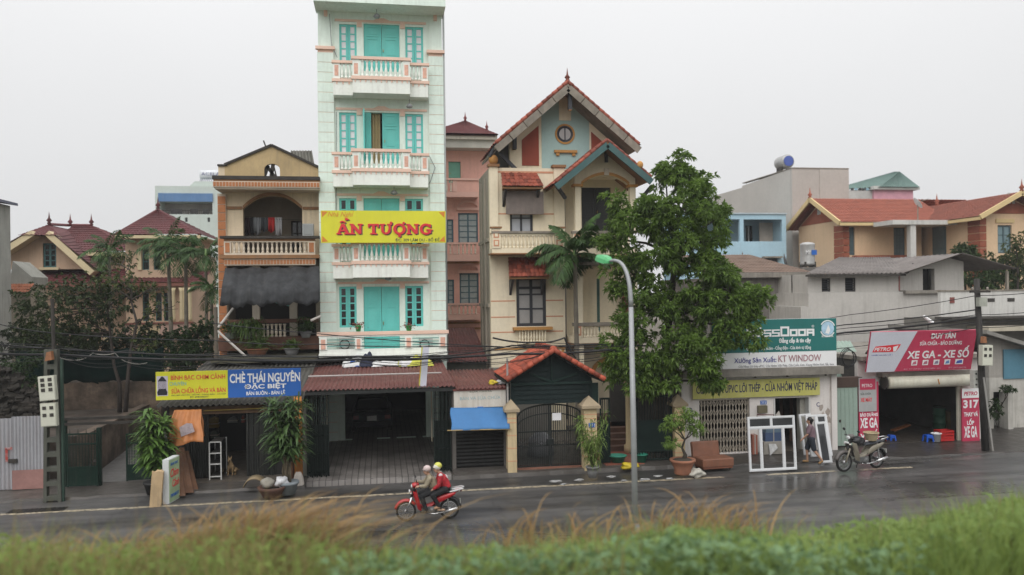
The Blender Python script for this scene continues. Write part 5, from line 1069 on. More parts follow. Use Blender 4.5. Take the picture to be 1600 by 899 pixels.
 ribbed(A,B,ax,ax,22,14,m_vroof,t);ribbed(B,C_,ax,ax,22,14,m_vroof,t);ribbed(D,A,ax,ax,22,14,m_vroof,t);MB().tube([A,ax],.08,6).tube([B,ax],.08,6).build('hip_ridge',m_vroof,t);bx('eave_board',m_vtrim,t,A[0],B[0],ty-1.06,ty-.9,ez_-.2,ez_-.03);bx('eave_soffit',m_vtrim,t,A[0]+.1,B[0]-.1,ty-.9,bk-.1,ez_-.1,ez_-.03);finial(t,ax,.8,m_vroof)
 by=46.6;b0,b1=P(192,510,by).x,P(302,510,by).x;bz0,bz1=P(240,521,by).z,P(240,504,by).z;bal=bx('balcony',M('villa_pink',(.5,.33,.27),.85,.12,1,streak=.4),t,b0,b1,by,ty-.003,bz0-.1,bz0);bx('rail',MATS['villa_fascia'],bal,b0,b1,by-.05,by+.15,bz1-.1,bz1);balusters(bal,P(205,510,by).x,P(250,510,by).x,bz0,bz1-.1,by+.05,14,m_vtrim,.12,6);bx('panel',MATS['villa_pink'],bal,P(250,510,by).x,b1,by,by+.1,bz0,bz1-.1);bx('panel',MATS['villa_pink'],bal,b0,P(205,510,by).x,by,by+.1,bz0,bz1-.1)
 for u in(270,284,290,296):p=P(u,480,by+.2);MB().lathe([(.16,bz1),(.13,bz1+.2),(.12,l0.z-.5),(.17,l0.z-.3)],(p.x,by+.25,0),10).build('column',m_vtrim,t,True)
 bx('terrace_base',m_villa,t,b0+.4,b1-.2,by+.5,ty,1.4,bz0-.1)
 for u in(170,215):p=P(u,540,Yv);bx('pier',m_vtrim,t,p.x-.15,p.x+.15,Yv-.4,Yv-.1,1.4,bz0)
villa()
# ================================================================== pale block with the blue band, far behind
def blue_band_block():
 Y=75.0;x0,x1,z0,z1=RC(244,291,336,600,Y);m=M('pale_green_wall',(.50,.56,.52),.8,.08,.3,streak=.25,dirt=(.35,.36,.33));t=thing('apartment_block','pale grey-green block with a blue band and recessed balcony behind the palms','building',((x0+x1)/2,Y,0));z=lambda v:ZV(290,v,Y);X=lambda u:XU(u,320,Y)
 hole=(X(249),X(332),z(335),z(316));MB().wall(x0,x1+4,0,z1,Y,Y+.4,[hole,(X(289),X(293),z(347),z(340)),(X(324),X(328),z(347),z(340))]).build('wall',m,t);MB().box(x0,x0+.4,Y+.4,88,0,z1).box(x1+3.6,x1+4,Y+.4,88,0,z1).box(x0+.4,x1+3.6,87.6,88,0,z1).box(x0+.4,x1+3.6,Y+.4,87.6,z1-.3,z1).build('side_wall',m,t)
 bx('blue_band',M('blue_band',(.09,.19,.36),.7,.15,.6,streak=.3,dirt=(.2,.25,.33)),t,X(248),X(333),Y-.15,Y-.003,z(315.5),z(302.5));bx('balcony_back',M('beige_back',(.4,.37,.34),.8),t,hole[0],hole[1],Y+1.8,Y+2,hole[2]-.5,hole[3]+.5);bx('balcony_floor',m,t,hole[0],hole[1],Y+.4,Y+1.8,hole[2]-.3,hole[2]-.05);bx('balcony_ceiling',m,t,hole[0],hole[1],Y+.4,Y+1.8,hole[3]+.05,hole[3]+.3)
 for u0,u1 in((259,277),(290,302),(310,320),(325,332)):bx('window',m_dglass,t,X(u0),X(u1),Y+1.74,Y+1.79,hole[2],z(324))
 bx('top_rail',m_grime,t,hole[0],hole[1],Y+.05,Y+.1,z(329.5),z(328.5));bar=mesh_of(MB().box(-.02,.02,0,.04,0,z(329)-hole[2]),'bar',m_grime)
 for i in range(34):inst(bar,'bar',t,(hole[0]+(hole[1]-hole[0])*(i+.5)/34,Y+.06,hole[2]))
 for u in(289,324):bx('small_window',m_dglass,t,X(u),X(u+4),Y+.2,Y+.25,z(347),z(340))
 MB().prism([(X(293),z1),(X(336)+3,z1),(X(336)+3,z(282)),(X(303),z(282))],Y+.5,Y+6).build('penthouse',m,t)
 s=thing('solar_water_heater','white solar water heater on the roof of the pale far block','water heater',(X(322),Y+2,z(282)),'solar water heaters');wt=M('heater_white',(.62,.64,.66),.35)
 MB().lathe([(.05,X(306)),(.42,X(306)),(.42,X(342)),(.05,X(342))],(0,Y+2,z(268)),14,'x').build('tank',wt,s,True)
 for i in range(12):xx=X(308)+(X(341)-X(308))*i/11;MB().tube([(xx,Y+1.2,z(281)),(xx,Y+2,z(271))],.03,5).build('tube',M('heater_tube',(.2,.22,.28),.3),s)
 for u in(307,341):MB().bar((X(u),Y+2.2,z(282)),(X(u),Y+2.2,z(265)),.06).build('leg',wt,s)
 text('ACELA',(X(309),X(339),z(270),z(265)),Y+1.56,M('heater_ink',(.12,.13,.25),.5),s)
blue_band_block()
# ================================================================== pink house set back between the guesthouse and the cream villa
def pink_house():
 Y=46.0;X=lambda u,v=350:XU(u,v,Y);z=lambda v:ZV(727,v,Y);m=M('pink_plaster',(.62,.34,.28),.85,.1,.7,streak=.3,dirt=(.3,.19,.16));m2=M('pink_trim',(.60,.36,.30),.8,.1);mr=tile_rows('maroon_tiles',(.18,.042,.042));tb=M('blue_grey_frame',(.07,.13,.16),.5)
 x0,x1=X(672),X(790);t=thing('pink_house','pink four-storey house set back behind the mint guesthouse','house',((x0+x1)/2,Y,0));yr=Y-1.2
 H1=[(X(702),X(721),z(286),z(253)),(X(716),X(747),z(382),z(333)),(X(690),X(708.5),z(382),z(343)),(X(717),X(747),z(478),z(427)),(X(690),X(708.5),z(478),z(437))]
 MB().wall(x0,x1,0,z(236),Y,Y+.3,H1).build('wall',m,t);MB().box(x0,x1,Y+.8,Y+8,0,z(236)).build('body',m,t)
 for h in H1[1:]:window(t,*h,Y+.1,tb,M('shutter_grey',(.30,.34,.34),.4,.15,6),2,5,.09,.05)
 panel_door(t,*H1[0],Y+.1,M('jade_paint',(.14,.36,.27),.5),1)
 e=ZV(727,217,yr);bx('eave_slab',M('eave_cream',(.48,.44,.38),.8,.1,1,streak=.5),t,x0-.2,XU(777,215,yr),yr,Y+8,e-.02,ZV(727,211,yr));bx('soffit_slab',M('soffit_grey',(.42,.4,.36),.85),t,x0,x1-.4,yr+.2,Y+.3,z(236),e-.025)
 ev=ZV(727,211,yr)+.01;a,b,c=(x0-.3,yr-.2,ev),(XU(778,211,yr-.2),yr-.2,ev),W(727,190,Y+2.5);ribbed(a,b,c,c,24,12,mr,t);ribbed(b,(b[0],Y+7,b[2]),c,c,24,12,mr,t);ribbed((a[0],Y+7,a[2]),a,c,c,24,12,mr,t);MB().add([(a[0]+.1,a[1]+.1,a[2]-.06),(b[0]-.1,b[1]+.1,b[2]-.06),(b[0]-.1,Y+7,b[2]-.06),(a[0]+.1,Y+7,a[2]-.06),(c.x,c.y,c.z-.06)],[(0,1,4),(1,2,4),(2,3,4),(3,0,4),(3,2,1,0)]).build('roof_core',mr,t);finial(t,c,.6,mr);finial(t,(b[0]-.6,yr,e+.5),.55,mr)
 def balc(v0,v1,v2,ua,ub,solid=False):
  yb=Y-1.0;xa,xb=XU(ua,v1,yb),XU(ub,v1,yb);zz=lambda v:ZV(727,v,yb);bl=bx('balcony',m2,t,xa,xb,yb,Y-.003,zz(v2),zz(v1));bx('rail',m2,bl,xa-.05,xb+.05,yb-.08,yb+.14,zz(v0+3),zz(v0));n=int((xb-xa)/.25)
  if solid:bx('panel',m,bl,XU(711,v1,yb),xb,yb,yb+.1,zz(v1),zz(v0+3));xb=XU(711,v1,yb);n=int((xb-xa)/.25)
  balusters(bl,xa+.1,xb-.1,zz(v1),zz(v0+3),yb+.03,n,m_joint,.12,6)
  p=XU(711,v1,yb);bx('post',m2,bl,p-.12,p+.12,yb-.02,yb+.12,zz(v1),zz(v0+3))
 balc(279,300,308,672,748,True);balc(379,397,408,672,749);balc(474,491,500,672,750)
 for v in(325,423):
  bx('window_hood',m2,t,X(714),X(749),Y-.15,Y-.003,z(v+4),z(v))
  b=MB()
  for i in range(12):
   q0,q1=math.pi*i/12,math.pi*(i+1)/12;cx,w_=X(731.5),(X(749)-X(714))*.42;b.prism([(cx+w_*math.cos(q0),z(v)+.3*math.sin(q0)),(cx+w_*1.15*math.cos(q0),z(v)+.42*math.sin(q0)),(cx+w_*1.15*math.cos(q1),z(v)+.42*math.sin(q1)),(cx+w_*math.cos(q1),z(v)+.3*math.sin(q1))],Y-.1,Y-.003)
  b.build('scroll',m2,t)
 for v in(409,503,512):bx('string_course',m_brown,t,x0,X(750),Y-.06,Y-.003,z(v+3),z(v))
pink_house()
# maroon lean-to below the pink house
m_mar=M('maroon_sheet',(.13,.04,.035),.7,.35,1.2,base_dirt=.5,dirt=(.06,.035,.03));p=[W(697,566,33.6),W(762,566,33.6),W(756,513,38.5),W(696,513,38.5)]
lt=thing('lean_to','steep maroon lean-to roof in the gap beside the mint guesthouse','roof',(p[0].x+1,35,0));MB().corr(p[0],(p[1].x,p[1].y,p[0].z),(p[2].x+.3,38.5,p[3].z),p[3],12,.03).build('sheet',m_mar,lt,False,.012)if False else MB().corr((p[0].x,33.6,p[0].z),(p[1].x,33.6,p[0].z),(p[0].x,38.5,p[3].z),(p[1].x,38.5,p[3].z),12,.03).build('sheet',m_mar,lt,True,.012)
bx('wall',M('grime_and_shade_wall',(.1,.1,.09)),lt,p[0].x,p[1].x,34,38,0,p[0].z-.05)
# ================================================================== kiosk with the blue awning
YK=26.5;k0,k1=XU(708,680,YK),XU(792,680,YK);kz=lambda v:ZV(750,v,YK)
kio=thing('kiosk','small lock-up kiosk with a black shutter and faded white sign','kiosk',((k0+k1)/2,YK,.11));m_shut=M('black_shutter',(.010,.010,.010),.6,.4,2,streak=.3,dirt=(.03,.026,.022),spec=.2)
b=MB().box(k0-.03,k0+.1,YK,30,.1,kz(608)).box(k1-.1,k1,YK,30,.1,kz(608)).box(k0+.1,k1-.1,29.9,30,.1,kz(608)).box(k0+.1,k1-.1,YK+.02,YK+.14,kz(640),kz(608));b.build('walls',M('kiosk_wall',(.12,.11,.1),.9,.3),kio)
sl_=MB();nsl=16;h=(kz(640)-.2)/nsl;slm=mesh_of(MB().prismx([(0,0),(-.02,h*.5),(0,h),(.02,h),(.02,0)],k0+.1-(k0+k1)/2,k1-.1-(k0+k1)/2),'shutter_slat',m_shut)
for i in range(nsl):inst(slm,'shutter_slat',kio,((k0+k1)/2,YK+.08,.2+h*i))
bx('threshold',m_conc,kio,k0-.05,k1+.05,YK-.5,YK+.3,.1,.19)
sb=bx('sign_panel',M('faded_white',(.62,.58,.52),.7,.15,1.2,streak=.5,dirt=(.28,.2,.13)),kio,XU(709,622,YK-.1),XU(790,622,YK-.1),YK-.16,YK-.08,kz(635.5),kz(609))
text('SỬA CHỮA',(XU(733,611,YK),XU(768,611,YK),kz(612),kz(609.3)),YK-.163,m_ink,sb);text('BÁN VÀ SỬA CHỮA',(XU(718,620,YK),XU(781,620,YK),kz(623.5),kz(617)),YK-.163,M('faded_blue',(.28,.42,.45),.7,.2),sb)
bx('sign_edge',M('maroon_edge',(.18,.05,.04),.6),sb,XU(707,608,YK),XU(793,608,YK),YK-.2,YK-.06,kz(609),kz(606.5));bx('house_number',m_blue,kio,XU(745,636,YK),XU(754,636,YK),YK-.2,YK-.17,kz(638),kz(634.5))
MB().corr((XU(712,606,26.3),26.25,kz(606)),(XU(797,606,26.3),26.25,kz(606)),(XU(712,606,26.3),30.6,kz(606)+.22),(XU(797,606,26.3),30.6,kz(606)+.22),13,.028,6,.01).build('roof_sheet',M('brown_red_sheet',(.15,.05,.04),.6,.4,1.2,base_dirt=.6,dirt=(.08,.05,.04)),kio,True,.006)
kawn=drape('blue_awning','bright blue cloth awning over the black kiosk shutter','awning',(W(704,637.5,26.25),W(790,636.5,26.25),W(797,670,25.75),W(705.5,673,25.75)),M('blue_canvas',(.05,.17,.38),.7,.12,2,streak=.25,dirt=(.04,.12,.27)),24,10,.012,3)
MB().tube([W(699,673,25.76),W(799,670.5,25.76)],.02,6).build('batten',M('bamboo',(.35,.25,.1),.7),kawn)
p=W(793,590,26.2);tag(MB().tube([(p.x,26.2,.1),(p.x,26.2,kz(560))],.035,8).build('steel_post',M('pvc_grey2',(.4,.38,.36),.5)),'thin grey steel post between the kiosk and the gatehouse','post')
for(u,v,c,nm,lab)in((771,592,(.6,.45,.02),'yellow_scrap','yellow and red scrap lying on the kiosk roof'),(783,594,(.6,.6,.6),'white_scrap','white crumpled scrap lying at the edge of the kiosk roof')):
 pp=W(u,v,27);blob(nm,lab,'litter',(pp.x,27,kz(606)+.1),(.16,.14,.08),M('scrap_%d'%u,c,.5,.5,9),u,.3)
# ================================================================== cream villa with the big tiled gable
m_cr=M('cream_paint',(.76,.67,.50),.8,.06,.6,streak=.22,dirt=(.42,.34,.24));m_crl=M('pink_line',(.58,.28,.17),.8,.1);m_orr=tile_rows('orange_tiles',(.30,.075,.045));m_pb=M('pale_blue_panel',(.36,.50,.48),.8,.06,.8);m_br=M('brick_panel',(.28,.06,.035),.8,.15,3,bump=.3,bscale=40)
m_fr=M('dark_frame',(.035,.037,.045),.5,.15);m_wea=M('weathered_board',(.25,.22,.18),.85,.35,2,streak=.6,dirt=(.1,.09,.08));m_tealb=M('teal_board',(.05,.115,.115),.7,.2,2,streak=.3);m_och2=M('ochre_trim',(.48,.24,.07),.75,.12,2)
YC=33.4
def cream_villa():
 X=lambda u,v=350,y=YC:XU(u,v,y);z=lambda v,u=830,y=YC:ZV(u,v,y);x0,x1=X(765.5),X(881.5);t=thing('cream_villa','cream villa with steep orange tiled gable and round window','house',((x0+x1)/2+2,YC,0));rr=X(996,350)
 zpar=z(263);up=(X(797),X(833),z(366),z(294));lo=(X(805.5),X(852),z(510),z(433));yB=YC+3.6
 MB().wall(x0,x1,0,zpar,YC,YC+.3,[up,lo]).build('front_wall',m_cr,t)
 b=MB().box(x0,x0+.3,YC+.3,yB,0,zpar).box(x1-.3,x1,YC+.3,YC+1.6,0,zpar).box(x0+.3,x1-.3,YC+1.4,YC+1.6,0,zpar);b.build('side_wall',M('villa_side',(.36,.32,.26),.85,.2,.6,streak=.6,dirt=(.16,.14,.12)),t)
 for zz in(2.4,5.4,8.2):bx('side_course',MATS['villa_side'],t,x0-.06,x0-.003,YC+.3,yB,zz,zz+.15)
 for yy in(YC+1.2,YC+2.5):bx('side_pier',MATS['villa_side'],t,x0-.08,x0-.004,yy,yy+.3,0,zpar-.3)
 bx('rear_body',m_cr,t,x0+2.2,rr,YC+1.7,YC+9,0,zpar)
 rx0,rx1=x1,rr;yR=YC+1.2;dho=[(X(909,330,yR),X(955,330,yR),z(362,930,yR),z(293,930,yR)),(X(907,460,yR),X(988,460,yR),z(527,930,yR),z(418,930,yR))]
 MB().wall(rx0,rx1,0,z(232,930,yR),yR,yR+.3,dho+[(X(936,600,yR),X(985,600,yR),0,z(566,950,yR))]).build('bay_wall',m_cr,t);panel_door(t,dho[0][0],dho[0][1],dho[0][2],dho[0][3],yR+.1,M('dark_door',(.03,.032,.036),.5),2);bx('dark_room',m_dark,t,dho[1][0]-.3,dho[1][1]+.3,yR+.6,yR+.62,dho[1][2],dho[1][3]);bx('teal_mullion',M('teal_mullion',(.04,.1,.09),.5),t,X(934,460,yR),X(938,460,yR),yR+.1,yR+.16,dho[1][2],dho[1][3]-.5);bx('red_door',M('dark_red_door',(.14,.02,.02),.5),t,dho[1][1]-.45,dho[1][1],yR+.08,yR+.16,dho[1][2],dho[1][3]-.6)
 for v in(470,495,518.5):
  for a,c in((767,805),(853,880)):bx('joint_line',m_crl,t,X(a,v),X(c,v),YC-.008,YC-.001,z(v+.9),z(v-.9))
 bx('joint_line',m_crl,t,X(779),X(866),YC-.012,YC-.001,z(271),z(268));bx('joint_line',m_crl,t,X(779),X(866),YC-.008,YC-.001,z(335.5),z(333.5))
 for a,c in((765.5,778),(866,881.5)):
  xa,xb=X(a),X(c);p=bx('pier',m_cr,t,xa-.01,xb+.01,YC-.1,YC-.002,z(365),z(262));bx('pier_cap',m_brown,p,xa-.08,xb+.08,YC-.18,YC+.2,z(262),z(258))
 pc=W(771,250,YC+.1);MB().ell((pc.x,pc.y,pc.z),(.2,.2,.22),12,8).build('ball_ornament',m_och2,t,True)
 window(t,*up,YC+.1,m_fr,M('frosted',(.40,.42,.46),.2,.15),2,3,.1,.05);x0b,x1b=X(789),X(847);bl=MB().box(x0b,x1b,YC-.38,YC-.35,z(335,818,YC-.36),z(300,818,YC-.36));blo=bl.build('bamboo_blind',M('bamboo_blind',(.24,.20,.18),.85,.2,3,streak=.5),t);zz=z(334,818,YC-.36)
 sm=mesh_of(MB().box(x0b-(x0b+x1b)/2,x1b-(x0b+x1b)/2,-.012,0,0,.03),'blind_slat',MATS['bamboo_blind'])
 k=0
 while zz+.045*k<z(300,818,YC-.36):inst(sm,'blind_slat',blo,((x0b+x1b)/2,YC-.38,zz+.045*k));k+=1
 def hood(u0,u1,v0,v1,nc,nr):
  yh=YC-.85;a,c=XU(u0,v1,yh),XU(u1,v1,yh);zl,zh=ZV((u0+u1)/2,v1,yh),ZV((u0+u1)/2,v0,YC);h=thing if False else None
  hd=MB().add([(a,yh,zl-.02),(c,yh,zl-.02),(c-.12,YC-.003,zh-.02),(a+.12,YC-.003,zh-.02),(a,yh,zl-.08),(c,yh,zl-.08),(c-.12,YC-.003,zl-.08),(a+.12,YC-.003,zl-.08)],[(0,1,2,3),(0,4,5,1),(1,5,6,2),(3,7,4,0),(4,7,6,5)]).build('window_hood',m_brown,t);tiled_slope(hd,(a,yh-.05,zl),(c,yh-.05,zl),(c-.12,YC,zh),(a+.12,YC,zh),nc,nr,m_orr)
  for xx in(a+.12,c-.2):MB().prismx([(YC-.002,zl-.75),(YC-.12,zl-.6),(yh+.1,zl-.1),(YC-.002,zl-.1)],xx,xx+.1).build('bracket',m_fr,hd)
 hood(785,849,271.5,292,9,4);hood(796,858,403.5,433,9,5)
 yb=YC-.95;zb=lambda v:ZV(825,v,yb);B0,B1=XU(769,380,yb),XU(881,380,yb);bal=bx('balcony',m_cr,t,B0,B1,yb,YC-.004,zb(395.5),zb(388));bx('rail',m_wea,bal,B0,B1,yb-.06,yb+.18,zb(365),zb(361.5));bx('under_rail',m_cr,bal,B0+.02,B1-.02,yb,yb+.14,zb(368),zb(365)-.002);bx('ledge',m_brown,bal,B0-.05,B1+.05,yb-.06,YC-.005,zb(397.5),zb(395.5)-.002);balusters(bal,XU(783,376,yb),XU(865,376,yb),zb(388),zb(368),yb+.07,14,m_cr,.14)
 for a,c in((769,782),(867,881)):
  xa,xb=XU(a,376,yb),XU(c,376,yb);p=bx('post',m_cr,bal,xa,xb,yb-.03,yb+.17,zb(388),zb(357));bx('post_cap',m_brown,p,xa-.06,xb+.06,yb-.09,yb+.22,zb(357),zb(354.5))
  for va,vb in((361,372),(375,385)):bx('inset',m_crl,p,xa+.06,xb-.06,yb-.04,yb-.028,zb(vb),zb(va));bx('inset_core',m_cr,p,xa+.11,xb-.11,yb-.05,yb-.038,zb(vb-2),zb(va+2))
 window(t,*lo,YC+.06,m_fr,M('pale_glass',(.34,.33,.32),.15,.15),2,3,.13,.07);w0,w1=X(806),X(851.5);bx('transom',m_fr,t,w0,w1,YC+.03,YC+.1,z(452),z(448));sl=bx('sill',m_och2,t,X(799),X(859.5),YC-.3,YC-.002,z(515.5),z(511));balusters(sl,X(807),X(851),z(534),z(515.5),YC-.18,10,m_cr,.11,6);bx('sill_foot',m_cr,sl,X(806),X(852),YC-.28,YC-.003,z(537),z(534))
 bx('plinth_panel',m_och2,t,X(770),X(881),YC-.03,YC-.003,z(546),z(543));bx('plinth_side',m_och2,t,X(875),X(879),YC-.03,YC-.003,z(575),z(546))
 yb2=YC-.9;z2=lambda v:ZV(940,v,yb2);c0,c1=XU(897,350,yb2),XU(996,350,yb2)
 for(v0,vr,vb,vs)in((361,365,388,398),(504,509,527,536)):
  bl=bx('balcony',m_cr,t,c0-.05,c1,yb2,yR-.003,z2(vs),z2(vb));bx('rail',m_wea,bl,c0-.1,c1,yb2-.06,yb2+.18,z2(vr),z2(v0));balusters(bl,c0+.35,c1-.3,z2(vb),z2(vr),yb2+.06,15,m_cr,.14);bx('ledge',m_brown,bl,c0-.1,c1,yb2-.05,yR-.004,z2(vs+2.5),z2(vs)-.002);p=bx('post',m_cr,bl,c0-.05,c0+.3,yb2-.03,yb2+.17,z2(vb),z2(v0-1));bx('inset',m_crl,p,c0,c0+.25,yb2-.04,yb2-.029,z2(vb-3),z2(v0+5));bx('inset_core',m_cr,p,c0+.06,c0+.19,yb2-.05,yb2-.039,z2(vb-6),z2(v0+8))
 mc=MB().add([(c0,yb2-.5,z2(411)),(c1,yb2-.5,z2(411)),(c1,yR,z2(401)),(c0,yR,z2(401)),(c0,yb2-.5,z2(414)),(c1,yb2-.5,z2(414)),(c1,yR,z2(414)),(c0,yR,z2(414))],[(0,1,2,3),(0,4,5,1),(3,7,4,0),(4,7,6,5),(1,5,6,2)]).build('canopy',m_wea,t)
 for u in(899,985):xa=XU(u,320,yb2);bx('column',m_cr,t,xa,xa+.25,yb2+.02,yb2+.28,z2(361),z2(292));bx('capital',m_och2,t,xa-.08,xa+.33,yb2-.05,yb2+.34,z2(292),z2(288));bx('column',m_cr,t,xa+.05,xa+.28,yb2+.02,yb2+.26,z2(504),z2(414));bx('column',m_cr,t,xa+.05,xa+.3,yb2+.02,yb2+.28,0,z2(540))
 A0,A1=XU(898,285,yb2),XU(993,285,yb2);n=14;zs,za=z2(289),z2(273.5);ar=[(A0+.28+(A1-A0-.56)*i/n,zs+(za-zs)*math.sin(math.pi*i/n)**.8)for i in range(n+1)];ap=XU(947,230,yb2),z2(233);b=MB()
 def rl(x):return zs+.5+(ap[1]-zs-.5)*((x-A0)/(ap[0]-A0)if x<ap[0]else(A1-x)/(A1-ap[0]))
 for i in range(n):
  p,q=ar[i],ar[i+1];b.prism([p,q,(q[0],rl(q[0])),(p[0],rl(p[0]))],yb2+.02,yb2+.28)
 b.prism([(A0,zs),(ar[0][0],zs),(ar[0][0],rl(ar[0][0])),(A0,rl(A0))],yb2+.02,yb2+.28).prism([(ar[-1][0],zs),(A1,zs),(A1,rl(A1)),(ar[-1][0],rl(ar[-1][0]))],yb2+.02,yb2+.28);b.build('porch_gable',m_cr,t);b=MB()
 for i in range(n):p,q=ar[i],ar[i+1];b.prism([p,q,(q[0],q[1]+.12),(p[0],p[1]+.12)],yb2-.03,yb2+.018)
 b.build('porch_arch',m_och2,t);bx('arch_key',m_joint,t,ap[0]-.1,ap[0]+.1,yb2-.06,yb2+.015,za-.02,za+.28);bx('king_post',m_fr,t,ap[0]-.07,ap[0]+.07,yb2-.05,yb2+.015,z2(254),z2(234));bx('porch_ceiling',m_cr,t,A0,A1,yb2+.28,yR,za+.1,za+.2)
 def verge(p,q,n,r,par):
  cm=mesh_of(MB().lathe([(r*.9,0),(r*1.12,.02),(r*.85,(q-p).length/n*1.06)],(0,0,0),8),'verge_tile',m_orr,True)
  for i in range(n):o=inst(cm,'verge_tile',par,p.lerp(q,i/n)+Vector((0,.02,.07)));o.rotation_euler=(q-p).to_track_quat('Z','Y').to_euler()
 yp=YC-2.0;E0,E1,AP=W(869,287,yp),W(1006,270,yp),W(949,221,yp);ez=E0.z;E1=Vector((AP.x+(AP.x-E0.x)*.86,yp,ez+(AP.z-ez)*.14));yk=YC+2.4
 pr=MB().add([E0,AP,E1,(E0.x,yk,ez),(AP.x,yk,AP.z),(E1.x,yk,E1.z),E0-Vector((0,0,.1)),AP-Vector((0,0,.1)),E1-Vector((0,0,.1)),(E0.x,yk,ez-.1),(AP.x,yk,AP.z-.1),(E1.x,yk,E1.z-.1)],[(0,3,4,1),(1,4,5,2),(6,7,10,9),(7,8,11,10),(0,1,7,6),(1,2,8,7),(0,6,9,3),(2,5,11,8)]).build('porch_roof',m_brown,t)
 tiled_slope(pr,E0+Vector((-.1,0,-.05)),(E0.x-.1,yk,ez-.05),(AP.x,yk,AP.z+.05),AP+Vector((0,0,.05)),13,9,m_orr,amp=.06);tiled_slope(pr,(E1.x,yk,E1.z),E1,AP+Vector((0,0,.05)),(AP.x,yk,AP.z+.05),13,8,m_orr,amp=.06)
 for p,q in((E0,AP),(AP,E1)):MB().bar((p.x,yp-.04,p.z-.15),(q.x,yp-.04,q.z-.15),.1,.25,(0,0,1)).build('bargeboard',m_tealb,pr)
 verge(E0,AP,9,.075,pr);verge(E1,AP,8,.075,pr)
 for u in(884,1003):pp=XU(u,285,yb2);MB().bar((pp,yb2+.1,z2(310)),(pp-(.5 if u<900 else-.3),yb2-.4,z2(292)),.12).build('eave_bracket',m_fr,pr)
 yg=YC+.5;gX=lambda u,v=200:XU(u,v,yg);gz=lambda v,u=885:ZV(u,v,yg);yf=YC-.7;L,A,Rr=W(775,226,yf),W(887.5,130,yf),W(999,228,yf);k=(A.z-L.z)/(A.x-L.x);ln=gX(796),gX(985)
 def roofz(x):return A.z-.32-k*abs(x-A.x)
 def strip_(x_a,x_b,zb_,mat,name,y=yg,d=.3):
  pts=[(x_a,zb_),(x_b,zb_),(x_b,roofz(x_b))]+([(A.x,roofz(A.x))]if x_a<A.x<x_b else[])+[(x_a,roofz(x_a))];return MB().prism(pts,y,y+d).build(name,mat,t)
 strip_(ln[0],ln[1],zpar-.3,m_cr,'gable_wall');strip_(gX(846),gX(920.5),gz(264),m_pb,'blue_panel',yg-.02,.018)
 for a,c in((815,841.5),(923.5,950)):
  x_a,x_b=gX(a),gX(c);zt=lambda x:roofz(x)-.35;MB().prism([(x_a,gz(260)),(x_b,gz(260)),(x_b,zt(x_b)),(x_a,zt(x_a))],yg-.03,yg-.002).build('brick_panel',m_br,t)
 c=W(882.5,210,yg);rw=MB();rw.lathe([(.44,-.06),(.44,.0),(.36,.0),(.36,-.06)],tuple(c),28,'y',True);ro=rw.build('round_window',m_och2,t,True);MB().lathe([(.36,-.05),(.36,-.022),(.26,-.022),(.26,-.05)],tuple(c),28,'y',True).build('frame',m_fr,ro,True);MB().lathe([(.02,-.035),(.26,-.035),(.26,-.025),(.02,-.025)],tuple(c),24,'y').build('pane',M('round_pane',(.42,.40,.40),.2,.2),ro);bx('mullion',m_fr,ro,c.x-.025,c.x+.025,yg-.05,yg-.035,c.z-.27,c.z+.27)
 bx('shelf_ornament',m_och2,t,gX(865),gX(900.5),yg-.14,yg-.022,gz(239.5),gz(235.5));
 for u in(868,893):bx('shelf_bracket',m_och2,t,gX(u),gX(u+5),yg-.1,yg-.022,gz(244),gz(239.5))
 bx('king_post',m_fr,t,gX(879.5),gX(885),yf+.1,yf+.25,gz(180),gz(146));bx('king_foot',m_brown,t,gX(880),gX(884.5),yf+.11,yf+.24,gz(182),gz(180));bx('king_panel',m_cr,t,gX(873.5),gX(892),yg-.05,yg-.021,gz(189),gz(150))
 bx('queen_post',m_fr,t,gX(800.5),gX(805.5),yg-.3,yg-.002,gz(236),gz(208));MB().prism([(x0+.25,zpar-.2),(ln[0]+.3,zpar-.2),(ln[0]+.3,roofz(ln[0]+.3)+.1),(x0+.25,roofz(x0+.25)+.1)],yg+.35,yg+.55).build('eave_shade_wall',M('grime_and_shade_wall',(.1,.1,.09)),t)  # dark wall under the left eave: the recess's shade put into its colour
 yk=YC+3.9;rf=MB().add([L,A,Rr,(L.x,yk,L.z),(A.x,yk,A.z),(Rr.x,yk,Rr.z)]+[p-Vector((0,0,.14))for p in(L,A,Rr,Vector((L.x,yk,L.z)),Vector((A.x,yk,A.z)),Vector((Rr.x,yk,Rr.z)))],[(0,3,4,1),(1,4,5,2),(6,7,10,9),(7,8,11,10),(0,1,7,6),(1,2,8,7),(0,6,9,3),(2,5,11,8)]).build('gable_roof',m_wea,t)
 up_=Vector((0,0,.05));tiled_slope(rf,L+Vector((-.05,-.05,0)),(L.x-.05,yk,L.z),(A.x,yk,A.z+.05),A+Vector((0,-.05,.05)),9,15,m_orr,amp=.06);tiled_slope(rf,(Rr.x+.05,yk,Rr.z),Rr+Vector((.05,-.05,0)),A+Vector((0,-.05,.05)),(A.x,yk,A.z+.05),9,15,m_orr,amp=.06)
 for p,q in((L,A),(A,Rr)):
  n=5
  for i in range(n):a_,b_=p.lerp(q,i/n+.004),p.lerp(q,(i+1)/n-.004);MB().bar((a_.x,yf-.06-.01*(i%2),a_.z-.22),(b_.x,yf-.06-.01*(i%2),b_.z-.22),.05,.3).build('bargeboard',m_wea,rf)
 verge(L,A,14,.085,rf);verge(Rr,A,14,.085,rf)
 MB().tube([A+Vector((0,0,.1)),(A.x,yk,A.z+.1)],.09,8).build('ridge',m_orr,rf,True);finial(t,A+Vector((0,.1,.05)),.62,m_orr)
 for(sx,x_)in((1,L.x+.3),(-1,Rr.x-.5)):MB().bar((x_,YC+.2,L.z-.2),(x_+sx*.7,YC+.2,L.z-.9),.14).build('eave_strut',m_fr,t)
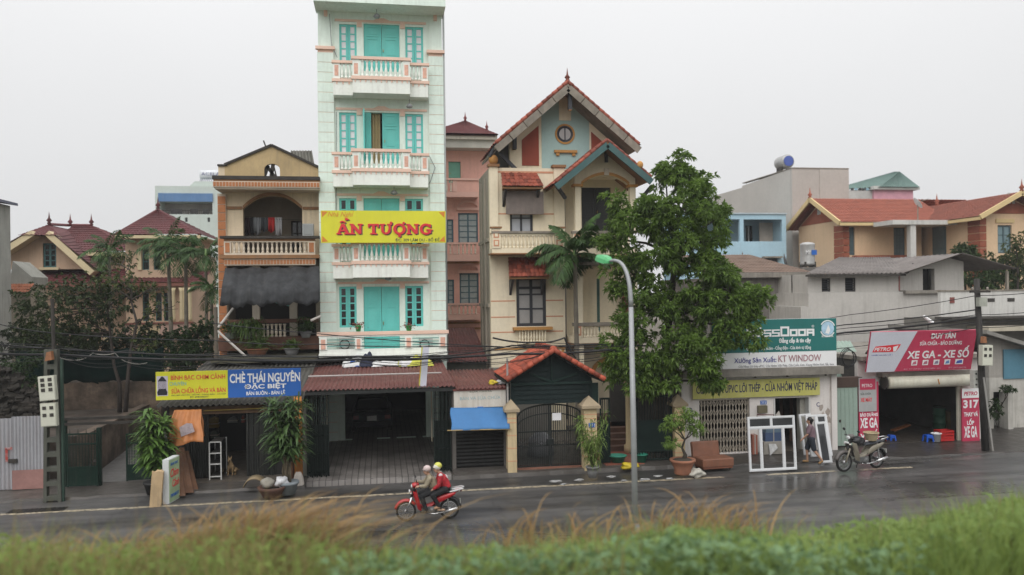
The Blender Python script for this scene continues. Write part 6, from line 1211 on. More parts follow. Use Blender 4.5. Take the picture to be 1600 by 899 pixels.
 MB().tube([W(765,245,YC),W(772,232,YC),W(776,222,YC)],.08,8).build('gutter_elbow',m_fr,t);MB().tube([(x1+.12,YC+.5,zpar-1),(x1+.12,YC+.5,.5)],.06,8).build('downpipe',M('grey_pipe',(.22,.2,.18),.7),t,True);n=12;cxa,wz_=X(960,580,yR),z(585,950,yR);b=MB()
 for i in range(n):
  q0,q1=math.pi*i/n,math.pi*(i+1)/n;r0,r1=.95,1.12;b.prism([(cxa+r0*math.cos(q0),wz_+r0*.7*math.sin(q0)),(cxa+r1*math.cos(q0),wz_+r1*.75*math.sin(q0)),(cxa+r1*math.cos(q1),wz_+r1*.75*math.sin(q1)),(cxa+r0*math.cos(q1),wz_+r0*.7*math.sin(q1))],yR-.1,yR-.002)
 b.build('ground_arch',m_och2,t);bx('ground_room',m_dark,t,X(905,600,yR),rr,yR+2,yR+2.1,0,4)
 tag(MB().ell(tuple(W(1000,258,yp)),(.14,.14,.16),10,8).build('eave_ball',m_och2,t,True))
cream_villa()
# ================================================================== gatehouse with the orange tiled roof
m_dgreen=M('gatehouse_green',(.007,.016,.016),.65,.25,2,spec=.2);m_pillar=M('yellow_pillar',(.56,.44,.26),.8,.12,1.2,streak=.4,dirt=(.25,.2,.14));m_capst=M('pillar_cap',(.34,.27,.18),.85,.2,2,streak=.3);m_rtile=tile_rows('bright_tiles',(.37,.075,.038),var=.3)
def pillar(t,u0,u1,vcap,vb,Y):
 x0,x1=XU(u0,690,Y),XU(u1,690,Y);zt=ZV((u0+u1)/2,vcap+13,Y);p=bx('pillar',m_pillar,t,x0,x1,Y,Y+.4,.05,zt);c=MB();cx,cy=(x0+x1)/2,Y+.2;r=(x1-x0)/2+.1;c.box(cx-r,cx+r,cy-r-.02,cy+r+.02,zt,zt+.09);c.add([(cx-r,cy-r,zt+.09),(cx+r,cy-r,zt+.09),(cx+r,cy+r,zt+.09),(cx-r,cy+r,zt+.09),(cx,cy,zt+.40)],[(0,1,4),(1,2,4),(2,3,4),(3,0,4)]).build('cap',m_capst,p)
 zz=zt-.22;k=0
 while zz>.2:bx('groove',m_crl,p,x0-.006,x1+.006,Y-.006,Y+.3,zz,zz+.022);zz-=(.14 if k==0 else .42);k+=1
 return p
def gatehouse():
 Y=26.3;X=lambda u,v=690,y=Y:XU(u,v,y);z=lambda v,y=Y:ZV(860,v,y);t=thing('gatehouse','gatehouse with orange tiled roof, dark green boards and arched iron gate','gatehouse',(X(862),Y,.11));pillar(t,793.5,807.5,631,747,25.86);pillar(t,913,933,625,735,25.86)
 yf,yk=25.7,28.5;E0,E1,A=W(791,597,yf),W(945,594,yf),W(866,549.5,yf);sl=(A.z-E0.z)/(A.x-E0.x);E1=Vector((E1.x,yf,A.z-sl*(E1.x-A.x)))
 rf=MB().add([p for p in(E0,A,E1)]+[Vector((p.x,yk,p.z))for p in(E0,A,E1)]+[p-Vector((0,0,.07))for p in(E0,A,E1)]+[Vector((p.x,yk,p.z-.07))for p in(E0,A,E1)],[(0,3,4,1),(1,4,5,2),(6,7,10,9),(7,8,11,10),(0,1,7,6),(1,2,8,7),(0,6,9,3),(2,5,11,8)]).build('roof',m_dgreen,t);up_=Vector((0,0,.03))
 tiled_slope(rf,E0+up_,Vector((E0.x,yk,E0.z))+up_,Vector((A.x,yk,A.z))+up_,A+up_,11,8,m_rtile,amp=.05);tiled_slope(rf,Vector((E1.x,yk,E1.z))+up_,E1+up_,A+up_,Vector((A.x,yk,A.z))+up_,11,8,m_rtile,amp=.05)
 for(p,q)in((E0,A),(E1,A)):
  n=9;cm=mesh_of(MB().lathe([(.075,0),(.09,.02),(.07,(q-p).length/n*1.06)],(0,0,0),8),'verge_tile',m_rtile,True)
  for i in range(n):
   o=inst(cm,'verge_tile',rf,p.lerp(q,i/n)+Vector((0,-.02,.05)));o.rotation_euler=(q-p).to_track_quat('Z','Y').to_euler()
 n=8;cm=mesh_of(MB().lathe([(.1,0),(.12,.02),(.095,(yk-yf)/n*1.08)],(0,0,0),8),'ridge_tile',m_rtile,True)
 for i in range(n):o=inst(cm,'ridge_tile',rf,(A.x,yf+(yk-yf)*i/n,A.z+.07));o.rotation_euler=(R_(-90),0,0)
 yb=yf+.5;bw=.155;zz=z(630.5,yb);xl,xr=X(798,620,yb),X(925,620,yb)
 while zz<A.z-.25:
  a,c=xl,xr
  zt=zz+bw
  tz=zt-.012;lim=lambda q:(max(xl,A.x-(A.z-.1-q)/sl),min(xr,A.x+(A.z-.1-q)/sl));(a,c),(a2,c2)=lim(zz),lim(tz)
  if c-a>.1 and c2>a2:
   bo=MB().add([(a,yb-.035,zz),(c,yb-.035,zz),(c,yb,zz),(a,yb,zz),(a2,yb-.008,tz),(c2,yb-.008,tz),(c2,yb,tz),(a2,yb,tz)],[(0,3,2,1),(4,5,6,7),(0,1,5,4),(1,2,6,5),(2,3,7,6),(3,0,4,7)]).build('board',m_dgreen,t)
  zz+=bw
 zl0=z(630.5,yb);MB().prism([(xl,zl0),(xr,zl0),(xr,A.z-.12-(xr-A.x)*sl),(A.x,A.z-.12),(xl,A.z-.12-(A.x-xl)*sl)],yb+.012,yb+.03).build('backing',m_dgreen,t)
 ym=yb-.07;zc=z(599,yb)
 for p,q in(((xl,zc),(xr,zc)),((X(826,584),z(582)),(A.x,zc+.05)),((X(900,584),z(584)),(A.x,zc+.05)),((A.x,zc),(A.x,A.z-.2))):MB().bar((p[0],ym,p[1]),(q[0],ym,q[1]),.04,.07).build('truss_bar',M('gatehouse_green2',(.012,.028,.024),.6,spec=.2),t)
 for xx in(xl+.02,xr-.08):bx('corner_post',m_dgreen,t,xx,xx+.08,yb-.04,yb+.1,z(640),z(600))
 bx('side_boards',m_dgreen,t,xr,xr+.04,yb+.1,yk-.1,z(632),E0.z-.1);bx('side_boards',m_dgreen,t,xl-.04,xl,yb+.1,yk-.1,z(632),E0.z-.1);bx('wing_sheet',MATS['gatehouse_green2'],t,X(925,620,yb),X(935,620,yb),yb,yb+.05,z(640),z(600))
 g=thing('iron_gate','black-green double iron gate with arched top and white notice','gate',(X(860),Y+.1,.12));gy=Y+.12;g0,g1=X(809),X(912);gm=(g0+g1)/2;mi=M('black_iron',(.012,.016,.016),.45,.3,3);zs,za=z(652,gy),z(632,gy);zm1,zm2=z(675,gy),z(697,gy)
 def top(x):return zs+(za-zs)*math.sqrt(max(0,1-((x-gm)/(gm-g0))**2))
 for(a,b)in((g0,gm-.01),(gm+.01,g1)):
  lf=MB().box(a,a+.05,gy,gy+.04,.14,top(a)+.02 if a>g0 else zs).box(b-.05,b,gy,gy+.04,.14,zs if b>gm+.1 else top(b)).build('leaf_frame',mi,g)
  for zz in(.14,zm2,zm1):bx('rail',mi,lf,a+.05,b-.05,gy,gy+.04,zz,zz+.045)
  bx('kick_sheet',mi,lf,a+.05,b-.05,gy+.022,gy+.03,.18,zm2)if False else None
  n=15
  for i in range(n):
   x=a+(b-a)*(i+.5)/n;MB().box(x-.011,x+.011,gy+.008,gy+.03,.18,top(x)).build('bar',mi,lf)
  for i in range(n-1):
   x=a+(b-a)*(i+1)/n;MB().box(x-.007,x+.007,gy+.01,gy+.028,.18,zm2).build('bar',mi,lf)
  for i in range(6):
   x=a+(b-a)*(i+.5)/6;MB().tube([(x+.06*math.cos(q),gy-.004,zm2+.1+.06*math.sin(q))for q in np.linspace(0,6.28,12)],.009,5,False).build('scroll',mi,lf)
 ar=MB();n=24
 for i in range(n):
  x,x2=g0+(g1-g0)*i/n,g0+(g1-g0)*(i+1)/n;ar.bar((x,gy+.02,top(x)),(x2,gy+.02,top(x2)),.05)
 ar.build('arch_rail',mi,g);ar=MB()
 for i in range(n):
  x,x2=g0+(g1-g0)*i/n,g0+(g1-g0)*(i+1)/n;ar.bar((x,gy+.02,top(x)-.3),(x2,gy+.02,top(x2)-.3),.035)
 ar.build('arch_rail',mi,g);bx('lock_box',mi,g,gm-.12,gm+.1,gy-.06,gy,z(695,gy),z(686,gy));q=RC(863,645.5,877,657,gy-.02);tag(MB().box(q[0],q[1],gy-.02,gy-.014,q[2],q[3]).build('paper_notice',M('paper',(.75,.74,.76),.7,.04)),'white paper notice taped to the arched iron gate','notice')
 bx('gate_sill',M('red_sill',(.2,.09,.06),.7,.3),t,X(806),X(914),Y-.1,Y+.5,.08,.14)
 q=RC(920,661,930,668,25.85);hn=bx('number_plate',m_blue,t,q[0],q[1],25.84,25.856,q[2],q[3]);text('311',(q[0]+.02,q[1]-.02,q[2]+.02,q[3]-.02),25.836,m_wht,hn)
 tag(MB().box(X(800),X(915),31.8,32,.1,3.0).build('yard_wall',M('yard_wall',(.16,.15,.13),.9,.3,1,streak=.5)),'dim yard wall seen through the arched iron gate','wall')
 tag(MB().lathe([(.1,0),(.5,.02),(.45,.6),(.2,.8),(.05,.85)],(X(845,700,28.5),28.5,.11),14).build('covered_heap',M('grey_cover',(.3,.3,.32),.6,.3,3),None,True),'grey covered heap behind the arched iron gate','heap')
gatehouse()
# ================================================================== the open green gate right of the gatehouse
def yard_gate():
 Y=26.5;X=lambda u,v=690,y=Y:XU(u,v,y);z=lambda v,y=Y:ZV(1000,v,y);t=thing('yard_gate','tall dark green yard gate standing open beside the lamp post','gate',(X(1000),Y,.1));m=M('yard_green',(.007,.017,.015),.6,.3,2,spec=.2)
 pillar(t,1055,1070.5,622,732,Y)
 def leaf(ua,ub,vt,vm1,vm2,vb,y,n):
  a,b=X(ua,690,y),X(ub,690,y);zt,z1,z2,z0=z(vt,y),z(vm1,y),z(vm2,y),.13;lf=MB().wall(a,b,z0,zt,y,y+.05,[(a+.06,b-.06,z0+.06,z2),(a+.06,b-.06,z2+.05,z1-.05),(a+.06,b-.06,z1,zt-.06)]).build('leaf',m,t);bx('sheet',m,lf,a+.06,b-.06,y+.02,y+.03,z2+.05,z1-.05)
  for i in range(n):x=a+.06+(b-a-.12)*(i+.5)/n;bx('bar',m,lf,x-.012,x+.012,y+.012,y+.035,z1,zt-.06);bx('bar',m,lf,x-.012,x+.012,y+.012,y+.035,z0+.06,z2)
  bx('sheet',m,lf,a+.06,b-.06,y+.022,y+.03,z0+.06,z2)if n<4 else None
 leaf(938,954,620,659,700,738,Y+.1,3);leaf(995,1051,619,657,707,732,Y+.15,12)
 st=thing('front_steps','dark brick steps rising inside the open yard gate','steps',(X(965),28.5,.1));ms=M('step_brick',(.12,.065,.045),.8,.35,2)
 for i in range(6):bx('step',ms,st,X(944,690,29),X(1000,690,29),28.6+.35*i,31.2,.1+.17*i,.1+.17*(i+1)-.002)
 tag(MB().box(X(944),X(1004),26.3,28.5,.09,.115).build('yard_floor',M('red_floor',(.26,.09,.06),.6,.3,2)),'wet red tiled floor patch inside the yard gate','floor')
 p=G(965,722,.12);k=thing('green_basin','green plastic basin on the red floor inside the yard gate','basin',p);MB().lathe([(.2,0),(.3,.22),(.32,.22),(.32,.24),(.27,.24),(.17,.03),(.01,.03)],tuple(p),16).build('bowl',M('basin_green',(.03,.22,.15),.4),k,True);MB().lathe([(.3,.215),(.335,.225),(.3,.24)],tuple(p),16,'z',True).build('rim',MATS['basin_green'],k,True)
 blob('yellow_bag','crumpled yellow bag on the red floor inside the yard gate','bag',G(985,728,.2),(.32,.2,.11),M('bag_yellow',(.5,.38,.02),.5,.3,6),5,.3)
 p=G(1002,722,.12);k2=thing('green_basin','second green basin half hidden behind the lamp post','basin',p);MB().lathe([(.15,0),(.22,.26),(.24,.26),(.2,.28),(.12,.03)],tuple(p),14).build('bowl',MATS['basin_green'],k2,True)
 pc_=XU(984,640,28.2);tag(MB().lathe([(.2,.1),(.2,.35),(.13,.42),(.12,2.5),(.17,2.65),(.17,2.8)],(pc_,28.3,0),12).build('porch_column',m_pillar,None,True),'pale slim porch column seen inside the yard gate','column')
 tag(MB().box(X(1000),X(1066),30,30.2,.1,3.1).build('yard_wall',M('yard_dark',(.05,.045,.04),.9,.3)),'dark wall behind the green yard gate','wall')  # wall in one very dark, slightly mottled colour
yard_gate()
# litter on the pavement edge
for i,(u,v,s,lab)in enumerate(((868,752,.26,'flattened pale litter below the arched iron gate'),(905,750,.18,'crumpled pale litter by the pot at the gatehouse pillar'),(880,757,.12,'small scrap of litter nearest the painted line before the gate'),(955,745,.18,'pale litter at the kerb before the open yard gate'),(975,751,.13,'small pale scrap just left of the lamp post'),(1008,749,.22,'torn pale litter just right of the lamp post'),(1028,744,.2,'pale litter between the lamp post and the big pot'),(1046,748,.16,'white scrap of litter beside the big terracotta pot'))):
 p=G(u,v,.115);o=blob('litter_scrap',lab,'litter',p,(s*.75,s*.4,.028),M('litter_pale',(.28,.28,.275),.6,.4,6),i,.4);o['group']='litter along the kerb'
# potted plants on the pavement
def wispy_plant(label,base,h,pr,ph,n,seed,potm,lm,ll=.22,lw=.03,spread=.35,stems=9):
 rg=np.random.default_rng(seed);r=random.Random(seed);t=thing('potted_shrub',label,'potted plant',base);b=Vector(base);MB().lathe([(pr*.65,0),(pr*.85,ph*.55),(pr,ph*.9),(pr*1.12,ph*.9),(pr*1.12,ph),(pr*.9,ph),(.01,ph*.9)],tuple(b),16).build('pot',potm,t,True);V=[]
 C=[]
 for k in range(stems):
  az=r.uniform(0,6.28);top=b+Vector((math.cos(az)*spread*r.uniform(.3,1),math.sin(az)*spread*.7,h*r.uniform(.55,1)));mb=MB();pts=limb(mb,b+Vector((0,0,ph*.9)),top,.018,.006,5,wob=.06);mb.build('stem',M('stem_green',(.09,.10,.04),.7),t,True);C+=[np.array(q)for q in pts[2:]]
 C=np.array(C);idx=rg.integers(0,len(C),n);d=rg.normal(0,1,(n,3));d[:,2]-=.1;v,f=leaf_arrays(C[idx]+rg.normal(0,.06,(n,3)),d,rg.uniform(.7,1.3,n)*ll,lw,.5,rg);npmesh('foliage',v,f,lm,t);return t
wispy_plant('wispy bamboo-like plant in a small pot against the gatehouse pillar',G(926,746,.11),2.0,.2,.35,900,11,m_greyp,leafmat('bamboo_leaf',(.07,.12,.02),(.18,.26,.06),5),.24,.03,.5,12)
def bonsai():
 p=G(1067,741,.1);t=thing('bonsai_tree','small crooked bonsai in a large terracotta pot by the pillar','potted tree',p,None,0,True);b=Vector((0,0,0));t.scale=(.8,.8,.76)
 MB().lathe([(.3,0),(.36,.06),(.33,.2),(.46,.5),(.52,.56),(.52,.64),(.44,.64),(.4,.56),(.01,.54)],tuple(b),20).build('pot',m_terra,t,True);MB().ell(tuple(b+Vector((0,0,.58))),(.4,.4,.1),12,6).build('soil',m_soilp,t);mb=MB();a=b+Vector((.02,0,.55));pts=[a,a+Vector((.1,0,.25)),a+Vector((-.02,.05,.55)),a+Vector((.08,0,.9)),a+Vector((-.1,0,1.25)),a+Vector((-.05,0,1.5))];mb.tube(pts,[.13,.08,.05,.04,.03,.02],8)
 tips=[pts[5]]
 for q,e in((3,(-.55,.1,1.5)),(3,(.5,-.1,1.55)),(4,(-.45,-.15,1.75)),(4,(.35,.1,1.9)),(2,(-.5,0,.8)),(4,(.05,0,2.0)),(3,(.62,.1,1.25))):e=a+Vector(e);limb(mb,pts[q],e,.03,.012,6);tips.append(e)
 mb.build('trunk',M('bonsai_bark',(.05,.04,.03),.9,.3,6),t,True);ells=[(*e,.34,.3,.22)for e in tips];P,O=clump_points(ells,420,.3);v,f=whorls(P,O,7,.15,.035,.8);npmesh('crown',v,f,leafmat('bonsai_leaf',(.06,.12,.02),(.2,.3,.06),5),t)
bonsai()
blob('white_stone','white ornamental stone beside the big terracotta pot','stone',G(1088,739,.16),(.24,.2,.14),M('stone_white',(.48,.46,.4),.8,.4,5),8,.3)
# ================================================================== window and door workshop
m_kt=M('grimy_white',(.68,.64,.61),.8,.12,.9,streak=.45,dirt=(.3,.24,.2),base_dirt=.2);m_ledge=M('mossy_concrete',(.24,.22,.19),.9,.35,1.5,streak=.6,base_dirt=.5,dirt=(.09,.08,.07));YT=27.4
def workshop():
 X=lambda u,v=660,y=YT:XU(u,v,y);z=lambda v,u=1190,y=YT:ZV(u,v,y);x0,x1=X(1065),X(1305);t=thing('window_workshop','grimy white window workshop with grille shutter and dark doorway','shop',((x0+x1)/2,YT,.05));zt=z(586);g=(X(1093),X(1171.5),.1,z(622));d=(X(1210.5),X(1264),.05,z(623.5));yb=33
 MB().wall(x0,x1,.02,zt,YT,YT+.25,[g,d]).build('front_wall',m_kt,t);MB().box(x0,x0+.2,YT+.25,yb,0,zt).box(x1-.2,x1,YT+.25,yb,0,zt).box(x0+.2,x1-.2,yb-.2,yb,0,zt).box(X(1188),X(1194),YT+.25,yb-.2,0,zt).build('inner_wall',M('workshop_inner',(.06,.055,.05),.9,.3),t);bx('roof_slab',m_ledge,t,x0-.1,x1+.1,YT-.45,yb,zt,z(574));bx('floor',MATS['shop_floor'],t,x0+.2,x1-.2,YT,yb-.2,.03,.06)
 for a,c in((1065,1072),(1299,1305)):xa,xb=X(a),X(c);bx('edge_pier',m_kt,t,xa-.03,xb+.03,YT-.1,YT-.002,.02,zt-.003)
 n=16;gy=YT+.1;w_=(g[1]-g[0])/n;gm=M('grille_tan',(.42,.37,.30),.55,.25,4);gr=MB();bar=mesh_of(MB().box(-.014,.014,-.012,.012,0,g[3]-g[2]),'bar',gm);sh=bx('grille_track',gm,t,g[0],g[1],gy-.03,gy+.03,g[3]-.05,g[3]-.001)
 for i in range(n+1):inst(bar,'bar',sh,(g[0]+w_*i if 0<i<n else g[0]+w_*i+(.02 if i==0 else-.02),gy,g[2]))
 H_=(g[3]-g[2])/6
 for k in range(6):
  b=MB()
  for i in range(n):zz=g[2]+H_*k;p=(g[0]+w_*i,gy-.015,zz+(H_*.1 if i%2 else H_*.9));q=(g[0]+w_*(i+1),gy-.015,zz+(H_*.9 if i%2 else H_*.1));b.bar(p,q,.014);b.bar((p[0],gy+.016,zz+(H_*.9 if i%2 else H_*.1)),(q[0],gy+.016,zz+(H_*.1 if i%2 else H_*.9)),.014)
  b.build('lattice',gm,sh)
 q=RC(1082.5,592,1281,622,YT-.13);ba=bx('banner',M('banner_olive',(.46,.44,.12),.6,.15,.8,streak=.35,dirt=(.45,.42,.36)),t,q[0],q[1],YT-.13,YT-.1,ZV(1180,620,YT),ZV(1180,592.5,YT));text('CỬA NHỰA UPVC LÕI THÉP - CỬA NHÔM VIỆT PHÁP',(XU(1088,606,YT-.13),XU(1277,606,YT-.13),ZV(1180,616,YT-.13),ZV(1180,596,YT-.13)),YT-.136,M('banner_ink',(.035,.035,.08),.6,.2),ba,.015)
 q=RC(1188,626,1197.5,632,YT);nb=bx('house_number',m_blue,t,q[0],q[1],YT-.02,YT-.002,q[2],q[3]);text('315',(q[0]+.03,q[1]-.03,q[2]+.02,q[3]-.02),YT-.024,m_wht,nb);q=RC(1183,633.5,1197,645,YT);bx('wall_box',M('olive_box',(.17,.15,.09),.6,.3),t,q[0],q[1],YT-.12,YT-.002,q[2],q[3])
 for a,c in((1209,1211),(1263.5,1266)):bx('door_jamb',M('jamb_white',(.55,.55,.53),.6),t,X(a),X(c),YT-.03,YT+.24,.06,d[3])
 bx('door_lining',M('lining_grey',(.33,.32,.28),.7,.2),t,X(1256),X(1264),YT+.26,YT+.5,.06,d[3])
 pm=worn_paint('peeling_red',(.3,.1,.09),(.5,.45,.42),.42,.5,4);q=RC(1275,628,1298,690,YT)
 for(v,s)in((632,'C'),(651,'P'),(661,'B')):text(s,(X(1276),X(1281),z(v+7),z(v)),YT-.004,M('faded_navy',(.12,.12,.2),.7,.3),t,.02)
 for v,s in((633,'D'),(662,'I')):text(s,(X(1077),X(1082),z(v+8),z(v)),YT-.004,MATS['faded_navy'],t,.02)
 b=MB();rg=random.Random(3)
 for k in range(9):
  cx,cz=X(1286+rg.uniform(-7,10)),z(640+7*k);b.prism([(cx+.12*rg.uniform(.5,1)*math.cos(a),cz+.16*rg.uniform(.5,1.1)*math.sin(a))for a in np.linspace(0,5.6,8)],YT-.003-.0005*k,YT-.001)
 b.build('peeled_patch',M('peel',(.36,.31,.27),.9,.35,5),t)
 for u,tl in((1228,.4),(1240,.6),(1252,.5)):xa=X(u,680,29);MB().bar((xa,29.2,.06),(xa+tl,30.2,2.3),.12,.04).build('stock_profile',M('brown_stock',(.16,.09,.06),.6,.3),t)
workshop()
ys=27.15
kb,kq,kr=pix_sign('workshop_sign','large teal and white billboard on the roof of the window workshop','billboard',1112,499,1307,582,ys,.15,m_wht)
m_teal=M('sign_teal',(.014,.14,.13),.45,.15,.8,streak=.12,dirt=(.05,.18,.17),bump=.15,bscale=2.5,fine=0);q=RC(1112,499,1307,551,ys);zt_,zm_=kr[3],ZV(1220,550,ys);bx('teal_panel',m_teal,kb,kr[0],kr[1],ys-.006,ys-.001,zm_,zt_);y_=ys-.01
def squarish(box,y,mat,parent):
 x0,x1,z0,z1=box;u=(x1-x0)/8.35;h1=z1-z0;h0=h1*.72;s=.17*u*1.35;x=x0
 def fr(xa,w_,h,holes):return MB().wall(xa,xa+w_,z0,z0+h,y-.012,y,holes)
 w_=u*1.0
 fr(x,w_,h1,[(x+s,x+w_-s,z0+s,z0+h1*.42),(x+s,x+w_-s,z0+h1*.42+s,z0+h1-s)]).build('letter',mat,parent);x+=u*1.08
 fr(x,w_,h0,[(x+s,x+w_-s,z0+s,z0+h0-s)]).box(x+w_*.2,x+w_*.38,y-.012,y,z0+h0+.03,z0+h0+.03+s*.8).box(x+w_*.62,x+w_*.8,y-.012,y,z0+h0+.03,z0+h0+.03+s*.8).build('letter',mat,parent);x+=u*1.08
 for k in range(2):
  t_=h0*.19;g_=(h0-3*t_)/2;fr(x,w_,h0,[(x-.001,x+w_-s,z0+t_,z0+t_+g_),(x+s,x+w_+.001,z0+2*t_+g_,z0+2*t_+2*g_)]).build('letter',mat,parent);x+=u*1.08
 w2=u*1.12;fr(x,w2,h1,[(x+s,x+w2-s,z0+s,z0+h1-s)]).build('letter',mat,parent);x+=u*1.2
 for k in range(2):fr(x,w_,h0,[(x+s,x+w_-s,z0+s,z0+h0-s)]).build('letter',mat,parent);x+=u*1.08
 fr(x,w_,h0,[(x+s,x+w_-s,z0-.001,z0+h0*.32),(x+s,x+w_-s,z0+h0*.32+s,z0+h0-s)]).build('letter',mat,parent)
squarish((XU(1166,520,ys),XU(1268,520,ys),ZV(1220,526,ys),ZV(1220,510.5,ys)),y_,m_wht,kb)
text('Đẳng cấp & tin cậy',kq(1217,527,1267,537.5),y_,m_wht,kb,.03);text('Cửa cuốn - Cửa nhôm - Cổng điện - Cửa kính tự động',kq(1166,540,1267,548),y_,m_wht,kb,.01)
text('Xưởng Sản Xuất:',kq(1147,557,1213,569),y_,M('ink_navy',(.06,.06,.25),.6,bump=0),kb,.01);text('KT WINDOW',kq(1216,554.5,1283,565),y_,M('ink_mauve',(.36,.2,.22),.6,bump=0),kb,.012)
text('Cửa Nhựa Lõi thép uPVC, Cửa Nhôm Việt Pháp, Cửa Cuốn, Kính, Khung Nhôm Kính, Sắt, Inox',kq(1154,568,1303,574),y_,M('ink_grey',(.28,.28,.3),.6,bump=0),kb);text('Hotline: 0978541315',kq(1272,575,1302,578.5),y_,MATS['ink_grey'],kb)
text('®',kq(1268,508,1272,512),y_,m_wht,kb);c=W(1293,513.5,ys);em=MB().lathe([(.02,-.012),(.25,-.012),(.25,0),(.02,0)],(c.x,ys-.007,c.z),28,'y').build('emblem',M('emblem_blue',(.4,.58,.72),.4,.25,5,bump=0),kb)
eb=MB()
for a,b_ in((20,150),(200,330)):
 for k in range(10):q0,q1=R_(a+(b_-a)*k/10),R_(a+(b_-a)*(k+1)/10);eb.prism([(c.x+r*math.cos(q),c.z+r*math.sin(q))for q,r in((q0,.27),(q0,.31),(q1,.31),(q1,.27))],ys-.012,ys-.008)
eb.prism([(c.x-.1,c.z-.16),(c.x+.04,c.z-.2),(c.x+.1,c.z-.05),(c.x+.02,c.z+.14),(c.x-.03,c.z+.02)],ys-.024,ys-.02);eb.build('emblem_ring',m_wht,em);text('BOSSDOOR',kq(1284,524,1302,527),y_,m_wht,kb)
for u in(1130,1180,1230,1290):MB().bar((XU(u,580,ys+.2),ys+.2,kr[2]-.2),(XU(u,500,ys+.2),ys+.2,kr[3]),.06).build('strut',m_grime,kb)
# brown sofa
def sofa():
 p=G(1112,731,.05);t=thing('sofa','old reddish-brown vinyl sofa on the pavement by the grille','sofa',p,None,R_(4),True);t.scale=(.92,.9,.92);m=M('brown_vinyl',(.20,.085,.05),.5,.25,3,streak=.25,coord='object');w_=1.18
 def cushion(name,x0,x1,y0,y1,z0,z1):b=MB().box(x0,x1,y0,y1,z0,z1);o=b.build(name,m,t);md=o.modifiers.new('b','BEVEL');md.width=.04;md.segments=3;return o
 cushion('seat',-w_/2,w_/2+.05,-.5,.25,.12,.42);b=MB();b.T=Matrix.Rotation(R_(-12),4,'X');b.box(-w_/2,w_/2-.1,.18,.38,.38,.98);o=b.build('backrest',m,t);md=o.modifiers.new('b','BEVEL');md.width=.05;md.segments=3
 for x in(-.5,.5):
  for y in(-.42,.2):bx('foot',m_grime,t,x-.03,x+.03,y-.03,y+.03,0,.13)
 bx('skirt',M('brown_vinyl_dark',(.16,.06,.035),.6),t,-w_/2+.04,w_/2,-.48,.24,.06,.13)
sofa()
# white window frames set out in front
m_upvc=M('white_upvc',(.62,.63,.64),.35,.05,2,bump=0,coord='object');m_clear=M('dim_pane',(.05,.052,.055),.06,.3,2,bump=0)
def frame(label,p0,w_,h,holes,lean,yaw,panes=(),th=.07):
 t=thing('window_frame',label,'window frame',p0,'white window frames outside the workshop',yaw,True);t.rotation_euler=(R_(lean),0,yaw);MB().wall(-w_/2,w_/2,0,h,0,th,holes).build('outer_frame',m_upvc,t)
 for i,hh in enumerate(holes):
  f=.025;MB().wall(hh[0],hh[1],hh[2],hh[3],.015,th-.012,[(hh[0]+f,hh[1]-f,hh[2]+f,hh[3]-f)]).build('sash',m_upvc,t)
  if i in panes:bx('pane',m_clear,t,hh[0]+f,hh[1]-f,.03,.036,hh[2]+f,hh[3]-f)
 bx('sill_strip',m_upvc,t,-w_/2+.01,w_/2-.01,-.012,0,.02,.06);return t
p=G(1209,738);wv,hv=1.66,1.78;frame('large white three-bay window frame standing at the road edge',(p.x,p.y,.046),wv,hv,[(-.78,-.02,1.44,1.73),(.02,.78,1.44,1.73),(-.78,-.41,.06,1.39),(-.36,.38,.06,1.39),(.43,.78,.06,1.39)],-4,R_(0),(0,1))
p=G(1293,724,.05);frame('tall narrow white frame leaning in front of the wider one',(p.x-.02,p.y,.06),.46,1.4,[(-.17,.17,.06,1.34)],-13,R_(6),(0,))
p=G(1291,716,.05);frame('wider white frame leaning behind the narrow one by the green door',(p.x,p.y+.25,.06),.84,1.48,[(-.36,-.04,.06,1.42),(.04,.36,.06,1.42)],-14,R_(3),(1,))
p=G(1280,714,.05);frame('rearmost white frame leaning against the workshop pier',(p.x-.12,p.y+.35,.06),.5,1.46,[(-.19,.19,.06,1.4)],-12,R_(8),())
# cartons behind the large frame
for(u0,v0,u1,v1,y,c,lab)in((1194,690,1226,722,27.0,(.30,.28,.25),'large grey carton behind the white three-bay frame'),(1196,676,1222,690,27.05,(.05,.08,.16),'dark blue carton stacked on the grey one'),(1197,668,1221,676,27.05,(.10,.15,.2),'slim slate carton on top of the stack'),(1176,680,1184,722,27.1,(.28,.1,.07),'narrow reddish board behind the white frame')):
 x0,x1,z0,z1=RC(u0,v0,u1,v1,y);z0=max(.06,z0);c_=thing('carton',lab,'carton',((x0+x1)/2,y,z0),'cartons outside the workshop');bx('box',M('carton_%d'%v0,c,.8,.2,3),c_,x0,x1,y,y+.3,z0,z1-.003);bx('tape',M('tape',(.35,.33,.3),.4),c_,(x0+x1)/2-.02,(x0+x1)/2+.02,y-.003,y+.302,z0+.002,z1)
q=[W(u,v,26.95)for u,v in((1201,694),(1203,712),(1215,700),(1212,694))];tag(MB().prism([(a.x,a.z)for a in q],26.93,26.96).build('torn_poster',M('poster_white',(.6,.6,.6),.7,.3,8)),'torn black and white poster on the grey carton','poster')
tag(MB().tube([W(1183,651,27.2),W(1183,648,27.2),W(1209,648,27.2),W(1209,700,27.2)],.02,6).build('metal_rack',M('rack_maroon',(.14,.05,.05),.5)),'thin maroon metal rack behind the three-bay frame','rack')
tag(MB().prism([(a.x,a.z)for a in(W(1210,656,27.1),W(1212,648,27.1),W(1217,642,27.1),W(1221,655,27.1))],27.08,27.1).build('card_sheet',M('card',(.45,.42,.38),.8)),'pale sheet of card sticking up by the workshop door','card')
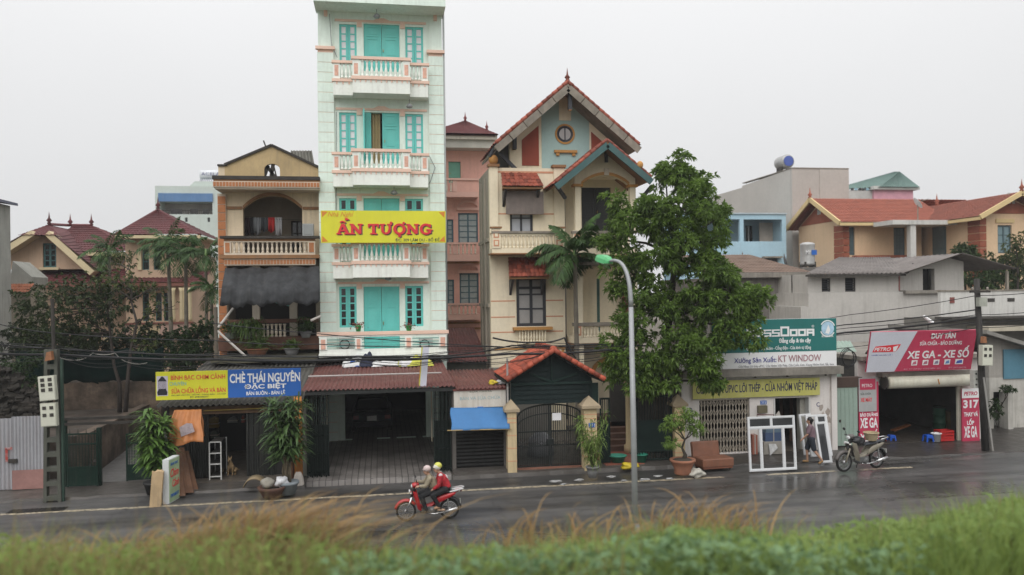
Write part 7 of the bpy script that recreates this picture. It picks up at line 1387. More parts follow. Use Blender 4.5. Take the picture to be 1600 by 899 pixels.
# ================================================================== pale green door between the two shops
YD=27.7;m_pg=M('pale_green_sheet',(.26,.34,.29),.55,.12,.8,streak=.35,dirt=(.2,.2,.16));x0,x1,z0,z1=RC(1308,606,1340,690,YD);t=thing('metal_door','pale green sheet metal door between the workshop and the repair shop','door',((x0+x1)/2,YD,.05));bx('leaf',m_pg,t,x0,x1,YD,YD+.05,.1,z1)
for k in range(1,5):xx=x0+(x1-x0)*k/5;bx('rib',m_pg,t,xx-.012,xx+.012,YD-.015,YD,.12,z1-.02)
q=RC(1311,656,1314,660,YD);bx('lock_hole',m_grime,t,q[0],q[1],YD-.02,YD-.001,q[2],q[3]);bx('lintel',M('dark_brown_board',(.07,.045,.035),.8,.3),t,x0,x1+.2,YD-.02,YD+.3,z1+.01,ZV(1324,590,YD))
q=RC(1306,537,1362,590,29.0);tag(MB().corr((q[0],29,q[2]),(q[1],29,q[2]),(q[0],30.5,q[3]),(q[1],30.5,q[3]),9,.03).build('green_sheet_roof',m_pg,None,True,.01),'pale green corrugated sheet roof above the narrow door','roof')
# ================================================================== motorcycle repair shop
YP=28.0;m_crm=M('cream_metal',(.62,.60,.50),.55,.15,1.5,streak=.4,dirt=(.3,.2,.1))
def repair_shop():
 X=lambda u,v=650,y=YP:XU(u,v,y);z=lambda v,u=1440,y=YP:ZV(u,v,y);x0,x1=X(1341),X(1535);t=thing('repair_shop','open-fronted motorcycle repair shop with a rolled-up cream shutter','shop',((x0+x1)/2,YP,.05));o=(X(1372.5),X(1501),.03,z(600));zt=z(560);yb=35.5
 MB().wall(x0,x1,.02,zt,YP,YP+.2,[o]).build('front_wall',m_kt,t);MB().box(x0,x0+.2,YP+.2,yb,0,zt).box(x1-.2,x1,YP+.2,yb,0,zt).box(x0+.2,x1-.2,yb-.2,yb,0,zt).build('inner_wall',M('oily_wall',(.07,.065,.06),.9,.4,1.2),t);bx('roof_slab',m_ledge,t,x0-.05,x1+.05,YP-.35,yb,zt,zt+.15);bx('floor',M('oily_floor',(.06,.05,.042),.4,.4,1.5),t,x0+.2,x1-.2,YP-.05,yb-.2,.03,.07)
 r=MB().lathe([(.02,X(1378)),(.2,X(1378)),(.24,X(1379)),(.24,X(1512)),(.2,X(1513)),(.02,X(1513))],(0,YP-.32,z(596,1440,YP-.3)),18,'x').build('rolled_shutter',m_crm,t,True);MB().lathe([(.02,-.02),(.26,-.02),(.26,.02),(.02,.02)],(X(1374),YP-.32,z(596,1440,YP-.3)),18,'x').build('drum_end',m_grime,t)
 bx('shutter_rail',m_ledge,t,X(1370),X(1515),YP-.4,YP-.003,z(586),z(580));bx('track',m_crm,t,X(1494),X(1499),YP-.1,YP-.002,.05,o[3]);bx('track',m_crm,t,X(1500),X(1503),YP-.12,YP-.002,.05,o[3])
 MB().tube([(X(1451),YP-.565,z(592,1440,YP-.3)),(X(1453),YP-.568,z(600,1440,YP-.3))],.02,5).build('rust_mark',M('rust_orange',(.5,.2,.03),.8),t)
repair_shop()
def panel_sign(label,u0,v0,u1,v1,Y,mat):
 x0,x1,z0,z1=RC(u0,v0,u1,v1,Y);s=thing('panel_sign',label,'sign',((x0+x1)/2,Y,z0),'upright red panels of the repair shop');bx('board',mat,s,x0,x1,Y,Y+.06,z0,z1);return s,(lambda a,b,c,d:RC(a,b,c,d,Y)),(x0,x1,z0,z1)
m_mag=M('sign_crimson',(.46,.04,.09),.5,.14,1,bump=.15,bscale=2.5,streak=.15,dirt=(.4,.12,.15));m_grp=M('panel_grey',(.36,.36,.36),.6,.12,1.5,streak=.2,bump=0);yq=27.7
s,q,r=panel_sign('upright red panel with white letters at the left of the repair shop',1342.5,597,1373,692,yq,m_mag);zq=ZV(1357,640,yq);bx('grey_panel',m_grp,s,r[0]-.02,r[1]-.1,yq-.03,yq-.002,ZV(1357,643,yq),ZV(1357,590,yq));bx('crimson_head',m_mag,s,r[0]+.02,r[1]-.14,yq-.036,yq-.03,ZV(1357,609,yq),ZV(1357,592,yq))
text('PETRO',q(1346,600,1362,605),yq-.038,m_wht,s);text('XE MÁY',q(1344,620,1362,628),yq-.033,m_red,s,.02);text('SỬA CHỮA',q(1344,613,1360,617),yq-.033,m_ink,s);text('BẢO DƯỠNG',q(1344,644,1371.5,651),yq-.004,m_wht,s,.03);text('XE GA',q(1344,653,1371.5,669),yq-.004,m_wht,s,.03);text('XE SỐ',q(1344,671,1371.5,690),yq-.004,m_wht,s,.03)
s,q,r=panel_sign('upright red panel numbered 317 at the right of the repair shop',1503.5,607,1530.5,698,yq,m_mag);bx('white_head',m_wht,s,r[0],r[1],yq-.006,yq-.001,ZV(1517,622,yq),r[3]);text('PETRO',q(1506,612,1527,618),yq-.01,m_mag,s,.03,.2);text('317',q(1505,625,1529,638),yq-.004,m_wht,s,.04);text('THAY VÁ',q(1506,642.5,1528,651),yq-.004,m_wht,s,.03);text('LỐP',q(1511,654,1522,664),yq-.004,m_wht,s,.03);text('XE GA',q(1506.5,666,1527,684),yq-.004,m_wht,s,.03)
# slanted main billboard
def repair_sign():
 Y=27.2;x0,x1=XU(1353.5,580,Y),XU(1517,577,Y);z0,z1=ZV(1436,579.5,Y),ZV(1440,515,Y);w_,h=x1-x0,(z1-z0);t=thing('repair_shop_sign','tilted crimson and white billboard above the motorcycle repair shop','billboard',((x0+x1)/2,Y,z0),None,0,True);t.rotation_euler=(R_(13),0,0);a=-w_/2
 bx('board',m_mag,t,a,-a,0,.08,0,h);MB().prism([(a,0),(a+w_*.262,0),(a+w_*.43,h),(a,h)],-.006,-.001).build('white_panel',M('sign_lightgrey',(.55,.56,.62),.5,.06,bump=0),t);bxf=lambda fx0,fz0,fx1,fz1:(a+w_*fx0,a+w_*fx1,h*fz0,h*fz1);y=-.005
 text('DUY TÂN',bxf(.57,.80,.80,.97),y,m_wht,t,.04);text('SỬA CHỮA - BẢO DƯỠNG',bxf(.47,.64,.87,.76),y,m_wht,t,.02);text('XE GA - XE SỐ',bxf(.365,.31,.955,.61),y,m_wht,t,.025);text('Đ/C: 317 LÂM DU - LONG BIÊN - HN',bxf(.35,.03,.70,.075),y,M('pale_pink',(.6,.3,.36),.6,bump=0),t);text('ĐT: 0979384336',bxf(.78,.03,.95,.075),y,MATS['pale_pink'],t)
 lg=MB().prism([(a+w_*.03,h*.5),(a+w_*.25,h*.5),(a+w_*.275,h*.6),(a+w_*.29,h*.685),(a+w_*.245,h*.68),(a+w_*.055,h*.64)],-.012,-.007).build('logo_shape',m_red,t);text('PETRO',bxf(.045,.525,.2,.615),-.014,m_wht,lg,.02,.3);MB().prism([(a+w_*.225,h*.51),(a+w_*.25,h*.51),(a+w_*.268,h*.66),(a+w_*.22,h*.62)],-.015,-.0125).build('logo_one',m_wht,lg);text('NHỚT XE MÁY SỐ 1',bxf(.03,.41,.225,.45),-.008,M('ink_blue',(.1,.12,.35),.6,bump=0),t)
 for i,c in enumerate(((.5,.12,.18),(.45,.14,.2),(.25,.2,.3),(.12,.25,.5),(.05,.1,.4))):
  fx=.415+i*.105;ic=bx('icon',m_wht,t,*bxf(fx,.14,fx+.055+(.02 if i==4 else 0),.27)[:2],-.006,-.001,h*.14,h*.27);q=bxf(fx+.008,.16,fx+.047+(.02 if i==4 else 0),.25);MB().prism([(q[0],q[2]),(q[1],q[2]+.02),(q[1]-.02,q[3]),(q[0]+.04,q[3]-.03)],-.010,-.0065).build('icon_mark',M('icon_%d'%i,c,.5,bump=0),ic)
 for fx in(.1,.5,.9):MB().bar((a+w_*fx,.1,0),(a+w_*fx,.75,h*.1),.05).bar((a+w_*fx,.1,h*.9),(a+w_*fx,.8,h*.3),.05).build('strut',m_grime,t)
 p=W(1450,510,27.6);MB
repair_sign()
p=W(1450,506,27.6);tg=thing('roof_lamp','small angled lamp on a stalk above the repair shop sign','lamp',p);MB().tube([p-Vector((0,0,.5)),p],.02,6).build('stalk',m_grime,tg);MB().tube([p+Vector((-.18,0,.3)),p+Vector((.14,-.05,.02))],[.05,.09],8).build('head',m_wht,tg)
# things in and before the repair shop
def stool(label,p,s=1.0):
 t=thing('plastic_stool',label,'stool',p,'blue plastic stools',0,True);m=M('blue_plastic',(.02,.09,.45),.35,.08,bump=0);w_,h=.17*s,.34*s
 MB().add([(-w_*.8,-w_*.8,h),(w_*.8,-w_*.8,h),(w_*.8,w_*.8,h),(-w_*.8,w_*.8,h),(-w_*.85,-w_*.85,h-.03),(w_*.85,-w_*.85,h-.03),(w_*.85,w_*.85,h-.03),(-w_*.85,w_*.85,h-.03)],[(0,1,2,3),(0,4,5,1),(1,5,6,2),(2,6,7,3),(3,7,4,0),(7,6,5,4)]).build('seat',m,t)
 for sx in(-1,1):
  for sy in(-1,1):MB().bar((sx*w_*.78,sy*w_*.78,h-.02),(sx*w_,sy*w_,0),.05).build('leg',m,t)
 for sy in(-1,1):bx('apron',m,t,-w_*.85,w_*.85,sy*w_*.88-.01,sy*w_*.88+.01,h-.12,h-.02)
stool('blue plastic stool beside the white bucket in the repair shop',G(1450,690,.07),.78);stool('blue plastic stool at the left inside the repair shop',G(1393,688,.07),.62)
p=G(1463,690,.07);t=thing('white_bucket','white plastic bucket lying between stool and red crate','bucket',p);MB().lathe([(.14,0),(.18,.3),(.2,.3),(.2,.33),(.16,.33),(.12,.03),(.01,.03)],tuple(p),14).build('pail',m_wht,t,True);MB().tube([p+Vector((-.19,0,.3)),p+Vector((0,-.05,.42)),p+Vector((.19,0,.3))],.008,5).build('handle',m_grime,t)
p=G(1475,688,.07);t=thing('red_crate','red plastic crate on the repair shop floor','crate',p);mrc=M('red_plastic',(.42,.02,.02),.4,bump=0);
for zz in(0,.11,.22,.33):
 b=MB();h_=.07 if zz else .1;b.wall(p.x-.28,p.x+.28,zz+p.z,zz+p.z+h_,p.y-.2,p.y-.18).wall(p.x-.28,p.x+.28,zz+p.z,zz+p.z+h_,p.y+.18,p.y+.2).box(p.x-.28,p.x-.26,p.y-.18,p.y+.18,zz+p.z,zz+p.z+h_).box(p.x+.26,p.x+.28,p.y-.18,p.y+.18,zz+p.z,zz+p.z+h_).build('slat_ring',mrc,t)
for sx in(-1,1):
 for sy in(-1,1):bx('corner',mrc,t,p.x+sx*.265-.02,p.x+sx*.265+.02,p.y+sy*.185-.02,p.y+sy*.185+.02,p.z,p.z+.4)
p=G(1470,672,.07);t=thing('green_barrel','dark green barrel against the right wall of the repair shop','barrel',p);MB().lathe([(.28,0),(.3,.05),(.28,.3),(.31,.33),(.28,.36),(.28,.62),(.31,.65),(.28,.68),(.29,.95),(.25,.97),(.02,.96)],tuple(p),16).build('drum',M('barrel_green',(.015,.09,.05),.45),t,True);MB().lathe([(.29,.94),(.31,.96),(.29,.98)],tuple(p),16,'z',True).build('rim',m_grime,t,True)
p=G(1488,674,.07);t=thing('oil_drum','brown oil drum in the right corner of the repair shop','barrel',p);MB().lathe([(.24,0),(.25,.4),(.27,.42),(.25,.44),(.25,.85),(.02,.85)],tuple(p),14).build('drum',M('drum_brown',(.10,.07,.03),.6),t,True);MB().lathe([(.25,.83),(.265,.85),(.25,.87)],tuple(p),14).build('rim',m_grime,t,True)
p=G(1412,676,.07);t=thing('floor_jack','rusty orange motorcycle lift on the repair shop floor','lift',p);MB().bar(p+Vector((-.5,0,.1)),p+Vector((.45,.3,.25)),.2,.05).build('deck',M('lift_rust',(.22,.08,.03),.7,.3),t);MB().bar(p+Vector((-.4,.1,0)),p+Vector((.3,.2,.22)),.05).build('arm',m_grime,t)
# shelf with tools and hanging tubes at the back
x0,x1,z0,z1=RC(1380,625,1440,690,34.8);t=thing('tool_shelf','dim shelf of tools and parts at the back of the repair shop','shelf',((x0+x1)/2,34.8,.07));mm=M('shelf_steel',(.09,.09,.09),.5)
for zz in(.5,1.1,1.7,2.2):bx('board',mm,t,x0,x1,34.6,35.1,zz,zz+.04)
for xx in(x0,x1-.05):bx('upright',mm,t,xx,xx+.05,34.62,35.08,.07,2.3)
rg=random.Random(5)
for i in range(16):
 xx=x0+.15+(x1-x0-.3)*rg.random();zz=rg.choice((.54,1.14,1.74));c=rg.choice(((.25,.04,.04),(.04,.1,.25),(.2,.2,.18),(.25,.2,.05),(.05,.12,.06)));s_=rg.uniform(.08,.2);MB().lathe([(s_*.5,0),(s_*.5,s_*1.3),(s_*.25,s_*1.5),(s_*.25,s_*1.7)],(xx,34.8,zz),8).build('can',M('can_%d_%d'%(int(c[0]*99),int(c[1]*99)),c,.4),t)
# ================================================================== right pole, boxes, shed
pr=G(1540,706);POLE_R=thing('utility_pole','dark leaning utility pole with meter boxes at the right','utility pole',pr,'concrete utility poles');tp_=W(1526,436,pr.y);MB().tube([pr,(pr.x*.5+tp_.x*.5,pr.y,tp_.z*.5),tp_],[.13,.115,.095],10).build('shaft',M('dark_pole',(.03,.027,.025),.85,.3,2,streak=.5),POLE_R,True);bx('cross_arm',m_grime,POLE_R,tp_.x-.4,tp_.x+.4,pr.y-.2,pr.y-.12,tp_.z-.5,tp_.z-.42)
MB().tube([pr+Vector((.2,-.12,0)),W(1537,590,pr.y-.12)],.035,8).build('conduit',M('conduit_grey',(.3,.29,.27),.5),POLE_R)
def cyl_insul(x,y,z,par):MB().lathe([(.02,0),(.05,.02),(.03,.05),(.05,.08),(.02,.12)],(x,y,z),8).build('insulator',M('ceramic',(.3,.26,.22),.3),par,True)
for dx in(-.3,.3):cyl_insul(tp_.x+dx,pr.y-.16,tp_.z-.42,POLE_R)
meter_box('cream meter box with four windows on the right pole',1528.5,539,1545,571,pr.y-.25,2,2,2);q=RC(1528,465,1540,479,pr.y-.22);tag(MB().box(q[0],q[1],pr.y-.3,pr.y-.12,q[2],q[3]).build('junction_box',M('box_grey',(.36,.37,.32),.6,.2,3,streak=.4)),'grey junction box near the top of the right pole','box');q=RC(1533,526,1539,536,pr.y-.25);tag(MB().prism([(q[0],q[2]),(q[1],q[2]),(q[1]-.03,q[3]),(q[0]+.03,q[3])],pr.y-.35,pr.y-.2).build('junction_box',MATS['rust_box']),'small rusty box above the right meter box','box')
q=RC(1517,578,1531.5,606,pr.y+.3);lb=thing('switch_cabinet','white switch cabinet with holes beside the right pole','cabinet',((q[0]+q[1])/2,pr.y+.3,q[2]));bx('casing',M('cab_white',(.5,.5,.46),.5,.15),lb,q[0],q[1],pr.y+.15,pr.y+.35,q[2],q[3])
for a,c in((.25,.2),(.3,.5),(.25,.8)):bx('port',m_grime,lb,q[0]+(q[1]-q[0])*a-.03,q[0]+(q[1]-q[0])*a+.03,pr.y+.14,pr.y+.152,q[2]+(q[3]-q[2])*c-.03,q[2]+(q[3]-q[2])*c+.03)
def right_shed():
 Y=30.0;X=lambda u,v=600,y=Y:XU(u,v,y);z=lambda v,u=1575,y=Y:ZV(u,v,y);x0,x1=X(1546),X(1680);t=thing('white_shed','stained white shed with a blue panel at the right edge','shed',(x0+2,Y,0));m=M('stained_white',(.48,.46,.42),.85,.15,.8,streak=.7,dirt=(.17,.16,.13),base_dirt=.3)
 MB().wall(x0,x1,0,z(590),Y,Y+.25,[(X(1552),X(1568),0,z(612))]).build('wall',m,t);MB().prism([(x0,z(590)),(x1,z(590)),(x1,z(560,1680)),(x0,z(522,1546))],Y+.02,Y+.25).build('gable',M('shed_grey2',(.33,.31,.28),.85,.2,1,streak=.5),t);bx('blue_panel',M('blue_panel',(.08,.20,.27),.6,.15,1,streak=.3),t,X(1567,570),x1,Y-.06,Y-.002,z(592),z(546));bx('body',m_dark,t,x0,x1,Y+1.6,Y+1.8,0,z(560));
 a,b=W(1541,522,Y-.5),W(1600,540,Y-.5);sl=(b.z-a.z)/(b.x-a.x);MB().prism([(a.x,a.z),(x1,a.z+sl*(x1-a.x)),(x1,a.z+sl*(x1-a.x)+.16),(a.x,a.z+.16)],Y-.55,Y+6).build('roof',M('grey_roof_sheet',(.24,.23,.21),.8,.3,1.5,streak=.5),t);bx('white_pillar',m,t,X(1566),X(1574),Y-.3,Y-.004,.02,z(600));q=RC(1548,660,1564,690,Y+.6);MB().lathe([(.3,0),(.38,.1),(.38,.7),(.3,.75),(.02,.75)],((q[0]+q[1])/2,Y+.7,.03),14).build('tank',M('tank_grey',(.28,.28,.26),.8,.3),t,True)
right_shed()
# terrace wall with a stained parapet over dark eaves
def terrace_wall():
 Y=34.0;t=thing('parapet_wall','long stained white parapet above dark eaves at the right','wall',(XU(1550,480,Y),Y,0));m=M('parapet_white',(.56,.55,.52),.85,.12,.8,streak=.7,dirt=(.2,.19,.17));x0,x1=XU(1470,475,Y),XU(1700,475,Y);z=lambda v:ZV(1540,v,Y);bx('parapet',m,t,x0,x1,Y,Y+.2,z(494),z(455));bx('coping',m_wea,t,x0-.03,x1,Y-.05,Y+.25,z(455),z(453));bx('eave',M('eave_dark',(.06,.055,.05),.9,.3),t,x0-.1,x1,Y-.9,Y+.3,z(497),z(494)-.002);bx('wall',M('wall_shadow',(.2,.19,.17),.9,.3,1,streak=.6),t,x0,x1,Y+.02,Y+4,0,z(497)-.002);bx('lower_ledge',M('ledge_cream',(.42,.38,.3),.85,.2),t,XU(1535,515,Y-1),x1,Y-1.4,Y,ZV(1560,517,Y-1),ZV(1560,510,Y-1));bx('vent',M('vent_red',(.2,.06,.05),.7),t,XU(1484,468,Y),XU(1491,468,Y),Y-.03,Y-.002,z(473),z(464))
 for u in(1543,1574):bx('vent',m_grime,t,XU(u,468,Y),XU(u+11,468,Y),Y-.02,Y-.002,z(472),z(466.5))
terrace_wall()
# ================================================================== grey plastered house with fibre-cement roof
def grey_house():
 Y=37.0;X=lambda u,v=440,y=Y:XU(u,v,y);z=lambda v,u=1330,y=Y:ZV(u,v,y);m=M('grey_render',(.46,.44,.41),.9,.14,.5,streak=.5,dirt=(.25,.23,.21));t=thing('grey_house','bare grey rendered house with corrugated roof behind the workshops','house',(X(1340),Y,0));zs=z(457);w1,w2=RC(1284,435,1297.5,456,Y),RC(1320.5,434,1337,456,Y);mr=M('grey_fibro',(.17,.15,.14),.9,.3,1.5,streak=.4,base_dirt=.4,dirt=(.08,.075,.07))
 MB().wall(X(1262),X(1405),zs,z(428),Y,Y+.25,[w1,w2]).build('upper_wall',m,t);bx('upper_room',m_dark,t,X(1262),X(1405),Y+1.5,Y+1.6,zs,z(428));MB().box(X(1262),X(1262)+.25,Y+.25,Y+5,zs,z(428)).build('side_wall',m,t)
 for w_ in(w1,w2):
  f=MB().wall(*w_,Y+.05,Y+.1,[(w_[0]+.04,w_[1]-.04,w_[2]+.04,w_[3]-.04)]).build('window',m_grime,t)
  for k in range(6):zz=w_[2]+(w_[3]-w_[2])*(k+.5)/6;bx('slat',m_fr,f,w_[0]+.04,w_[1]-.04,Y+.06,Y+.09,zz-.02,zz+.02)
 bx('lower_wall',m,t,X(1259,520),X(1468),Y-.3,Y+3,0,zs-.003);bx('lower_left',m,t,X(1247,520),X(1259,520)-.004,Y-.3,Y+3,0,z(478));bx('step_ledge',m_ledge,t,X(1405),X(1468),Y-.5,Y+.2,zs-.1,zs+.06)
 d=(X(1444),X(1462.5),zs,z(420,1455));ap,le,re=W(1489,399,Y-.2),W(1409,427,Y-.2),W(1572,421,Y-.2);gz=lambda x:le.z+(ap.z-le.z)*(x-le.x)/(ap.x-le.x)-.12 if x<ap.x else ap.z+(re.z-ap.z)*(x-ap.x)/(re.x-ap.x)-.12;yg=Y+.1;xr=X(1508)
 MB().prism([(X(1405),zs),(d[0],zs),(d[0],gz(d[0])),(X(1405),le.z-.15)],yg,yg+.25).prism([(d[0],d[3]),(d[1],d[3]),(d[1],gz(d[1])),(d[0],gz(d[0]))],yg,yg+.25).prism([(d[1],zs),(xr,zs),(xr,gz(xr)),(ap.x,gz(ap.x)),(d[1],gz(d[1]))],yg,yg+.25).build('gable_wall',m,t);bx('doorway',m_dark,t,d[0]-.1,d[1]+.1,yg+.6,yg+.7,zs-.2,d[3]+.3);bx('corner_strip',M('red_strip',(.25,.1,.09),.8),t,X(1404),X(1406),yg-.12,yg-.002,zs+.05,z(428));bx('gable_return',m,t,xr-.25,xr,yg+.25,Y+5,zs,gz(xr));bx('base_right',m,t,X(1468)+.003,xr,Y+.2,Y+3,0,zs-.003)
 rb=43.5;yf=Y-.9;a,b=W(1259,428.5,Y-.5),W(1412,427,Y-.5);c=W(1312,402.5,42.0);MB().corr((a.x,Y-.5,a.z),(le.x+.2,Y-.5,a.z),(c.x,42.0,c.z),(ap.x,42.0,c.z),22,.035).build('roof_front',mr,t,True,.015);MB().corr((le.x-.3,rb,le.z),(le.x-.3,yf,le.z),(ap.x,rb,ap.z+.05),(ap.x,yf,ap.z+.05),20,.035).build('roof_left',mr,t,True,.015);MB().corr((re.x,yf,re.z),(re.x,rb,re.z),(ap.x,yf,ap.z+.05),(ap.x,rb,ap.z+.05),20,.035).build('roof_right',mr,t,True,.015);MB().bar((a.x,Y-.5,a.z-.08),(le.x,Y-.5,a.z-.08),.06,.1).build('fascia',m_grime,t)
 MB().bar((re.x-.3,yf+.3,re.z-.1),(re.x-.3,yf+.3,0),.12).build('prop',m_wea,t)
grey_house()
def old_roof_house():
 Y=40.0;t=thing('old_roof_house','low old house with weathered brown roof behind the workshop billboard','house',(XU(1200,450,Y),Y,0));m=M('black_stained',(.17,.155,.14),.95,.4,.8,streak=.9,dirt=(.05,.048,.045));x0,x1=XU(1100,450,Y),XU(1260,450,Y);bx('wall',m,t,x0,x1,Y,Y+6,0,ZV(1200,434,Y));bx('eave',m_ledge,t,x0,x1+.3,Y-.4,Y+.1,ZV(1200,434,Y)+.003,ZV(1200,426,Y));mr=M('old_tiles',(.19,.13,.10),.9,.35,1.8,base_dirt=.5,dirt=(.1,.085,.07),bump=.6,bscale=10);e=ZV(1200,427,Y);a=W(1160,399,45);l=W(1118,404,45);ribbed((x0,Y-.3,e),(x1+.2,Y-.3,e),(a.x+.4,45,a.z),(x0,45,a.z),30,12,mr,t);ribbed((x1+.2,Y-.3,e),(x1+.2,50,e),(a.x+.4,45,a.z),(a.x+.4,45,a.z),20,10,mr,t);finial(t,(a.x,45,a.z),.25,mr)
old_roof_house()
# ================================================================== orange-roofed L-shaped house on the right
def orange_house():
 Y1=51.0;m=M('apricot_plaster',(.66,.47,.30),.85,.08,.6,streak=.25,dirt=(.36,.26,.18));mbk=M('brick_red_stone',(.30,.09,.05),.85,.25,3,bump=.3);mr=tile_rows('vermilion_tiles',(.30,.085,.05),var=.25);mc=M('barge_cream',(.62,.47,.24),.8,.1);t=thing('orange_roof_house','apricot house with vermilion tiled roof and brick corner stones at right','house',(XU(1400,400,Y1),Y1,0));fr=M('slate_green_frame',(.06,.10,.11),.5)
 P=lambda u,v,y=Y1:W(u,v,y);x0=P(1318,380).x;xw=P(1440,380).x;ze=P(1380,346).z;yb=57.0;yr=(Y1+yb)/2;rz=W(1279,311,yr).z
 wins=[RC(1316,355,1335.5,399,Y1),RC(1396.5,356,1414.5,400,Y1)];wins=[(max(w_[0],x0+.4),*w_[1:])for w_ in wins]
 MB().wall(x0,xw,0,ze,Y1,Y1+.3,wins).build('wall',m,t);MB().prismx([(Y1,0),(yb,0),(yb,ze),(yr,rz-.3),(Y1,ze)],x0-.001,x0+.3).build('gable_wall',m,t);bx('rear_wall',m,t,x0+.3,xw+8,yb-.3,yb,0,ze)
 for w_ in wins:window(t,*w_,Y1+.1,fr,M('barred_glass',(.12,.16,.17),.2),3,4,.08,.05)
 MB().prismx([(Y1+.3,ze+.1),(yb-.3,ze+.1),(yr,rz-.45)],x0-.03,x0-.003).build('brick_gable',mbk,t)
 for k,yy in enumerate((yr-.22,yr+.03)):bx('gable_vent',M('vent_pale',(.42,.42,.38),.8),t,x0-.05,x0-.031,yy,yy+.2,ze+.75,ze+1.45)
 def quoins(xa,xb,y,z0,z1,n):
  h=(z1-z0)/n;qm=mesh_of(MB().box(0,xb-xa,-.04,0,0,h-.05),'corner_stone',mbk)
  for k in range(n):inst(qm,'corner_stone',t,(xa,y,z0+h*k+.02))
 quoins(x0-.02,x0+.42,Y1-.002,ze-4.6,ze-.2,9);qs=mesh_of(MB().box(-.04,0,0,1.1,0,.44),'corner_stone',mbk)
 for k in range(9):inst(qs,'corner_stone',t,(x0-.002,Y1+.02,ze-4.6+.49*k))
 xo=x0-.75;ey=Y1-.8;ez=ze-.15;ribbed((xo,ey,ez),(xw+2,ey,ez),(xw+2,yr,rz),(xo,yr,rz),40,16,mr,t);ribbed((xw+6,yb+.8,ez),(xo,yb+.8,ez),(xo,yr,rz),(xw+6,yr,rz),40,16,mr,t)
 for p,q in(((xo-.02,ey,ez-.05),(xo-.02,yr,rz-.05)),((xo-.02,yr,rz-.05),(xo-.02,yb+.8,ez-.05))):MB().bar(p,q,.12,.32).build('bargeboard',mc,t)
 MB().bar((xo,ey+.02,ez-.12),(xw,ey+.02,ez-.12),.08,.2).build('eave_board',mc,t);bx('soffit',m,t,xo+.1,xw,ey+.06,Y1,ez-.2,ez-.12);finial(t,(xo,yr,rz),.85,mr)
 Y2=46.0;wx0=XU(1531,380,Y2);wx1=wx0+4.6;ze2=ze;apx=(wx0+wx1)/2;az=W(1583,303,Y2).z;gw=RC(1559,352,1581,396,Y2);MB().wall(wx0,wx1,0,ze2,Y2,Y2+.3,[gw]).prism([(wx0,ze2),(wx1,ze2),(apx,az-.25)],Y2,Y2+.3).build('wing_front',m,t);MB().box(wx0,wx0+.3,Y2+.3,Y1+5,0,ze2).build('wing_side',m,t);window(t,*gw,Y2+.1,fr,M('blue_glass',(.16,.24,.26),.2),2,3,.1,.06);bx('window_band',mc,t,gw[0]-.15,gw[1]+.15,Y2-.08,Y2-.003,gw[3]+.15,gw[3]+.4);MB().prism([(wx0+.05,ze2+.05),(wx1-.05,ze2+.05),(apx,az-.4)],Y2-.03,Y2-.003).build('brick_gable',mbk,t)
 for dx in(-.25,.05):bx('gable_vent',MATS['vent_pale'],t,apx+dx,apx+dx+.2,Y2-.05,Y2-.031,ze2+.7,ze2+1.4)
 quoins(wx0-.02,wx0+.45,Y2-.002,ze2-4.6,ze2-.2,9);qs2=mesh_of(MB().box(-.04,0,0,1.0,0,.44),'corner_stone',mbk)
 for k in range(9):inst(qs2,'corner_stone',t,(wx0-.002,Y2+.02,ze2-4.6+.49*k))
 fy=Y2-.9;s2=(az-ze2)/(apx-wx0);lx=wx0-.7;lz=ze2-s2*.7+.2;rx=wx1+.7;ribbed((lx,yr,lz),(lx,fy,lz),(apx,fy,az),(apx,yr,az),34,14,mr,t);ribbed((rx,fy,lz),(rx,yr+3,lz),(apx,yr+3,az),(apx,fy,az),34,14,mr,t)
 for p,q in(((lx,fy-.02,lz-.05),(apx,fy-.02,az-.05)),((apx,fy-.02,az-.05),(rx,fy-.02,lz-.05))):MB().bar(p,q,.12,.3).build('bargeboard',mc,t)
 MB().bar((lx+.02,fy,lz-.12),(lx+.02,Y1,lz-.12),.08,.2).build('eave_board',mc,t);finial(t,(apx,fy,az),.85,mr);finial(t,(apx,yr-1,az),.9,mr)
 yd=Y1-1.6;bx('side_door',fr,t,wx0-.06,wx0-.003,Y1-1.9,Y1-.6,ze2-2.9,ze2-.5);
 for k in range(3):bx('door_pane',MATS['barred_glass'],t,wx0-.075,wx0-.061,Y1-1.8,Y1-.7,ze2-2.7+.75*k,ze2-2.1+.75*k)
 s=P(1430,348,Y1-2.4);sx0,sx1=XU(1389,350,Y1-2.6),XU(1496,350,Y1-2.6);ps=bx('porch_slab',M('slab_white',(.56,.55,.52),.85,.15,1,streak=.5),t,sx0,min(sx1,wx0+2.0),Y1-3.0,Y1-.9,s.z-.18,s.z+.12);px=XU(1426,400,Y1-2.8);bx('porch_post',MATS['slab_white'],t,px-.2,px+.2,Y1-2.9,Y1-2.5,0,s.z-.185);bx('gutter_strip',MATS['brick_red_stone'],t,XU(1335,404,Y1-.3),XU(1425,404,Y1-.3),Y1-.5,Y1-.05,P(1380,403).z,P(1380,399.5).z)
 d_=P(1434,323,Y1-2.0);ds=thing('satellite_dish','white satellite dish on the roof of the orange-tiled house','satellite dish',d_,'satellite dishes');dm=MB();dm.T=Matrix.Translation(d_+Vector((0,0,.25)))@Matrix.Rotation(R_(70),4,'Z')@Matrix.Rotation(R_(55),4,'X');dm.lathe([(.02,-.12),(.25,-.09),(.42,0),(.44,.02),(.25,-.06),(.02,-.09)],n=18).build('dish',M('dish_grey',(.5,.5,.5),.5),ds,True);MB().tube([d_+Vector((0,0,-.9)),d_+Vector((0,0,.25))],.04,6).build('mast',m_wea,ds);MB().tube([d_+Vector((0,0,.25)),d_+Vector((.6,-.3,.5))],.02,5).build('feed_arm',m_wea,ds)
orange_house()
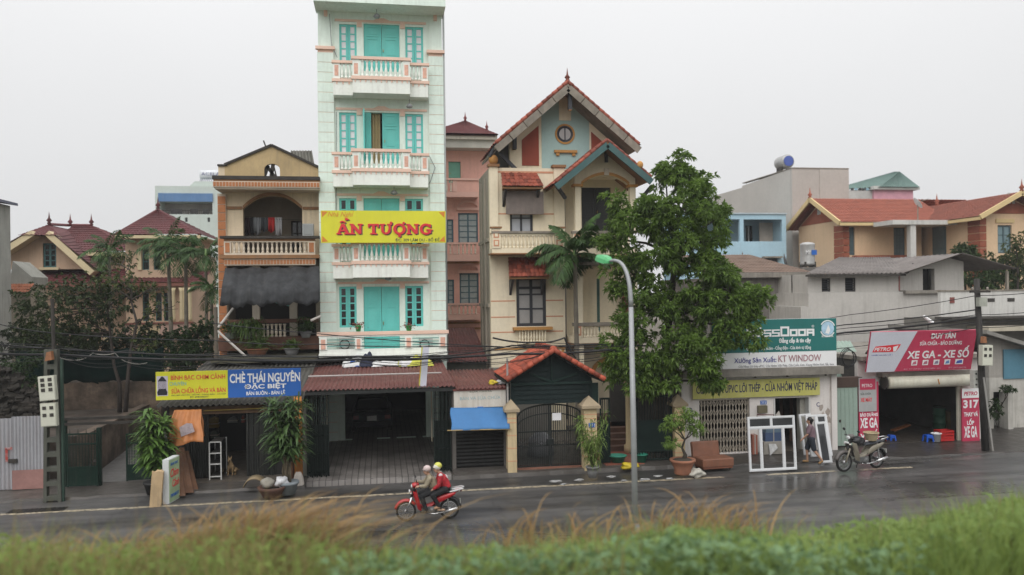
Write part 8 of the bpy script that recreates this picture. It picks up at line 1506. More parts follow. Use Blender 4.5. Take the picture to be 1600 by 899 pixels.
# ================================================================== tall grey and light blue houses behind
def tall_grey():
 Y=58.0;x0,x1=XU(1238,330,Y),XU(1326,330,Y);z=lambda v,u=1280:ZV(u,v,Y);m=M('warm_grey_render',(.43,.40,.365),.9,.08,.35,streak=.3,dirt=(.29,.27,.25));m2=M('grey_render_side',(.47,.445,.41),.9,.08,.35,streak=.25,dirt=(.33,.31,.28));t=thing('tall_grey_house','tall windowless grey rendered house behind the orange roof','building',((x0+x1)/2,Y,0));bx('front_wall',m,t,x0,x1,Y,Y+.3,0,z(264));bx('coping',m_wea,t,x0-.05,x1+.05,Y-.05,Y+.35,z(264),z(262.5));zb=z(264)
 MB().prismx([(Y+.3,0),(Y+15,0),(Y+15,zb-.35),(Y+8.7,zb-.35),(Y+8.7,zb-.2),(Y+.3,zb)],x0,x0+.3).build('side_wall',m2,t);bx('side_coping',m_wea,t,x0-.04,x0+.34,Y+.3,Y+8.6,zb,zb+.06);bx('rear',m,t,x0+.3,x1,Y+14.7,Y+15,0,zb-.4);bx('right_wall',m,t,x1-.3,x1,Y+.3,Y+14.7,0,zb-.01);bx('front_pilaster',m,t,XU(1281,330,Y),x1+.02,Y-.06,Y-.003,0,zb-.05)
 def tank(label,c,ln,r,axis,text_=None):
  k=thing('water_tank',label,'water tank',c,'steel water tanks');ms=M('stainless',(.42,.42,.41),.5,.25,2,streak=.4,metal=.5,bump=0);a,b=-ln/2,ln/2
  MB().lathe([(.03,a-.1),(r*.7,a-.06),(r,a),(r*1.02,a+.08),(r,a+.12),(r,b-.12),(r*1.02,b-.08),(r,b),(r*.7,b+.06),(.03,b+.1)],(c[0],c[1],c[2]+(r+.25 if axis!='z' else ln/2+.15)),20,axis).build('tank',ms,k,True)
  for s in(-.35,.35):bx('cradle',m_grime,k,c[0]+(s*ln if axis=='x' else s*r*2-.05),c[0]+(s*ln if axis=='x' else s*r*2)+.06,c[1]-r*.8,c[1]+r*.8,c[2],c[2]+.32)
  return k
 p=W(1223,270,Y+2.5);kt=tank('horizontal steel water tank with a blue end on the tall grey house',(x0+.75,Y+2.6,zb+.1),1.25,.55,'y');MB().lathe([(.05,-.01),(.42,-.01),(.42,.01),(.05,.01)],(x0+.75,Y+1.84,zb+.9),18,'y').build('blue_end',M('end_blue',(.06,.1,.35),.4),kt);bx('tank_deck',m_ledge,t,x0+.3,x1-.3,Y+.3,Y+6,zb-.15,zb+.08)
 q=W(1262,417,44.0);k=tank('upright steel water tank in front of the apricot gable',(q.x,44.0,ZV(1262,418,44)),1.25,.42,'z');text('MY',(q.x-.34,q.x-.02,ZV(1262,398,44),ZV(1262,392,44)),43.56,m_wht,k,.02);MB().box(q.x+.02,q.x+.35,43.56,43.62,ZV(1262,399,44),ZV(1262,391.5,44)).build('blue_label',m_blue,k);tag(MB().box(q.x-.7,q.x+.7,43.3,44.7,0,ZV(1262,418,44)-.002).build('tank_stand',M('black_stained',(.1,.1,.1))),'stained masonry stand under the upright steel tank','stand')
 Yb=56.5;bx0,bx1=XU(1060,370,Yb),XU(1228.5,370,Yb);zz=lambda v:ZV(1180,v,Yb);mb_=M('light_blue_paint',(.38,.56,.66),.85,.06,.5,streak=.25,dirt=(.28,.38,.44));b=thing('light_blue_house','light blue house with open balcony beside the tall grey house','house',((bx0+bx1)/2,Yb,0));h=[(XU(1162,360,Yb),XU(1222,360,Yb),zz(377.5),zz(343)),(XU(1080,360,Yb),XU(1156,360,Yb),zz(377.5),zz(343)),(XU(1194,408,Yb),XU(1216,408,Yb),zz(412),zz(404))]
 MB().wall(bx0,bx1,0,zz(335),Yb,Yb+.25,h).build('front_wall',mb_,b);bx('top_ledge',M('blue_grey_cap',(.42,.5,.54),.8),b,bx0,bx1+.05,Yb-.1,Yb+.3,zz(335),zz(333));bx('back_wall',mb_,b,bx0,bx1,Yb+3.0,Yb+3.2,0,zz(335));bx('ceiling',mb_,b,bx0,bx1,Yb+.25,Yb+3,zz(338),zz(335)-.01);bx('floor',m_ledge,b,bx0,bx1,Yb+.25,Yb+3,zz(384),zz(380));bx('side_wall',mb_,b,bx1-.2,bx1,Yb+.25,Yb+3,0,zz(338));bx('beige_partition',M('beige_part',(.43,.38,.33),.9),b,XU(1186,360,Yb+1.8),XU(1222,360,Yb+1.8),Yb+1.7,Yb+1.8,zz(380),zz(345));q=RC(1166,353,1176,378,Yb+2.9);bx('window',m_dglass,b,q[0],q[1],Yb+2.93,Yb+2.98,q[2],q[3]);bx('window_mullion',m_wht,b,(q[0]+q[1])/2-.1,(q[0]+q[1])/2-.02,Yb+2.9,Yb+2.93,q[2],q[3]);bx('small_window',m_fr,b,h[2][0],h[2][1],Yb+.15,Yb+.2,h[2][2],h[2][3]);bx('small_hood',m_wea,b,h[2][0]-.2,h[2][1]+.2,Yb-.35,Yb-.002,h[2][3]+.02,h[2][3]+.14)
 d_=W(1229,410,50);ds=thing('satellite_dish','dark mesh satellite dish below the light blue house','satellite dish',d_,'satellite dishes');dm=MB();dm.T=Matrix.Translation(d_)@Matrix.Rotation(R_(60),4,'Z')@Matrix.Rotation(R_(75),4,'X');dm.lathe([(.02,-.16),(.35,-.12),(.6,0),(.62,.02),(.35,-.09),(.02,-.13)],n=18).build('dish',M('dish_dark',(.12,.12,.12),.6),ds,True);MB().tube([d_+Vector((0,0,-1.2)),d_],.04,6).build('mast',m_grime,ds)
 Yg=76.0;gx0,gx1,gz0,gz1=RC(1366,297,1427,340,Yg);g=thing('green_roof_house','far pale pink house with a green sheet roof','house',((gx0+gx1)/2,Yg,0));mp=M('pale_pink',(.50,.38,.36),.85,.08);mg=M('green_sheet',(.10,.17,.15),.6,.15,1,streak=.2);bx('wall',mp,g,gx0,gx1,Yg,Yg+8,0,gz1);sx=XU(1326,310,Yg+4);bx('side_block',M('pale_block',(.45,.44,.42),.85),g,XU(1320,300,Yg),gx0-.003,Yg+.3,Yg+8,0,ZV(1345,297,Yg));bx('cornice',M('cornice_pale',(.5,.5,.47),.8),g,gx0-.3,gx1+.5,Yg-.4,Yg+8,gz1,gz1+.35);A=W(1405,269,Yg+3);e0,e1=W(1325,297,Yg-.6),W(1436,291,Yg-.6);ez=W(1380,292,Yg-.6).z;k0=W(1376,288,Yg-.6)
 MB().corr((k0.x,Yg-.6,ez),(e1.x,Yg-.6,ez),A,A+Vector((.05,0,0)),16,.05).build('roof_front',mg,g,False,.03);L=W(1340,286,Yg+3);MB().corr((e0.x,Yg+3,ez),(k0.x,Yg-.6,ez),(A.x-.5,Yg+3.2,A.z),A,14,.05).build('roof_left',mg,g,False,.03);MB().corr((e1.x,Yg-.6,ez),(e1.x,Yg+8,ez),A,A+Vector((0,.5,0)),14,.05).build('roof_right',mg,g,False,.03)
 for k in range(7):xx=XU(1330+6*k,296,Yg+.2);bx('open_bay',[m_dglass,M('bay_blue',(.25,.42,.5),.7),m_dark][k%3],g,xx,xx+.32,Yg+.24,Yg+.29,ZV(1345,297,Yg),ez-.05)
 for u in(1391,1412):bx('window_sill',m_wht,g,XU(u,314,Yg),XU(u+9,314,Yg),Yg-.1,Yg-.002,ZV(u,317,Yg),ZV(u,314.5,Yg))
tall_grey()
# ================================================================== street lamp
def street_lamp():
 Y=16.6;b=W(993.5,820,Y);z1=W(986,480,Y).z;t=thing('street_lamp','grey curved street lamp with a bright green head','street lamp',(b.x,Y,0.02));m=M('galvanised',(.32,.33,.34),.5,.12,2,metal=.3,streak=.3);head=W(951,409,Y+.9);p0=Vector((b.x,Y,0));p1=Vector((W(986,480,Y).x,Y,z1))
 MB().tube([p0,p0.lerp(p1,.5),p1],[.072,.062,.05],14).build('pole',m,t,True);bx('access_door',M('lamp_door',(.25,.26,.27),.5),t,b.x-.05,b.x+.05,Y-.092,Y-.08,.6,1.0);MB().lathe([(.16,0),(.16,.03),(.1,.05)],(b.x,Y,.02),14).build('base_flange',m,t)
 c1,pts=Vector((p1.x,Y,head.z+.15)),[]
 for i in range(15):q=i/14;pts.append(p1*(1-q)**2+c1*2*q*(1-q)*1.0+Vector((head.x,head.y,head.z))*q**2)
 MB().tube(pts,[.05-.018*i/14 for i in range(15)],12).build('arm',m,t,True);d=(pts[-1]-pts[-2]).normalized();d=(d+Vector((0,0,.35))).normalized();hd=MB();q=d.to_track_quat('X','Z').to_matrix().to_4x4();hd.T=Matrix.Translation(pts[-1])@q
 secs=[(-.08,.06,.05),(.03,.13,.10),(.24,.15,.11),(.4,.13,.09),(.47,.08,.05)];vs=[]
 for x,w_,h in secs:vs+=[(x,-w_,-h*.5),(x,w_,-h*.5),(x,w_*.9,h*.4),(x,w_*.55,h),(x,-w_*.55,h),(x,-w_*.9,h*.4)]
 fs=[tuple(range(5,-1,-1)),tuple(range(len(vs)-6,len(vs)))]+[(i*6+k,i*6+(k+1)%6,(i+1)*6+(k+1)%6,(i+1)*6+k)for i in range(4)for k in range(6)]
 hd.add(vs,fs);h_=hd.build('lamp_head',M('lamp_green',(.09,.40,.16),.4,.05,bump=0),t);le=MB();le.T=hd.T;le.box(.05,.38,-.09,.09,-.07,-.048).build('lens',M('lens_pale',(.5,.52,.5),.2),h_)
street_lamp()
# ================================================================== motorbikes
m_tyre=M('tyre_black',(.014,.014,.014),.7,.2,coord='object');m_rim=M('rim_silver',(.45,.45,.46),.3,.1,metal=.8,coord='object');m_blk=M('bike_black',(.018,.018,.02),.4,coord='object');m_chr=M('chrome',(.55,.55,.55),.2,.1,metal=.9,coord='object')
def wheel(t,x,r=.285,w_=.045):
 o=MB().lathe([(r-.06,-w_*.7),(r-.02,-w_),(r,-w_*.4),(r,w_*.4),(r-.02,w_),(r-.06,w_*.7),(r-.065,0)],(x,0,r),32,'y',True).build('wheel',m_tyre,t,True);MB().lathe([(r-.085,-.02),(r-.058,-.025),(r-.058,.025),(r-.085,.02)],(x,0,r),32,'y',True).build('rim',m_rim,o,True);s=MB()
 for k in range(18):
  a=2*math.pi*k/18;s.bar((x+.04*math.cos(a+.5),(.02 if k%2 else-.02),r+.04*math.sin(a+.5)),(x+(r-.07)*math.cos(a),0,r+(r-.07)*math.sin(a)),.006)
 s.build('spokes',m_rim,o);MB().lathe([(.02,-.06),(.055,-.05),(.055,.05),(.02,.06)],(x,0,r),16,'y').build('hub',m_rim,o,True);return o
def shell(secs,name,mat,t,sub=2):
 vs=[];n=10
 for(cx,cz,hy,hh,tl)in secs:
  for k in range(n):
   a=2*math.pi*k/n;y,s=hy*math.cos(a),hh*math.sin(a);vs.append((cx-s*math.sin(tl),y,cz+s*math.cos(tl)))
 fs=[(i*n+k,i*n+(k+1)%n,(i+1)*n+(k+1)%n,(i+1)*n+k)for i in range(len(secs)-1)for k in range(n)]+[tuple(range(n-1,-1,-1)),tuple(range(len(vs)-n,len(vs)))]
 o=MB().add(vs,fs).build(name,mat,t,True);md=o.modifiers.new('s','SUBSURF');md.levels=sub;md.render_levels=sub;return o
def motorbike(label,loc,yaw,body,body2,seatm,cub=False):
 t=thing('motorbike',label,'motorbike',loc,'motorbikes',yaw,True);mb_,m2=body,body2;fx,rx,r=-.62,.61,.285;wheel(t,fx);wheel(t,rx)
 def fender(x,a0,a1,rr,hw,name,mat):
  vs=[];n=12
  for i in range(n+1):
   a=R_(a0+(a1-a0)*i/n)
   for(y,dr)in((-hw,-.035),(-hw*.7,.012),(0,.025),(hw*.7,.012),(hw,-.035)):vs.append((x+(rr+dr)*math.cos(a),y,r+(rr+dr)*math.sin(a)))
  return MB().add(vs,[(i*5+k,i*5+k+1,(i+1)*5+k+1,(i+1)*5+k)for i in range(n)for k in range(4)]).build(name,mat,t,True,.01)
 fender(fx,35,165,r+.035,.075,'front_fender',mb_);fender(rx,5,120,r+.05,.08,'rear_fender',m_blk)
 for y in(-.07,.07):MB().tube([(fx,y,r),(fx+.17,y,.68)],[.024,.028],8).build('fork_leg',m_chr if not cub else m2,t,True)
 MB().tube([(fx+.15,0,.66),(fx+.27,0,.96)],.04,8).build('steering_stem',m_blk,t)
 MB().tube([(fx+.38,-.33,1.0),(fx+.30,-.2,1.02),(fx+.25,0,.98),(fx+.30,.2,1.02),(fx+.38,.33,1.0)],.014,8).build('handlebar',m_blk,t,True)
 for s in(-1,1):MB().tube([(fx+.36,s*.27,1.005),(fx+.41,s*.37,.995)],.019,8).build('grip',m_blk,t,True);mr_=MB().tube([(fx+.31,s*.2,1.02),(fx+.29,s*.26,1.16)],.007,6).build('mirror_stem',m_blk,t);MB().ell((fx+.29,s*.28,1.19),(.02,.06,.04),10,6).build('mirror',m_blk,mr_,True)
 shell([(fx+.17,.98,.04,.05,.3),(fx+.2,1.0,.11,.08,.3),(fx+.3,1.02,.13,.075,.2),(fx+.38,1.02,.06,.04,0)],'headlight_cowl',mb_,t);MB().ell((fx+.17,0,.985),(.03,.075,.055),14,8).build('headlight',M('headlight_glass',(.6,.62,.62),.15,bump=0),t,True)
 shell([(fx+.12,.82,.05,.05,.5),(fx+.17,.80,.13,.09,.5),(fx+.22,.68,.16,.12,.45),(fx+.32,.52,.15,.12,.5),(fx+.40,.40,.10,.08,.7)],'front_apron',mb_,t)
 for s in(-1,1):
  MB().add([(fx+.2,s*.12,.86),(fx+.3,s*.2,.82),(fx+.38,s*.22,.5),(fx+.44,s*.16,.3),(fx+.34,s*.1,.34),(fx+.26,s*.1,.6)],[(0,1,2,3,4,5)if s>0 else(5,4,3,2,1,0)]).build('leg_shield',m2 if cub else mb_,t,False,.02);MB().ell((fx+.14,s*.1,.8),(.03,.035,.025),8,6).build('turn_signal',M('signal_white',(.65,.6,.55),.2,bump=0),t,True)
 bx('badge_panel',m_wht,t,fx+.085,fx+.12,-.08,.08,.83,.87)
 shell([(fx+.36,.44,.06,.07,.5),(fx+.55,.36,.09,.07,.2),(fx+.75,.42,.10,.1,-.4),(fx+.9,.58,.11,.1,-.6)],'frame_cover',mb_ if not cub else m2,t);remesh(MB().cbox((fx+.68,0,.3),(.34,.2,.2)).capsule((fx+.45,0,.3),.07,(fx+.7,0,.3),.09).ell((fx+.75,0,.28),(.14,.14,.12)),'engine',M('engine_grey',(.16,.16,.16),.45,metal=.5,coord='object'),t,.02,1)
 for s in(-1,1):MB().tube([(fx+.58,s*.1,.25),(fx+.58,s*.26,.25)],.017,8).build('foot_peg',m_blk,t);MB().tube([(fx+.95,s*.1,.33),(fx+.98,s*.24,.36)],.015,8).build('foot_peg',m_blk,t)
 for s in(-1,1):o=shell([(fx+.78,.52,.02,.1,-.4),(fx+.95,.6,.05,.12,-.2),(fx+1.2,.68,.05,.07,.2),(fx+1.42,.76,.02,.03,.2)],'side_panel',mb_ if not cub else m2,t);o.location.y=s*.12
 shell([(fx+.72,.72,.07,.03,0),(fx+.8,.76,.12,.045,0),(fx+1.0,.76,.13,.045,0),(fx+1.25,.80,.12,.045,.1),(fx+1.42,.82,.08,.03,.1)],'seat',seatm,t)
 shell([(fx+1.3,.74,.1,.05,.2),(fx+1.45,.80,.1,.05,.2),(fx+1.6,.85,.05,.03,.2)],'tail',mb_ if not cub else m_blk,t);MB().ell((fx+1.57,0,.80),(.03,.07,.04),10,6).build('tail_light',MATS['tail_red'],t,True)
 rk=MB().tube([(fx+1.3,-.11,.86),(fx+1.6,-.1,.9),(fx+1.66,0,.9),(fx+1.6,.1,.9),(fx+1.3,.11,.86)],.014,6).build('grab_rail',m_chr if cub else M('rail_white',(.65,.65,.65),.35,bump=0),t,True)
 if not cub:
  for s in(-1,1):o=shell([(fx+1.22,.79,.012,.02,.2),(fx+1.4,.82,.02,.035,.2),(fx+1.66,.88,.012,.02,.2)],'tail_trim',MATS['rail_white'],t);o.location.y=s*.115
 ex=MB().tube([(fx+.55,-.12,.22),(fx+.8,-.15,.2),(rx-.1,-.17,.26)],[.02,.022,.03],8).tube([(rx-.14,-.17,.255),(rx+.22,-.18,.33)],[.045,.055],12);exo=ex.build('exhaust',m_chr,t,True)
 MB().tube([(rx-.35,-.19,.32),(rx-.15,-.19,.31)],.03,8).build('heat_shield',M('shield_tan',(.45,.3,.2),.5),exo)if not cub else None
 for s in(-1,1):MB().tube([(rx,s*.1,r),(fx+1.02,s*.1,.36)],.02,6).build('swing_arm',m_blk,t);MB().tube([(rx-.02,s*.12,r+.02),(rx-.06,s*.12,.68)],.026,8).build('shock_absorber',m_chr,t)
 MB().tube([(fx+.62,.1,.22),(fx+.68,.22,.02)],.012,6).build('side_stand',m_blk,t)if cub else None;bx('plate',M('plate_dull',(.45,.45,.42),.5),t,fx+1.535,fx+1.55,-.08,.08,.44,.56)
 return t
m_bred=M('bike_red',(.40,.014,.018),.32,.25,spec=.6,bump=0,coord='object');p=G(669,812.5);BK=motorbike('red motorbike carrying two helmeted riders along the wet road',(p.x,p.y,0.003),0,m_bred,m_bred,m_blk);BK.scale=(.93,.93,.93)
q=G(1346,735,.05);m_cubg=M('cub_grey',(.09,.08,.075),.45,.2,4,coord='object');m_cubc=M('cub_cream',(.20,.18,.14),.45,.15,4,coord='object')
CB=motorbike('old grey and cream motorbike parked before the repair shop',(q.x,q.y+.05,.05),R_(12),m_cubg,m_cubc,M('seat_slate',(.04,.045,.055),.45,coord='object'),True);CB.scale=(1.12,1.12,1.12)
# load on the parked bike: dark bag and tan basket
def local_of(par,p):return Matrix.Translation(par.location)@Matrix.Rotation(par.rotation_euler.z,4,'Z')@Vector(p)
blob('black_bag','bulky black bag on the front of the parked motorbike','bag',local_of(CB,(-.13,0,.97)),(.26,.2,.13),m_blk,21,.15)
c=local_of(CB,(.47,0,.94));bk=thing('basket','tan woven basket on the seat of the parked motorbike','basket',c);MB().lathe([(.17,0),(.23,.22),(.25,.23),(.25,.26),(.21,.26),(.15,.03),(.01,.03)],tuple(c),12).build('basket_body',M('wicker',(.36,.29,.18),.85,.3,9,bump=.8,bscale=40),bk);MB().lathe([(.24,.24),(.265,.255),(.24,.27)],tuple(c),12,'z',True).build('rim',MATS['wicker'],bk)
# ================================================================== people
m_skin=M('skin',(.38,.22,.15),.6,.08,4,bump=0,coord='object')
def hand_caps(mb,wrist,dirn,up,s=1.0,curl=.7):
 w_,d,u=Vector(wrist),Vector(dirn).normalized(),Vector(up).normalized();side=d.cross(u).normalized();mb.ell(w_+d*.045*s,(.036*s,.036*s,.036*s),8,6);mb.capsule(w_,.024*s,w_+d*.08*s,.028*s,8)
 for k,ln in((-1.5,.062),(-.5,.075),(.5,.07),(1.5,.055)):
  a=w_+d*.085*s+side*k*.0185*s;b_=a+(d*(1-curl*.5)-u*curl*.6).normalized()*ln*.5*s;c_=b_+(d*(1-curl)-u*curl*1.2).normalized()*ln*.5*s;mb.capsule(a,.0095*s,b_,.009*s,7);mb.capsule(b_,.009*s,c_,.0075*s,7)
 a=w_+d*.03*s-side*.03*s;b_=a+(d*.6-side*.7).normalized()*.035*s;mb.capsule(a,.012*s,b_,.01*s,7);mb.capsule(b_,.01*s,b_+(d*.8-u*.5).normalized()*.03*s,.008*s,7)
def person(label,root,J,face,top,bottom,shoes,hat=None,hair=None,sleeves='long',legs='long',hatmat=None,yaw=0.0,stripe=None):
 t=thing('person',label,'person',root,'people in the street',yaw,True);V={k:Vector(v)for k,v in J.items()};f=Vector(face).normalized();hd=V['head'];mb=MB();side=f.cross(Vector((0,0,1))).normalized()
 mb.ell(hd+Vector((0,0,.025)),(.078,.078,.1),14,10);mb.ell(hd+f*.02-Vector((0,0,.05)),(.06,.06,.065),12,8);mb.ell(hd-f*.02+Vector((0,0,.03)),(.08,.08,.085),12,8);mb.capsule(hd+f*.082+Vector((0,0,.012)),.010,hd+f*.1-Vector((0,0,.025)),.015,8)
 for s in(-1,1):mb.ell(hd+side*s*.08,(.018,.018,.032),8,6)
 mb.capsule(hd+f*.075-side*.02-Vector((0,0,.062)),.009,hd+f*.075+side*.02-Vector((0,0,.062)),.009,8);mb.capsule(hd-Vector((0,0,.05)),.05,V['neck'],.055);mb.capsule(V['neck'],.06,V['chest'],.11);mb.capsule(V['chest'],.12,V['pelvis'],.115)
 for s in 'lr':
  mb.capsule(V['neck']-Vector((0,0,.03)),.06,V['sh'+s],.055);mb.capsule(V['sh'+s],.05,V['el'+s],.04);mb.capsule(V['el'+s],.04,V['wr'+s],.027);d=V['wr'+s]-V['el'+s];up_=Vector((0,0,1))if abs(d.normalized().z)<.8 else f;hand_caps(mb,V['wr'+s],d,up_,1.0,J.get('curl',(.7,))[0]if isinstance(J.get('curl'),tuple)else .7)
  mb.capsule(V['pelvis'],.1,V['hi'+s],.085);mb.capsule(V['hi'+s],.08,V['kn'+s],.052);mb.capsule(V['kn'+s],.05,V['an'+s],.036);mb.capsule(V['an'+s]-Vector((0,0,.03)),.034,V['to'+s],.03)
 remesh(mb,'body',m_skin,t,.013,1);tm=MB();tm.capsule(V['neck']-Vector((0,0,.02)),.075,V['chest'],.15);tm.capsule(V['chest'],.155,V['pelvis']+Vector((0,0,.03)),.145)
 for s in 'lr':
  tm.capsule(V['neck']-Vector((0,0,.04)),.08,V['sh'+s],.078);e=V['el'+s]
  if sleeves=='long':tm.capsule(V['sh'+s],.075,e,.06);tm.capsule(e,.06,V['el'+s].lerp(V['wr'+s],.93),.045)
  else:tm.capsule(V['sh'+s],.075,V['sh'+s].lerp(e,.75),.065)
 jk=remesh(tm,'jacket' if sleeves=='long' else 'shirt',top,t,.016,3)
 if stripe:
  sm=MB()
  for s in 'lr':sm.capsule(V['sh'+s]+side*(.0 if s=='l' else 0)+Vector((0,0,.03)),.066,V['sh'+s].lerp(V['el'+s],.8)+Vector((0,0,.03)),.045)
  sm.ell(V['chest']-f*.1,(.07,.1,.13));remesh(sm,'stripe',stripe,jk,.016,2)
 bm=MB();bm.capsule(V['pelvis'],.145,V['pelvis']+Vector((0,0,.02)),.14)
 for s in 'lr':
  bm.capsule(V['pelvis'],.12,V['hi'+s],.105);k=V['kn'+s]
  if legs=='long':bm.capsule(V['hi'+s],.105,k,.072);bm.capsule(k,.072,V['an'+s],.056)
  else:bm.capsule(V['hi'+s],.115,V['hi'+s].lerp(k,.85),.092)
 remesh(bm,'trousers' if legs=='long' else 'shorts',bottom,t,.016,2)
 for s in 'lr':sh_=MB();sh_.capsule(V['an'+s]-Vector((0,0,.035)),.045,V['to'+s],.04);sh_.ell(V['to'+s],(.05,.05,.032));remesh(sh_,'shoe',shoes,t,.012,1)
 if hat:
  h=MB();h.ell(hd+Vector((0,0,.06))-f*.01,(.115,.115,.1),18,10);h.capsule(hd+f*.1+Vector((0,0,.045))+side*.06,.014,hd+f*.1+Vector((0,0,.045))-side*.06,.014);ho=remesh(h,'helmet',hat,t,.014,1);vz=MB();vz.capsule(hd+Vector((0,0,.05))+side*.09,.018,hd-Vector((0,0,.09))+f*.03,.012);remesh(vz,'strap',m_blk,ho,.012,1)
  if hatmat:hb_=MB().ell(hd+Vector((0,0,.085))-f*.03,(.115,.115,.1),16,8).build('helmet_patch',hatmat,ho,True)
 if hair:h=MB();h.ell(hd+Vector((0,0,.04))-f*.022,(.093,.093,.1),14,10);h.ell(hd-f*.1+Vector((0,0,.02)),(.05,.05,.055),10,8);h.capsule(hd-f*.05,.07,hd-f*.05-Vector((0,0,.09)),.05);remesh(h,'hair',hair,t,.012,1)
 em=MB()
 for s in(-1,1):em.ell(hd+f*.076+side*s*.032+Vector((0,0,.012)),(.011,.011,.008),8,6)
 em.build('eyes',m_blk,t)
 if hat:t.scale=(.93,.93,.93)
 return t
Z=.003;rd=dict(head=(-.02,0,1.40),neck=(.04,0,1.27),chest=(.1,0,1.1),pelvis=(.2,0,.88),shl=(.05,.17,1.21),shr=(.05,-.17,1.21),ell=(-.08,.25,1.02),elr=(-.08,-.25,1.02),wrl=(-.24,.29,1.03),wrr=(-.24,-.29,1.03),hil=(.16,.11,.84),hir=(.16,-.11,.84),knl=(-.2,.17,.72),knr=(-.2,-.17,.72),anl=(-.06,.18,.34),anr=(-.06,-.18,.34),tol=(-.19,.19,.29),tor=(-.19,-.19,.29))
m_beige=M('beige_jacket',(.27,.23,.16),.85,.45,9,bump=1,bscale=14,coord='object');m_bkt=M('black_trousers',(.012,.012,.014),.8,coord='object');m_shoe=M('dark_shoe',(.03,.025,.02),.6,coord='object')
person('rider in a beige jacket and pale helmet steering the red motorbike',(p.x,p.y,Z),rd,(-1,-.25,-.05),m_beige,m_bkt,m_shoe,M('helmet_rose',(.55,.44,.42),.3,bump=0))
ps=dict(head=(.27,-.03,1.45),neck=(.35,-.01,1.31),chest=(.42,0,1.14),pelvis=(.52,0,.91),shl=(.36,.17,1.25),shr=(.36,-.17,1.25),ell=(.28,.22,1.04),elr=(.3,-.23,1.02),wrl=(.16,.18,.93),wrr=(.16,-.19,.92),hil=(.46,.12,.86),hir=(.46,-.12,.86),knl=(.12,.22,.74),knr=(.12,-.22,.74),anl=(.3,.21,.43),anr=(.3,-.21,.43),tol=(.2,.22,.38),tor=(.2,-.22,.38))
person('passenger in a red jacket and white and yellow helmet on the motorbike',(p.x,p.y,Z),ps,(-1,-.2,0),M('red_jacket',(.40,.018,.028),.7,.45,9,bump=1,bscale=14,coord='object'),m_bkt,M('tan_shoe',(.35,.2,.12),.7,coord='object'),M('helmet_white',(.62,.60,.52),.3,bump=0),None,'long','long',M('helmet_yellow',(.55,.55,.1),.3,bump=0),0,M('jacket_white',(.55,.5,.5),.7,coord='object'))
wl=G(1268,724,.05);wj=dict(head=(-.03,0,1.44),neck=(0,0,1.30),chest=(.01,0,1.14),pelvis=(.03,0,.86),shl=(.0,.16,1.26),shr=(.0,-.16,1.26),ell=(.08,.2,1.0),elr=(-.1,-.21,1.01),wrl=(.02,.2,.77),wrr=(-.26,-.2,.84),hil=(.03,.09,.82),hir=(.03,-.09,.82),knl=(-.12,.09,.45),knr=(.12,-.09,.45),anl=(-.1,.09,.08),anr=(.36,-.09,.13),tol=(-.22,.1,.035),tor=(.28,-.09,.035))
person('person in a mauve shirt and dark shorts walking past the workshop door',(wl.x,wl.y+.05,.047),wj,(-1,.1,-.1),M('mauve_shirt',(.17,.11,.13),.85,.2,6,coord='object'),M('navy_shorts',(.02,.025,.035),.85,coord='object'),M('sandal',(.3,.18,.08),.7,coord='object'),None,M('black_hair',(.012,.01,.01),.5,coord='object'),'short','short',None,R_(-28))
# dog just inside the tea shop
def dog():
 b=G(362,742,.1);t=thing('dog','small tan dog sitting in the doorway of the tea shop','dog',b,None,R_(-100),True);m=M('dog_fur',(.28,.19,.1),.9,.25,8,bump=.5,bscale=50,coord='object');mb=MB()
 mb.capsule((-.12,0,.14),.11,(.05,0,.3),.1);mb.capsule((.05,0,.3),.1,(.1,0,.4),.075);mb.capsule((.1,0,.4),.07,(.14,0,.5),.055);mb.ell((.17,0,.54),(.075,.065,.065));mb.capsule((.2,0,.53),.042,(.28,0,.505),.026)
 for s in(-1,1):mb.capsule((.13,s*.045,.58),.025,(.12,s*.055,.655),.008);mb.capsule((.09,s*.07,.3),.045,(.1,s*.07,.15),.028);mb.capsule((.1,s*.07,.15),.026,(.1,s*.07,.03),.022);mb.capsule((.1,s*.07,.025),.022,(.15,s*.07,.022),.02);mb.capsule((-.12,s*.09,.14),.085,(.02,s*.12,.13),.05);mb.capsule((.02,s*.12,.13),.035,(-.06,s*.12,.04),.028);mb.capsule((-.06,s*.12,.03),.026,(.05,s*.12,.024),.022)
 mb.capsule((-.2,0,.06),.03,(-.36,.06,.05),.02);mb.capsule((-.36,.06,.05),.02,(-.42,.14,.12),.01);bo=remesh(mb,'body',m,t,.012,2);e=MB();e.ell((.285,0,.512),(.014,.016,.012),8,6)
 for s in(-1,1):e.ell((.215,s*.035,.56),(.01,.008,.01),8,6)
 e.build('nose_and_eyes',m_blk,t)
dog()
